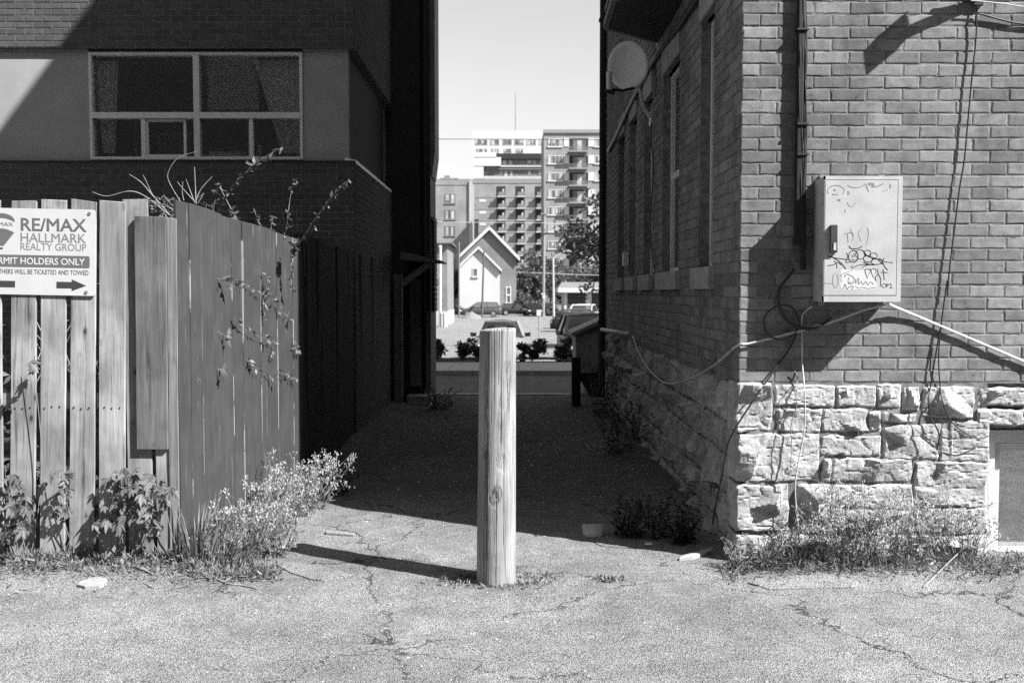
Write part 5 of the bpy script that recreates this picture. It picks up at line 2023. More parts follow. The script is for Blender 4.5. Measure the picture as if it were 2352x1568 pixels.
def car(label, loc, rz, L=4.3, W=1.78, H=1.45, paint='car_grey', suv=False, group=None, taper=0.70, glass='car_glass'):
    t_ = thing('parked_car', label, 'car', loc, rz, group)
    hw = W / 2
    belt = H * (0.62 if not suv else 0.64)
    zb_ = 0.2 if not suv else 0.26
    y0, y1 = -L / 2, L / 2
    st = [(y0, belt * 0.62, 0.72), (y0 + 0.10, belt * 0.70, 0.86), (y0 + 0.35, belt * 0.80, 0.95), (y0 + 0.9, belt * 0.92, 0.99), (y0 + L * 0.29, belt * 1.0, 1.0),
          (0, belt * 1.0, 1.0), (y1 - L * 0.2, belt * 1.03, 1.0), (y1 - 0.3, belt * 1.05, 0.96), (y1 - 0.06, belt * 0.98, 0.86), (y1, belt * 0.75, 0.78)]
    vs_, fs_ = [], []
    for y_, zt_, k_ in st:
        h_ = hw * k_
        half = [(h_ * 0.82, zb_), (h_ * 0.98, zb_ + 0.12), (h_, zt_ * 0.62), (h_ * 0.97, zt_ * 0.88), (h_ * 0.88, zt_ * 0.985), (h_ * 0.4, zt_ + 0.012)]
        ring_ = [(x, z) for x, z in half] + [(-x, z) for x, z in reversed(half)]
        vs_ += [(x, y_, z) for x, z in ring_]
    n_ = 12
    for i in range(len(st) - 1):
        for j in range(n_):
            j2 = (j + 1) % n_
            fs_.append((i * n_ + j, i * n_ + j2, (i + 1) * n_ + j2, (i + 1) * n_ + j))
    fs_ += [tuple(reversed(range(n_))), tuple(range((len(st) - 1) * n_, len(st) * n_))]
    MB().add(vs_, fs_).build('body', M[paint], t_, smooth=True, local=True, recalc=True)
    c0, c1 = y0 + L * 0.24, y1 - (0.22 if suv else 0.30)
    r0_, r1_ = y0 + L * 0.42, y1 - (0.55 if suv else 0.85)
    zt_ = H - 0.05
    wb, wt = hw * 0.95, hw * taper
    zb2 = belt - 0.01
    base_ = [(-wb, c0, zb2), (wb, c0, zb2), (wb, c1, zb2 + 0.03), (-wb, c1, zb2 + 0.03)]
    top_ = [(-wt, r0_, zt_), (wt, r0_, zt_), (wt, r1_, zt_ - 0.01), (-wt, r1_, zt_ - 0.01)]
    B_ = [Vector(p) for p in base_]
    T_ = [Vector(p) for p in top_]
    # roof, slightly crowned
    rv, rf = [], []
    for i in range(5):
        for j in range(7):
            u, v_ = j / 6, i / 4
            p = T_[0].lerp(T_[1], u).lerp(T_[3].lerp(T_[2], u), v_)
            rv.append(p + Vector((0, 0, 0.05 * (1 - (2 * u - 1) ** 2) + 0.03 * (1 - (2 * v_ - 1) ** 2))))
    for i in range(4):
        for j in range(6):
            rf.append((i * 7 + j, i * 7 + j + 1, (i + 1) * 7 + j + 1, (i + 1) * 7 + j))
    MB().add(rv, rf).build('roof', M[paint], t_, smooth=True, local=True)
    pl = MB()
    for i in range(4):
        pl.bar(B_[i], T_[i], 0.09, 0.06)
        pl.bar(T_[i], T_[(i + 1) % 4], 0.07, 0.05)
    for s_ in (0, 1):
        a_, b_ = (B_[0].lerp(B_[3], 0.47), T_[0].lerp(T_[3], 0.30)) if s_ == 0 else (B_[1].lerp(B_[2], 0.47), T_[1].lerp(T_[2], 0.30))
        pl.bar(a_, b_, 0.06, 0.08)
    pl.build('pillar', M[paint], t_, local=True, recalc=True)
    MB().add([B_[0], B_[1], T_[1], T_[0]], [(0, 1, 2, 3)]).build('windshield', M[glass], t_, local=True)
    MB().add([B_[2], B_[3], T_[3], T_[2]], [(0, 1, 2, 3)]).build('rear_window', M[glass], t_, local=True)
    MB().add([B_[0], B_[3], T_[3], T_[0]], [(0, 1, 2, 3)]).build('side_window', M[glass], t_, local=True)
    MB().add([B_[1], B_[2], T_[2], T_[1]], [(0, 1, 2, 3)]).build('side_window', M[glass], t_, local=True)
    for s_ in (-1, 1):
        sb_ = MB().box(s_ * 0.36 - 0.22, s_ * 0.36 + 0.22, -0.05, 0.1, belt * 0.5, belt + 0.12)
        sb_.box(s_ * 0.36 - 0.13, s_ * 0.36 + 0.13, -0.02, 0.08, belt + 0.16, belt + 0.34)
        sb_.build('seat', M['dark'], t_, local=True, bevel=0.03)
        MB().hexa([(s_ * hw * 0.97, c0 + 0.35, belt - 0.02), (s_ * (hw + 0.2), c0 + 0.33, belt - 0.02), (s_ * (hw + 0.2), c0 + 0.45, belt - 0.02), (s_ * hw * 0.97, c0 + 0.45, belt - 0.02),
                   (s_ * hw * 0.97, c0 + 0.35, belt + 0.10), (s_ * (hw + 0.2), c0 + 0.33, belt + 0.13), (s_ * (hw + 0.2), c0 + 0.45, belt + 0.13), (s_ * hw * 0.97, c0 + 0.45, belt + 0.10)]).build('mirror', M['black'], t_, local=True, recalc=True, bevel=0.01)
        MB().ball((s_ * hw * 0.72, y0 + 0.15, belt * 0.66), 0.19, 0.13, 0.09, 10, 6).build('headlight', M['lens'], t_, local=True, smooth=True)
        MB().box(s_ * hw * 0.74 - 0.12, s_ * hw * 0.74 + 0.12, y1 - 0.09, y1 + 0.005, belt * 0.74, belt * 0.92).build('tail_light', M['mid'], t_, local=True, bevel=0.02)
        for yw_ in (y0 + L * 0.19, y1 - L * 0.2):
            rr = 0.32 if not suv else 0.36
            tb = MB().tube([(s_ * (hw - 0.2), yw_, rr), (s_ * (hw + 0.012), yw_, rr)], rr, 18)
            wo_ = tb.build('wheel', M['tyre'], t_, local=True, recalc=True)
            rm = MB()
            for k_ in range(5):
                a_ = 2 * pi * k_ / 5
                rm.bar((s_ * (hw + 0.018), yw_, rr), (s_ * (hw + 0.018), yw_ + cos(a_) * rr * 0.62, rr + sin(a_) * rr * 0.62), 0.02, 0.07, up=(1, 0, 0))
            rm.tube([(s_ * (hw + 0.010), yw_, rr), (s_ * (hw + 0.016), yw_, rr)], rr * 0.66, 16)
            rm.build('rim', M['rim'], wo_, local=True, recalc=True)
    gr_ = MB().box(-hw * 0.45, hw * 0.45, y0 - 0.004, y0 + 0.1, belt * 0.42, belt * 0.6)
    gr_.box(-hw * 0.6, hw * 0.6, y0 + 0.01, y0 + 0.1, zb_ + 0.06, zb_ + 0.17)
    gr_.build('grille', M['black'], t_, local=True)
    return t_


def far_pt(px, Y, dz=0.0):
    p = P(px, 700, Y)
    return (p.x, Y, gz_far(Y) + dz)


car('pale hatchback facing the alley, partly hidden by the wooden post', far_pt(1150, 36.2), 0.0, 4.2, 1.74, 1.50, 'car_silver', glass='glass_dark')
car('dark van-like car parked close behind the planting strip on the right', (2.52, 32.0, -0.78), R(2), 4.6, 1.94, 1.76, 'car_dark', True, taper=0.76, glass='glass_dark')
car('dark wagon seen from the side in front of the white wing', far_pt(1104, 112), R(-90), 4.75, 1.85, 1.68, 'car_grey', True)
rowg = 'cars in the right-hand parking row'
car('nearest dark car of the right parking row, tail to the left', (P(1264, 700, 70).x + 2.3, 70, gz_far(70)), R(-90 - 180), 4.6, 1.8, 1.36, 'car_dark', group=rowg)
car('grey car second in the right parking row', (P(1272, 700, 75).x + 2.3, 75.5, gz_far(75)), R(90), 4.7, 1.8, 1.5, 'car_grey', group=rowg)
car('white large car at the back of the right parking row', (P(1296, 700, 84).x + 2.6, 84, gz_far(84)), R(90), 5.0, 1.9, 1.75, 'car_white', True, group=rowg)
car('black car facing the alley at the far end of the lane', far_pt(1228, 117), 0.0, 4.4, 1.8, 1.5, 'car_dark')
car('small white car far down the lane beside the trees', far_pt(1212, 150), R(10), 4.2, 1.75, 1.45, 'car_white')
car('pale car far down the lane, behind the black car', far_pt(1236, 158), 0.0, 4.3, 1.75, 1.5, 'car_silver')
car('grey car farther along the lane, between the trees and the garage', far_pt(1256, 128), R(20), 4.4, 1.8, 1.5, 'car_grey')
car('dark car standing at the white gabled house corner', far_pt(1183, 120), R(100), 4.3, 1.8, 1.45, 'car_dark')
car('dark car half hidden between brick house and white wing', far_pt(1036, 122), R(80), 4.4, 1.8, 1.5, 'car_dark')

# ================================================================== POLES, SIGNS, SMALL THINGS OF THE LOT
tag(MB().tube([(P(1107, 729, 106).x, 106, ZG), P(1111.5, 576, 106)], 0.12, 8, 0.09).build('utility_pole', M['bark']), 'leaning dark wooden pole in front of the white wing', 'pole')
tag(MB().tube([(P(1054.5, 725, 107).x, 107, ZG), P(1054.5, 555, 107)], 0.09, 8, 0.07).build('utility_pole', M['mid']), 'thin grey pole at the left corner of the white wing', 'pole')
up = thing('utility_pole', 'tall pale utility pole with crossbar among the far trees', 'pole', (P(1249, 700, 112).x, 112, ZG))
MB().tube([(P(1248, 700, 112).x, 112, ZG), P(1250.5, 478, 112)], 0.17, 8, 0.12).build('pole', M['twig'], up)
MB().box(P(1243, 500, 112).x, P(1258, 500, 112).x, 111.8, 111.95, P(1250, 492, 112).z, P(1250, 490, 112).z).build('crossbar', M['twig'], up)
rect(MB(), 1243, 1253, 673, 677, 111.6, 0, 0.05).build('plate', M['far_pale'], up)
rect(MB(), 1246, 1253.5, 678.5, 685, 111.6, 0, 0.05).build('plate', M['far_white'], up)
sl = thing('street_lamp', 'pale street lamp with a curved arm over the lot', 'street lamp', (P(1272, 700, 104).x, 104, ZG))
MB().tube([(P(1272, 707, 104).x, 104, ZG), P(1270.5, 593, 104)], 0.13, 8, 0.10).build('pole', M['far_pale'], sl)
MB().tube(smoothpath([P(1270.5, 594, 104), P(1281, 586, 104), P(1293, 579, 104), P(1304, 576.5, 104)], 4), 0.07, 6).build('arm', M['far_pale'], sl)
q = P(1309, 577, 104)
MB().ball(q, 0.42, 0.2, 0.13, 10, 6).build('lamp_head', M['far_pale'], sl)
wp = thing('pipe_stand', 'white pipe on the corner of the small brick house', 'pipe', (P(1011, 740, 82).x, 82, ZG))
MB().tube([(P(1011, 749, 82).x, 82, ZG), P(1011.5, 568, 82)], 0.11, 8).build('pipe', M['far_white'], wp)
MB().ball(P(1011, 567, 82), 0.16, 0.16, 0.14, 8, 5).build('cap', M['far_white'], wp)
lg = thing('yard_sign', 'small white board on a thin stake in the lot', 'sign', (P(1237.5, 752, 62).x, 62, gz_far(62)))
rect(MB(), 1232.7, 1242.7, 711.5, 725, 62, 0, 0.03).build('board', M['far_white'], lg)
MB().tube([(P(1237.5, 752, 62).x, 62.05, gz_far(62)), P(1237.5, 712, 62.05)], 0.03, 6).build('stake', M['mid'], lg)
for i, (x, w__) in enumerate(((1016, 0.35), (1022, 0.3))):
    tag(MB().cyl((P(x, 740, 80 - i).x, 80 - i, ZG), w__ * 0.6, 1.1, 10).build('bollard', M['far_white']), ('left' if i == 0 else 'right') + ' one of two white posts at the foot of the brick house', 'bollard', 'white posts by the brick house')
pv, pfc = [], []
for j in range(13):
    for i in range(25):
        u, v_ = i / 24 * 2 - 1, j / 12 * 2 - 1
        r_ = math.hypot(u, v_)
        pv.append((P(1083, 720, 105).x + u * 1.25, 105 + v_ * 1.2, ZG - 0.05 + 0.82 * max(0, 1 - r_) ** 0.8 + 0.05 * nz(u * 5, v_ * 5)))
for j in range(12):
    for i in range(24):
        pfc.append((j * 25 + i, j * 25 + i + 1, (j + 1) * 25 + i + 1, (j + 1) * 25 + i))
o = tag(MB().add(pv, pfc).build('gravel_heap', M['mid'], smooth=True), 'low heap of grey gravel in front of the dark wagon', 'heap')
# overhead wires
for i, (pts, Y, lab) in enumerate((([(900, 319.5), (1180, 320), (1500, 322)], 60, 'uppermost thin wire crossing the sky between the buildings'),
                                   ([(900, 509), (1150, 511), (1248, 512), (1500, 509)], 111.5, 'thin overhead wire at mid height of the brick flats'),
                                   ([(1187, 625), (1248, 627), (1330, 631), (1500, 634)], 113, 'low wire in front of the far trees'))):
    tag(MB().tube([P(x, y, Y) for x, y in pts], 0.02 if i == 0 else 0.035, 5).build('wire', M['dark'] if i < 1 else M['far_pale']), lab, 'wire')
# sloped refuse shelter and dark post by the street
sh = thing('refuse_bin', 'concrete-grey bin with sloping lid at the far right of the alley', 'bin', (P(1360, 880, 16.0).x, 15.8, 0))
a_, c_, e_ = P(1323, 768, 15.2), P(1392, 738, 15.2), P(1323, 880, 15.2)
b = MB()
zs = 0.42
b.prism([(a_.x, zs), (c_.x + 0.3, zs), (c_.x + 0.3, c_.z + 0.12), (a_.x, a_.z)], 15.2, 16.1)
b.build('body', M['concrete'], sh, recalc=True)
l0, l1 = P(1313, 765, 15.15), P(1392, 730, 15.15)
MB().hexa([(l0.x, 15.12, l0.z - 0.05), (l1.x + 0.3, 15.12, l1.z + 0.08), (l1.x + 0.3, 16.2, l1.z + 0.08), (l0.x, 16.2, l0.z - 0.05),
           (l0.x, 15.12, l0.z + 0.005), (l1.x + 0.3, 15.12, l1.z + 0.14), (l1.x + 0.3, 16.2, l1.z + 0.14), (l0.x, 16.2, l0.z + 0.005)]).build('lid', M['sill'], sh)
MB().prism([(a_.x + 0.01, 0.42), (c_.x, 0.42), (c_.x, 0.02), (a_.x + 0.25, 0.02)], 15.3, 16.0).build('hopper', M['dark'], sh, recalc=True)
MB().bar(P(1372, 905, 15.2), P(1374, 850, 15.2), 0.05).build('leg', M['dark'], sh)
tag(MB().box(P(1313, 900, 14.4).x, P(1333, 900, 14.4).x, 14.34, 14.46, 0.0, P(1323, 820, 14.4).z).build('short_post', M['darkwood'], bevel=0.01), 'short dark square post at the end of the alley', 'post')

# ================================================================== PLANTS
def leaf(b_, p, d, n_, L, W, fold=0.12, droop=0.15):
    d = d.normalized()
    s_ = d.cross(n_)
    if s_.length < 1e-4:
        s_ = d.cross(Vector((0.3, 0.5, 0.8)))
    s_.normalize()
    n_ = s_.cross(d)
    k = len(b_.v)
    m_ = p + d * (0.45 * L)
    b_.v += [tuple(p), tuple(m_ + s_ * (W / 2) - n_ * (fold * W)), tuple(p + d * L - n_ * (droop * L)), tuple(m_ - s_ * (W / 2) - n_ * (fold * W))]
    b_.f += [(k, k + 1, k + 2), (k, k + 2, k + 3)]


def rvec(rng_, up=0.0):
    return Vector((rng_.gauss(0, 1), rng_.gauss(0, 1), rng_.gauss(0, 1) + up)).normalized()


def weed(label, px, py, Y=None, hgt=0.4, spread=0.3, nst=14, lf=12, LL=0.05, WW=0.014, seed=0, flowers=0.0, leafm='leaf_pale', name='weed', group=None, lean=(0, 0), fl=0.011, at=None, cat='weed'):
    rng_ = random.Random(seed)
    p0 = at if at is not None else (G(px, py, 0.03) if Y is None else P(px, py, Y))
    p0 = Vector((p0.x, p0.y, gz(p0.x, p0.y) - 0.01))
    t_ = thing(name, label, cat, tuple(p0), 0, group)
    st_, lv_, fb_ = MB(), MB(), MB()
    for i in range(nst):
        a = rng_.uniform(0, 2 * pi)
        r_ = spread * math.sqrt(rng_.random())
        foot_ = p0 + Vector((cos(a), sin(a), 0)) * r_ * 0.35
        hh = hgt * rng_.uniform(0.45, 1.0)
        tip_ = p0 + Vector((cos(a) * r_ + lean[0] * hh, sin(a) * r_ + lean[1] * hh, hh))
        mid_ = foot_.lerp(tip_, 0.5) + Vector((-cos(a) * 0.12 * r_, -sin(a) * 0.12 * r_, 0.1 * hh)) + rvec(rng_) * 0.02
        path = smoothpath([foot_, mid_, tip_], 4)
        st_.tube(path, 0.0028 if name == 'weed' else 0.0011, 3, 0.0007, cap=False)
        for _ in range(lf):
            u = rng_.random() ** 0.8
            q = path[min(len(path) - 1, int(u * (len(path) - 1) + 0.5))]
            d = rvec(rng_, 0.5)
            d = (d + Vector((cos(a), sin(a), 0)) * 0.4).normalized()
            sc = rng_.uniform(0.5, 1.15) * (1.15 - 0.55 * u)
            leaf(lv_, q, d, rvec(rng_, 1.5), LL * sc, WW * sc * rng_.uniform(0.8, 1.3))
        if flowers and rng_.random() < flowers:
            for _ in range(rng_.randint(2, 4)):
                c__ = path[-1] + rvec(rng_, 0.3) * 0.03
                for __ in range(rng_.randint(4, 8)):
                    q = c__ + Vector((rng_.gauss(0, 0.014), rng_.gauss(0, 0.014), rng_.gauss(0, 0.012)))
                    leaf(fb_, q, Vector((rng_.gauss(0, 0.4), rng_.gauss(0, 0.4), -1)), rvec(rng_), fl * 1.6, fl, 0.3, 0)
    st_.build('stem', M['stem'], t_)['kind'] = 'stuff'
    lv_.build('foliage', M[leafm], t_)['kind'] = 'stuff'
    if fb_.v:
        fb_.build('seed_head', M['flower'], t_)['kind'] = 'stuff'
    return t_


def grass_tuft(label, px, py, n_=40, hgt=0.35, spread=0.12, seed=0, mat='leaf_pale', group=None, lean=0.0):
    rng_ = random.Random(seed)
    p0 = G(px, py, 0.02)
    b_ = MB()
    for _ in range(n_):
        a = rng_.uniform(0, 2 * pi)
        r_ = spread * math.sqrt(rng_.random())
        f_ = p0 + Vector((cos(a) * r_ * 0.5, sin(a) * r_ * 0.4, -0.02))
        h_ = hgt * rng_.uniform(0.4, 1)
        t_ = f_ + Vector((cos(a) * h_ * 0.5 + lean * h_, sin(a) * h_ * 0.4, h_))
        m_ = f_.lerp(t_, 0.55) + Vector((0, 0, 0.18 * h_))
        s_ = Vector((-sin(a), cos(a), 0)) * rng_.uniform(0.003, 0.006)
        k = len(b_.v)
        b_.v += [tuple(f_ - s_), tuple(f_ + s_), tuple(m_ + s_ * 0.9), tuple(m_ - s_ * 0.9), tuple(t_)]
        b_.f += [(k, k + 1, k + 2, k + 3), (k + 3, k + 2, k + 4)]
    return tag(b_.build('grass_tuft', M[mat]), label, 'grass', group)


# weeds along the foot of the painted fence
wl = 'flowering weeds along the painted fence'
for i, (px, py, h_, s_, fl_, lab) in enumerate((
        (505, 1300, 0.42, 0.20, 0.4, 'nearest pale flowering weed at the foot of the painted fence'),
        (560, 1290, 0.46, 0.24, 0.5, 'bushy weed beside the grass tuft, second along the painted fence'),
        (600, 1262, 0.50, 0.24, 0.75, 'tall weed with pale seed heads against the middle of the painted fence'),
        (570, 1272, 0.52, 0.18, 0.7, 'upright weed close against the painted boards, third from the front'),
        (640, 1225, 0.46, 0.24, 0.9, 'weed heavy with white seed heads past the middle of the painted fence'),
        (655, 1200, 0.52, 0.24, 0.9, 'white flowering weed near the far end of the painted fence'),
        (695, 1182, 0.48, 0.22, 0.95, 'weed whose white seed heads stand against the dark fence'),
        (720, 1168, 0.42, 0.22, 0.9, 'farthest weed, leaning out into the alley with white seed heads'),
        (640, 1268, 0.26, 0.22, 0.3, 'low leafy weed spilling onto the gravel beside the slab'))):
    weed(lab, px, py, None, h_, s_, 22, 16, 0.055, 0.013, 40 + i, fl_, group=wl, lean=(0.25, 0.05))
grass_tuft('long bladed grass tuft at the corner of the painted fence', 458, 1302, 70, 0.42, 0.16, 3, lean=0.15)
grass_tuft('short spiky grass beside the long bladed tuft', 525, 1308, 40, 0.26, 0.14, 4, lean=0.35)
tall = [(622, 1205, 0.62, -0.1), (655, 1190, 0.62, 0.12), (602, 1225, 0.5, 0.05)]
for i, (px, py, h_, l_) in enumerate(tall):
    weed('%s bare dry stalk rising above the white weeds' % ('first', 'second', 'third')[i], px, py, None, h_, 0.10, 3, 2, 0.02, 0.006, 70 + i, 0.0, name='dry_stalk', lean=(l_, 0), cat='stalk', group='dry stalks at the painted fence')

# weeds at the foot of the brick house
wr = 'weeds at the foot of the stone base'
for i, (px, py, h_, s_, fl_, lf_, lab) in enumerate((
        (1700, 1300, 0.20, 0.16, 0.0, 18, 'low thistly weed at the house corner'),
        (1762, 1298, 0.26, 0.18, 0.0, 16, 'small leafy weed just right of the house corner'),
        (1835, 1298, 0.30, 0.18, 0.2, 14, 'weed beneath the hanging pale cable'),
        (1905, 1300, 0.42, 0.22, 0.6, 18, 'bushy weed with pale heads left of the middle of the stone base'),
        (1960, 1304, 0.50, 0.24, 0.8, 20, 'biggest pale headed weed in front of the stone base'),
        (2025, 1304, 0.44, 0.24, 0.6, 20, 'thick weed right of the biggest pale headed one'),
        (2085, 1304, 0.42, 0.24, 0.7, 18, 'pale headed weed near the pale flower on the ground'),
        (2150, 1296, 0.40, 0.22, 0.6, 16, 'weed two clumps left of the basement window'),
        (2215, 1290, 0.34, 0.20, 0.4, 14, 'weed leaning against the white basement window frame'))):
    weed(lab, px, py, None, h_, s_, 24, int(lf_ * 0.72), 0.052, 0.011, 90 + i, min(1.0, fl_ * 1.5), group=wr)
for i, (px, py, h_, lab) in enumerate(((1985, 1290, 0.95, 'tallest dry stalk, reaching the top of the stone base'), (2040, 1292, 0.62, 'short dry stalk next to the tallest one'), (2110, 1290, 0.78, 'branching dry stalk behind the crumpled tissue'),
                                       (2160, 1288, 0.7, 'dry stalk midway between the tissue and the basement window'), (2200, 1292, 0.6, 'dry stalk by the left edge of the basement window'), (2285, 1300, 0.62, 'dry stalk in front of the white window frame'), (1905, 1290, 0.6, 'dry stalk beside the hanging pale cable'))):
    weed(lab, px, py, None, h_, 0.13, 5, 3, 0.018, 0.007, 120 + i, 0.25, name='dry_stalk', cat='stalk', group='dry stalks at the stone base', fl=0.006)
# dark plants in the shaded alley
wa = 'weeds in the shaded alley'
for i, (px, py, h_, s_, lab) in enumerate(((1440, 1218, 0.30, 0.22, 'shaded weed left of the alley wall foot, behind the pale bag'), (1500, 1222, 0.34, 0.26, 'largest shaded weed against the alley stones'),
                                           (1560, 1235, 0.28, 0.2, 'shaded weed nearest the house corner'), (1420, 1040, 0.5, 0.35, 'dark bush farther down the alley on the right'),
                                           (1470, 1010, 0.6, 0.3, 'dark bush against the stone wall halfway down the alley'), (1385, 960, 0.75, 0.3, 'dark overgrowth beside the short dark post'),
                                           (1425, 950, 1.1, 0.35, 'tall dark climbing growth under the white pipe'), (1010, 935, 0.35, 0.35, 'dark weed by the step of the plain house'),
                                           (760, 1130, 0.25, 0.3, 'shaded weed at the foot of the dark fence'))):
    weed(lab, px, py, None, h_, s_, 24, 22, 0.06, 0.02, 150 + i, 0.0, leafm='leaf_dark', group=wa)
# tuft round the post
rng = random.Random(77)
gb = MB()
for i in range(420):
    a = rng.uniform(0, 2 * pi)
    r_ = 0.115 + abs(rng.gauss(0, 0.07))
    p = Vector((PX + cos(a) * r_ * 1.6, PY + sin(a) * r_ * 0.8, 0))
    p.z = gz(p.x, p.y)
    leaf(gb, p, rvec(rng, 1.2), rvec(rng, 1), rng.uniform(0.015, 0.05), rng.uniform(0.006, 0.014))
for i in range(90):
    p = Vector((rng.gauss(0.56, 0.04), rng.gauss(PY - 0.02, 0.03), 0))
    p.z = gz(p.x, p.y)
    leaf(gb, p, rvec(rng, 1.4), rvec(rng, 1), rng.uniform(0.02, 0.05), rng.uniform(0.008, 0.016))
gb.build('ground_cover', M['leaf_pale'])
o = bpy.data.objects['ground_cover']
tag(o, 'small weeds growing round the foot of the wooden post', 'weeds')['kind'] = 'stuff'

# matted growth in front of the pickets and along both walls
gb = MB()
for i in range(9500):
    u = rng.random()
    if u < 0.55:
        px, py = rng.uniform(-40, 445), 1280 + abs(rng.gauss(0, 22)) - 6
    elif u < 0.72:
        px, py = rng.uniform(430, 640), 1310 + rng.gauss(0, 10)
    else:
        px, py = rng.uniform(1660, 2352), 1302 + rng.gauss(0, 12)
    p = G(px, py, 0.03)
    if -1.9 > p.x and p.y > 5.92:
        p.y = 5.92 - rng.random() * 0.05
    if p.x > 1.38 and p.y > 5.98:
        p.y = 5.98
    p.z = gz(p.x, p.y)
    dn = 0.5 + 0.5 * nz(p.x * 3, p.y * 3, 2)
    if rng.random() > 0.35 + dn:
        continue
    p.z += rng.random() ** 2 * 0.05
    leaf(gb, p, rvec(rng, 0.9), rvec(rng, 1.0), rng.uniform(0.015, 0.06) * (0.6 + dn), rng.uniform(0.005, 0.014))
o = gb.build('weeds', M['leaf_pale'])
tag(o, 'matted low weeds along the foot of the fence and the stone base', 'weeds')['kind'] = 'stuff'


# ------------------------------------------------ creeper on the pickets: single large leaves
def creeper_leaf(seed):
    rng_ = random.Random(seed)
    b_ = MB()
    ctr = Vector((0, 0, 0))
    n_l = 5 if seed % 3 else 3
    for k in range(n_l):
        a = R(-90 + (k - (n_l - 1) / 2) * 46 + rng_.uniform(-6, 6))
        L = 0.085 * (1.0 - 0.22 * abs(k - (n_l - 1) / 2)) * rng_.uniform(0.85, 1.1)
        d = Vector((cos(a), rng_.uniform(-0.35, 0.05), sin(a))).normalized()
        s_ = d.cross(Vector((0, -1, 0))).normalized()
        n__ = s_.cross(d)
        k0_ = len(b_.v)
        W = L * 0.42
        for t, w__ in ((0, 0.08), (0.3, 0.85), (0.55, 1.0), (0.8, 0.5)):
            c_ = ctr + d * (L * t) + Vector((0, 0, -0.02 * t * t))
            b_.v += [tuple(c_ - s_ * (W / 2 * w__) - n__ * 0.004 * w__), tuple(c_), tuple(c_ + s_ * (W / 2 * w__) - n__ * 0.004 * w__)]
        b_.v.append(tuple(ctr + d * L + Vector((0, 0, -0.02))))
        for i in range(3):
            r__ = k0_ + i * 3
            b_.f += [(r__, r__ + 1, r__ + 4, r__ + 3), (r__ + 1, r__ + 2, r__ + 5, r__ + 4)]
        b_.f += [(k0_ + 9, k0_ + 10, k0_ + 12), (k0_ + 10, k0_ + 11, k0_ + 12)]
    b_.tube([ctr, ctr + Vector((0.0, 0.02, 0.035))], 0.0012, 3, cap=False)
    return b_.mesh('leaf', M['leaf'])


cl = [creeper_leaf(i) for i in range(6)]


def creeper(label, spots, seed, group='creepers growing through the picket fence'):
    rng_ = random.Random(seed)
    q0 = P(spots[0][0], spots[0][1], YP - 0.05)
    t_ = thing('creeper', label, 'creeper', (q0.x, YP - 0.03, 0), 0, group)
    st_ = MB()
    for cx_, cy_, rx, ry, n_ in spots:
        for _ in range(int(n_ * 1.6)):
            a = rng_.uniform(0, 2 * pi)
            r_ = math.sqrt(rng_.random())
            q = P(cx_ + rx * r_ * cos(a), cy_ + ry * r_ * sin(a), YP - rng_.uniform(0.03, 0.17))
            s_ = rng_.uniform(0.4, 0.85)
            put('leaf', rng_.choice(cl), t_, tuple(q), (rng_.gauss(-0.1, 0.45), rng_.gauss(0, 0.55), rng_.gauss(0.35, 0.6)), scale=(s_, s_, s_))
        c_ = P(cx_, cy_, YP - 0.06)
        st_.tube(smoothpath([Vector((c_.x + rng_.uniform(-0.1, 0.1), YP - 0.01, 0.02)), Vector((c_.x + 0.03, YP - 0.05, c_.z * 0.5)), c_, c_ + Vector((0.05, -0.03, ry / F * 6))], 4), 0.003, 4, 0.0015)
    st_.build('stem', M['stem'], t_)
    return t_


creeper('leafy creeper sprouting at the left edge, below the parking sign', [(20, 1130, 42, 45, 16), (40, 1185, 35, 40, 14), (10, 1215, 25, 30, 7)], 1)
creeper('small creeper between the second and third boards', [(133, 1095, 28, 20, 5), (150, 1135, 22, 35, 7), (138, 1175, 22, 20, 6)], 2)
creeper('largest leafy creeper, at the foot of the wide overlay board', [(300, 1105, 62, 34, 24), (320, 1155, 60, 45, 26), (265, 1160, 30, 50, 10), (342, 1205, 24, 26, 6), (378, 1130, 24, 28, 7)], 3)
creeper('little creeper low beside the largest one', [(222, 1205, 34, 18, 8)], 4)
creeper('single drooping pair of leaves high between two boards', [(78, 838, 14, 12, 2)], 5)


# ------------------------------------------------ bush behind the pickets and its arching shoots
def z1(x, y):
    return x / 2.844, y / 2.844


def shoot(b_, lvb, pts, Y, r_=0.006, leaves=0, LL=0.05, rng_=None, Yend=None):
    n_ = len(pts)
    ps = []
    for i, p in enumerate(pts):
        yy = Y + ((Yend - Y) * i / (n_ - 1) if Yend else 0)
        ps.append(P(*z1(*p), yy))
    ps = smoothpath(ps, 6)
    b_.tube(ps, r_, 5, r_ * 0.45)
    for _ in range(leaves):
        u = rng_.random()
        i = min(len(ps) - 2, int(u * (len(ps) - 1)))
        q = ps[i].lerp(ps[i + 1], rng_.random())
        s_ = rng_.uniform(0.6, 1.15)
        leaf(lvb, q, Vector((rng_.gauss(0.4, 0.7), rng_.gauss(-0.3, 0.7), rng_.gauss(-0.1, 0.6))), rvec(rng_, 1.4), LL * s_, LL * 0.46 * s_)


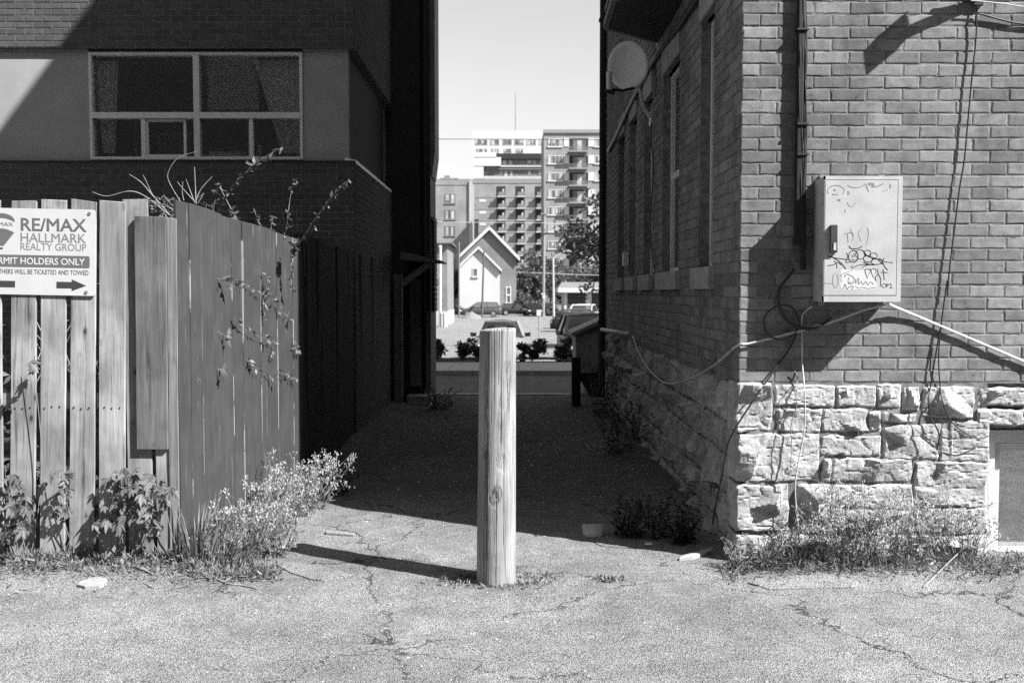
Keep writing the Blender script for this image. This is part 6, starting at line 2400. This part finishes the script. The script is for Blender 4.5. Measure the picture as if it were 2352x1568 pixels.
bush = thing('bush', 'straggly bush with bare arching shoots rising behind the picket fence', 'bush', (-2.6, 6.6, 0))
rng = random.Random(91)
tb, lb_ = MB(), MB()
for pts, r_ in (([(1170, 1420), (1100, 1400), (960, 1290), (850, 1250), (700, 1282), (605, 1255)], 0.008), ([(1130, 1430), (1000, 1280), (920, 1190), (845, 1140)], 0.007),
                ([(1090, 1420), (1000, 1280), (960, 1195), (935, 1145)], 0.005), ([(1180, 1320), (1110, 1200), (1098, 1130), (1160, 1035), (1290, 988)], 0.004),
                ([(1280, 1330), (1275, 1200), (1270, 1090)], 0.006), ([(1275, 1330), (1310, 1240), (1385, 1155)], 0.006), ([(1270, 1320), (1240, 1240), (1215, 1170)], 0.005),
                ([(1265, 1310), (1210, 1250), (1158, 1188)], 0.005), ([(1200, 1310), (1190, 1250), (1195, 1185)], 0.004), ([(1290, 1330), (1330, 1265), (1300, 1290)], 0.004),
                ([(1190, 1420), (1060, 1330), (900, 1300)], 0.005), ([(1180, 1400), (1080, 1290), (1070, 1270)], 0.004), ([(1200, 1440), (1120, 1360), (940, 1345)], 0.005)):
    shoot(tb, lb_, pts, 6.35, r_ * 0.7, 0, rng_=rng)
for _ in range(38):        # twigs seen through the gaps
    x = rng.uniform(-4.6, -2.45)
    tb.tube(smoothpath([Vector((x, 6.5, 0)), Vector((x + rng.gauss(0, 0.15), 6.45 + rng.random() * 0.3, 0.7)), Vector((min(-2.15, x + rng.gauss(0, 0.3)), 6.4 + rng.random() * 0.4, rng.uniform(1.2, 2.1)))], 4), 0.006, 4, 0.003)
tb.build('branch', M['twig'], bush)['kind'] = 'stuff'
for _ in range(2600):
    x = rng.uniform(-5.2, -2.12)
    z = abs(rng.gauss(0, 0.62))
    if z > 2.0:
        continue
    leaf(lb_, Vector((x, rng.uniform(6.15, 7.4), z)), rvec(rng, -0.2), rvec(rng, 1.2), rng.uniform(0.05, 0.11), rng.uniform(0.025, 0.05))
for _ in range(240):
    q = P(rng.uniform(330, 410), 455 + abs(rng.gauss(0, 25)), 6.3 + rng.random() * 0.3)
    leaf(lb_, q, rvec(rng), rvec(rng, 1), rng.uniform(0.012, 0.03), rng.uniform(0.007, 0.015))
lb_.build('foliage', M['leaf'], bush)['kind'] = 'stuff'

shr = thing('shrub', 'shrub with long leafy shoots leaning over the painted fence', 'shrub', (-2.1, 7.9, 0))
tb, lb_ = MB(), MB()
for pts, Y, Ye, r_, nl in (([(1400, 1500), (1420, 1410), (1480, 1270), (1560, 1170), (1680, 1060), (1845, 962)], 7.0, 6.75, 0.009, 70), ([(1560, 1500), (1540, 1430), (1470, 1290), (1420, 1195)], 7.1, 7.0, 0.007, 22),
                           ([(1900, 1640), (1975, 1560), (2080, 1400), (2190, 1260), (2280, 1172)], 7.4, 7.1, 0.009, 56), ([(1850, 1560), (1870, 1500), (1890, 1330), (1917, 1170)], 7.6, 7.5, 0.006, 30),
                           ([(1720, 1540), (1700, 1480), (1655, 1360)], 7.7, 7.7, 0.005, 22), ([(1765, 1540), (1770, 1490), (1785, 1410)], 7.9, 7.9, 0.005, 20), ([(1400, 1480), (1390, 1400), (1425, 1210)], 7.0, 7.0, 0.005, 16),
                           ([(1900, 1900), (1905, 1760), (1900, 1640), (1950, 1560)], 7.45, 7.4, 0.006, 26), ([(1370, 1450), (1340, 1400), (1350, 1330)], 6.9, 6.9, 0.004, 16), ([(1450, 1450), (1500, 1380), (1560, 1440)], 7.0, 7.0, 0.004, 22),
                           ([(1860, 1560), (1840, 1480), (1845, 1380)], 7.95, 7.95, 0.004, 18)):
    shoot(tb, lb_, pts, Y, r_ * 0.7, nl, 0.055, rng, Ye)
for pts in ([(1765, 1500), (1766, 1300)], [(1945, 1500), (1937, 1360)]):
    shoot(tb, lb_, pts, 8.0, 0.003, 3, 0.04, rng)
for _ in range(700):
    u = rng.random()
    q = fA.lerp(fB, 0.15 + 0.85 * u) + Vector((-rng.uniform(0.05, 0.6), 0.1, 0))
    leaf(lb_, Vector((q.x, q.y, 2.15 - 0.12 * u - abs(rng.gauss(0, 0.25)))), rvec(rng, 0.3), rvec(rng, 1.2), rng.uniform(0.03, 0.06), rng.uniform(0.015, 0.03))
tb.build('branch', M['twig'], shr)['kind'] = 'stuff'
lb_.build('foliage', M['leaf'], shr)['kind'] = 'stuff'

# sprigs pushing through the painted boards


def z2(x, y):
    return x / 2.844, (450 + y / 2.613) / 1.0884


spr = [([(1555, 660), (1600, 680), (1700, 740), (1800, 790)], 26, 'sprig with small leaves across the upper middle of the painted fence'), ([(1725, 900), (1735, 800), (1745, 700), (1750, 620)], 30, 'upright leafy sprig near the top right of the painted fence'),
       ([(1540, 920), (1580, 960), (1640, 1000), (1720, 1030), (1800, 1060)], 30, 'long drooping leafy sprig in the middle of the painted fence'), ([(1800, 820), (1850, 870), (1910, 900)], 14, 'short sprig by the far end of the painted fence'),
       ([(1620, 1180), (1660, 1210), (1700, 1240)], 18, 'small low clump of leaves on the painted fence'), ([(1730, 1270), (1780, 1300), (1800, 1340)], 12, 'tiny sprig below the drooping one'),
       ([(1820, 1250), (1880, 1280), (1930, 1300)], 16, 'low sprig at the far edge of the painted fence'), ([(1435, 650), (1470, 665), (1520, 700)], 5, 'single pale leaf high on the left of the painted fence'),
       ([(1437, 1000), (1470, 1015), (1500, 1045)], 5, 'single pale leaf halfway up the painted fence'), ([(1430, 1240), (1460, 1260), (1490, 1280)], 5, 'single pale leaf lower on the painted fence'),
       ([(1760, 1110), (1780, 1140), (1785, 1170)], 7, 'few leaves right of the drooping sprig'), ([(1910, 1020), (1930, 1060), (1935, 1120), (1960, 1110)], 12, 'leaves curling round the far end board')]
for i, (pts, nl, lab) in enumerate(spr):
    q0 = PL(*z2(*pts[0]), fA, fB)
    t_ = thing('vine_sprig', lab, 'vine', tuple(q0), 0, 'sprigs growing through the painted fence')
    tb, lb_ = MB(), MB()
    ps = []
    for j, p in enumerate(pts):
        q = PL(*z2(*p), fA, fB)
        d = ray(*z2(*p))
        ps.append(q - d * (0.05 + 0.10 * j / len(pts)) / d.y * 0.8)
    ps = smoothpath(ps, 5)
    tb.tube([q0 + Vector((-0.03, 0, 0.02))] + ps, 0.0022, 4, 0.001)
    for _ in range(nl):
        k = rng.randrange(len(ps))
        s_ = rng.uniform(0.6, 1.2) * (1.7 if nl <= 5 else 1.0)
        leaf(lb_, ps[k] + rvec(rng) * 0.012, Vector((rng.gauss(0.5, 0.6), rng.gauss(-0.3, 0.5), rng.gauss(0.0, 0.7))), rvec(rng, 0.8), 0.046 * s_, 0.02 * s_)
    tb.build('stem', M['stem'], t_)
    lb_.build('foliage', M['leaf_pale'], t_)['kind'] = 'stuff'


# ------------------------------------------------ shrubs in the planting strip, trees
def leafy(name, label, cat, at, rx, ry, rz, n_, L, mat, trunk=0.08, trunk_h=None, seed=0, group=None, clumps=14, zc=None, spiky=0.0):
    rng_ = random.Random(seed)
    at = Vector(at)
    t_ = thing(name, label, cat, tuple(at), 0, group)
    zc = rz if zc is None else zc
    c0 = at + Vector((0, 0, zc))
    cl_ = []
    for _ in range(clumps):
        v_ = rvec(rng_)
        rr = rng_.random() ** 0.45 * 0.82
        cl_.append((c0 + Vector((v_.x * rx * rr, v_.y * ry * rr, v_.z * rz * rr)), rng_.uniform(0.22, 0.42)))
    lb2 = MB()
    per = n_ // clumps
    for c_, s_ in cl_:
        for _ in range(per):
            v_ = rvec(rng_)
            r_ = rng_.random() ** 0.4 * s_
            q = c_ + Vector((v_.x * rx * r_, v_.y * ry * r_, v_.z * rz * r_ * 0.8))
            if q.z < at.z + 0.02:
                continue
            leaf(lb2, q, rvec(rng_, -0.15 + spiky), rvec(rng_, 0.9), L * rng_.uniform(0.6, 1.3), L * 0.5 * rng_.uniform(0.6, 1.2))
    lb2.build('crown', M[mat], t_)['kind'] = 'stuff'
    tb2 = MB()
    th = trunk_h or zc
    tb2.tube(smoothpath([at, at + Vector((0.05 * rx, 0, th * 0.5)), c0], 4), trunk, 8, trunk * 0.5)
    for c_, s_ in cl_[:9]:
        tb2.tube([at.lerp(c0, 0.6), at.lerp(c0, 0.8).lerp(c_, 0.5) + Vector((0, 0, 0.03 * rz)), c_], trunk * 0.4, 5, trunk * 0.12)
    tb2.build('trunk', M['bark'], t_)['kind'] = 'stuff'
    return t_


yb_ = y_b + 0.6
gp = 'low dark shrubs in the planting strip'
for i, (px, w__, h_, lab) in enumerate(((1002, 22, 0.52, 'dark shrub at the left end of the planting strip'), (1068, 34, 0.55, 'spiky dark shrub left of the wooden post in the planting strip'), (1100, 30, 0.42, 'dark shrub hidden partly by the left edge of the wooden post'),
                                       (1205, 22, 0.40, 'dark shrub just right of the wooden post in the planting strip'), (1235, 30, 0.52, 'round dark shrub in the middle right of the planting strip'), (1300, 36, 0.5, 'dark shrub in front of the dark van-like car'))):
    p = P(px, 800, yb_)
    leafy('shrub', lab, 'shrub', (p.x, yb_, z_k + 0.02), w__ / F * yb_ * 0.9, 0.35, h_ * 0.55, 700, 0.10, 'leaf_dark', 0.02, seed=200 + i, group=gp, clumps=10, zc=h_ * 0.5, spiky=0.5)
# overhanging tree at the right of the gap
leafy('maple_tree', 'dark leafy tree overhanging the lot from the right', 'tree', (6.4, 46, -0.95), 4.3, 3.5, 3.2, 9000, 0.30, 'leaf_tree', 0.22, seed=230, clumps=46, zc=4.9)
# trees beyond the lot
gt = 'trees beyond the far lot'
for i, (px, Y, rx, h_, lab) in enumerate(((1203, 138, 3.2, 6.4, 'tree just right of the gabled house'), (1232, 142, 3.6, 8.6, 'tree behind the tall pale utility pole'), (1262, 140, 3.4, 8.0, 'tree between the utility pole and the street lamp'),
                                         (1296, 144, 3.8, 7.6, 'tree behind the street lamp arm'), (1334, 146, 4.2, 7.0, 'tree behind the garage'), (1368, 142, 3.6, 7.6, 'tree right of the garage, beside the alley wall'),
                                         (1040, 134, 2.0, 6.2, 'narrow tree between the brick house and the white wing'), (1196, 126, 1.6, 2.8, 'small bush at the right wall of the gabled house'))):
    p = P(px, 700, Y)
    leafy('tree', lab, 'tree', (p.x, Y, ZG), rx, rx * 0.8, h_ * 0.5, 2600, 0.55, 'leaf_far', 0.18, seed=240 + i, group=gt, clumps=26, zc=h_ * 0.55)
hg = MB()
for _ in range(900):
    q = Vector((P(rng.uniform(1255, 1300), 700, 116).x, 116 + rng.random(), ZG + rng.random() * 0.5))
    leaf(hg, q, rvec(rng, 0.5), rvec(rng, 1), 0.3, 0.16)
tag(hg.build('hedge', M['leaf_far']), 'low hedge strip at the foot of the street lamp', 'hedge')['kind'] = 'stuff'

# ================================================================== THINGS LYING ON THE GROUND
M['slab'] = groundmat('worn slab', 0.20, 0.40, 150.0, 0.0, 0.2, 0.5)


def slab(name, label, cat, outline, th, mat, z=0.0, seed=0, tilt=0.0):
    pts = [G(x, y, 0.02) for x, y in outline]
    n_ = len(pts)
    zs = [gz(p.x, p.y) + z for p in pts]
    zz_ = max(zs) + 0.002
    vs_ = [(p.x, p.y, q_ - 0.03) for p, q_ in zip(pts, zs)] + [(p.x, p.y, q_ + 0.002 + th + 0.3 * th * nz(p.x * 5, p.y * 5, seed)) for p, q_ in zip(pts, zs)]
    cxm = sum(p.x for p in pts) / n_
    cym = sum(p.y for p in pts) / n_
    vs_.append((cxm, cym, max(sum(zs) / n_, gz(cxm, cym)) + 0.003 + th * 1.2))
    fs_ = [tuple(reversed(range(n_)))] + [(i, (i + 1) % n_, n_ + (i + 1) % n_, n_ + i) for i in range(n_)] + [(n_ + i, n_ + (i + 1) % n_, 2 * n_) for i in range(n_)]
    return tag(MB().add(vs_, fs_).build(name, mat, None, recalc=True, bevel=0.004), label, cat)


slab('flat_stone', 'flat pale stone lying below the picket fence', 'stone', [(177, 1344), (195, 1349), (228, 1348), (247, 1340), (246, 1334), (222, 1329), (215, 1332), (204, 1331), (200, 1336), (186, 1338)], 0.018, M['sill'])
slab('concrete_slab', 'thin cracked slab under the tip of the post shadow', 'slab', [(632, 1292), (668, 1309), (712, 1323), (745, 1326), (785, 1320), (812, 1314), (760, 1300), (690, 1286), (650, 1284)], 0.006, M['slab'])
slab('concrete_slab', 'long sunken concrete slab in front of the stone base', 'slab', [(1726, 1330), (1765, 1345), (1860, 1348), (1985, 1344), (1960, 1330), (1880, 1324), (1800, 1322)], 0.006, M['slab'])
slab('stone_slab', 'small flat slab left of the long concrete one', 'slab', [(1718, 1330), (1745, 1338), (1795, 1334), (1780, 1322), (1735, 1320)], 0.008, M['slab'])
slab('wood_scrap', 'pale flat wood scrap lying on the gravel past the slab', 'scrap', [(748, 1222), (812, 1226), (816, 1221), (750, 1217)], 0.014, M['board'])
slab('plank', 'pale broken plank end at the corner of the brick house', 'plank', [(1560, 1280), (1592, 1277), (1640, 1262), (1636, 1256), (1590, 1268), (1566, 1274)], 0.018, M['sill'])
p0, p1 = G(1342, 1240, 0.0), G(1392, 1238, 0.0)
p0.y += 0.10
p1.y += 0.10
zt = P(1368, 1210, p0.y).z
M['bag'] = plain('milky plastic', 0.4, 0.4, 0.4, 0.15, 14.0)
bvs = []
for j in range(6):
    for i in range(9):
        u, v_ = i / 8, j / 5
        q = p0.lerp(p1, u)
        bvs.append((q.x + 0.004 * nz(u * 6, v_ * 6), q.y + 0.03 - 0.05 * sin(pi * u) * (1 - v_) + 0.012 * nz(u * 7, v_ * 5, 4) + 0.05 * v_, gz(q.x, q.y) - 0.004 + v_ * (zt + 0.0) + 0.004 * nz(u * 8, 2)))
bfs = [(j * 9 + i, j * 9 + i + 1, (j + 1) * 9 + i + 1, (j + 1) * 9 + i) for j in range(5) for i in range(8)]
n0 = len(bvs)
bvs += [(x, y + 0.035, z) for x, y, z in bvs]
bfs += [tuple(n0 + k for k in reversed(f)) for f in bfs]
edge = [i for i in range(9)] + [j * 9 + 8 for j in range(1, 6)] + [45 + i for i in range(7, -1, -1)] + [j * 9 for j in range(4, 0, -1)]
bfs += [(edge[(i + 1) % len(edge)], edge[i], edge[i] + n0, edge[(i + 1) % len(edge)] + n0) for i in range(len(edge))]
tag(MB().add(bvs, bfs).build('plastic_bag', M['bag'], None, smooth=True, recalc=True), 'milky plastic pack propped in the shade at the alley mouth', 'bag')
for i, (pts, r_, lab) in enumerate((([(290, 1300), (320, 1312), (350, 1322)], 0.012, 'short grey stick by the foot of the largest creeper'), ([(480, 1322), (520, 1336), (560, 1340), (590, 1346)], 0.007, 'curved dry twig on the gravel below the grass tuft'),
                                   ([(330, 1338), (350, 1348), (368, 1346)], 0.005, 'small hooked twig right of the flat stone'), ([(2200, 1330), (2260, 1310), (2352, 1305)], 0.006, 'dry twig under the basement window'),
                                   ([(2120, 1345), (2200, 1300), (2262, 1262)], 0.005, 'bare twig slanting up towards the basement window'), ([(1410, 1100), (1440, 1080), (1480, 1066), (1500, 1058)], 0.006, 'thin bent branch on the shaded alley floor'))):
    ps = [G(x, y, 0.02) for x, y in pts]
    ps = [Vector((p.x, p.y, gz(p.x, p.y) + r_ * 0.7 + (0.0 if i != 4 else 0.06 * k))) for k, p in enumerate(ps)]
    tag(MB().tube(smoothpath(ps, 4), r_, 6, r_ * 0.5).build('twig', M['twig']), lab, 'twig')
# paper scraps
for i, (x, y, s_, lab) in enumerate(((655, 1256, 0.035, 'crumpled white scrap beside the white weeds'), (2133, 1303, 0.045, 'crumpled pale tissue in front of the stone base'), (1490, 1248, 0.03, 'pale crumpled scrap in the shade near the plank'), (2150, 1312, 0.02, 'tiny white scrap right of the crumpled tissue'))):
    p = G(x, y, 0.02)
    b = MB().ball((0, 0, 0), s_, s_ * 0.6, s_ * 0.45, 9, 6)
    b.v = [(p.x + v_[0] * (1 + 0.7 * nz(v_[0] * 60, v_[1] * 60, i)), p.y + v_[1] * (1 + 0.7 * nz(v_[2] * 60, v_[1] * 60, i + 5)), gz(p.x, p.y) + s_ * 0.35 + v_[2] * (1 + 0.9 * nz(v_[0] * 70, v_[2] * 70, i + 9))) for v_ in b.v]
    tag(b.build('paper_scrap', M['white']), lab, 'litter')

# loose stones and litter, nobody could count them
rng = random.Random(41)
M['pebble'] = leafmat('loose stone', 0.25, 0.55, 0.0)
pb, dk = MB(), MB()
for i in range(6000):
    y = 2.4 + 7.5 * rng.random() ** 1.4
    x = rng.uniform(-0.62, 0.62) * y
    if (y > 5.9 and (x < -1.85 or x > 1.3)):
        continue
    s_ = rng.uniform(0.0022, 0.0065) * (1.6 if rng.random() < 0.06 else 1)
    z = gz(x, y)
    vs_ = []
    for a, c_ in ((0, 0), (1, 0), (2, 0), (3, 0)):
        q = a * pi / 2 + rng.uniform(-0.5, 0.5)
        vs_.append((x + cos(q) * s_ * rng.uniform(0.7, 1.4), y + sin(q) * s_ * rng.uniform(0.7, 1.4), z + rng.uniform(-0.001, 0.001)))
    vs_.append((x + rng.uniform(-0.3, 0.3) * s_, y + rng.uniform(-0.3, 0.3) * s_, z + s_ * rng.uniform(0.5, 0.9)))
    pb.add(vs_, [(0, 1, 4), (1, 2, 4), (2, 3, 4), (3, 0, 4)])
o = pb.build('gravel', M['pebble'])
tag(o, 'loose small stones scattered over the worn paving', 'gravel')['kind'] = 'stuff'
for i in range(1700):
    y = rng.uniform(7.7, 15.5)
    x = rng.gauss(0, 1) * 0.4 + rng.choice((-1.2, 1.0, 0.2))
    if not -1.7 < x < 1.3:
        continue
    leaf(dk, Vector((x, y, gz(x, y) + 0.004)), Vector((rng.gauss(0, 1), rng.gauss(0, 1), rng.uniform(0, 0.4))), Vector((0, 0, 1)), rng.uniform(0.015, 0.055), rng.uniform(0.01, 0.025))
o = dk.build('litter', leafmat('dead leaves', 0.26, 0.7, 0.1))
tag(o, 'dry leaves and scraps littering the shaded alley floor', 'litter')['kind'] = 'stuff'

# ================================================================== THINGS ON THE WINDOW LEDGE


def figurine(px, py0, py1, label):
    Y = YLF + 0.142
    f0, f1 = P(px, py1, Y), P(px, py0, Y)
    h_ = f1.z - f0.z
    J = [(0, 0, 0.50), (0, 0, 0.62), (0, 0, 0.76), (0, 0, 0.85), (0, 0, 0.93), (0.055, 0, 0.48), (0.06, 0, 0.26), (0.06, 0, 0.02), (-0.055, 0, 0.48), (-0.06, 0, 0.26), (-0.06, 0, 0.02),
         (0.11, 0, 0.78), (0.15, 0, 0.62), (0.16, -0.02, 0.46), (-0.11, 0, 0.78), (-0.15, 0, 0.62), (-0.16, -0.02, 0.46), (0.065, -0.05, 0.012), (-0.065, -0.05, 0.012)]
    E = [(0, 1), (1, 2), (2, 3), (3, 4), (0, 5), (5, 6), (6, 7), (0, 8), (8, 9), (9, 10), (2, 11), (11, 12), (12, 13), (2, 14), (14, 15), (15, 16), (7, 17), (10, 18)]
    rad = [0.075, 0.065, 0.085, 0.03, 0.065, 0.06, 0.042, 0.025, 0.06, 0.042, 0.025, 0.04, 0.03, 0.022, 0.04, 0.03, 0.022, 0.02, 0.02]
    me = bpy.data.meshes.new('figurine')
    me.from_pydata([(x * h_, y * h_, z * h_) for x, y, z in J], E, [])
    me.materials.append(M['doll'])
    o_ = put('figurine', me, None, tuple(f0))
    sk = o_.modifiers.new('skin', 'SKIN')
    for v_, r_ in zip(me.skin_vertices[0].data, rad):
        v_.radius = (r_ * h_, r_ * h_)
    me.skin_vertices[0].data[0].use_root = True
    ss = o_.modifiers.new('sub', 'SUBSURF')
    ss.levels = ss.render_levels = 2
    return tag(o_, label, 'figurine', 'figurines on the window ledge')


figurine(661, 304, 358, 'pale doll figure standing on the window ledge')
figurine(684, 311, 358, 'second doll figure, half hidden at the right end of the window ledge')
q = P(597, 358, YLF + 0.17)
tag(MB().cyl(q, 0.022, 0.075, 12).cyl(q + Vector((0, 0, 0.075)), 0.009, 0.03, 8).box(q.x - 0.02, q.x + 0.012, q.y - 0.01, q.y + 0.01, q.z + 0.1, q.z + 0.118).build('bottle', M['doll']), 'small pump bottle on the window ledge', 'bottle')
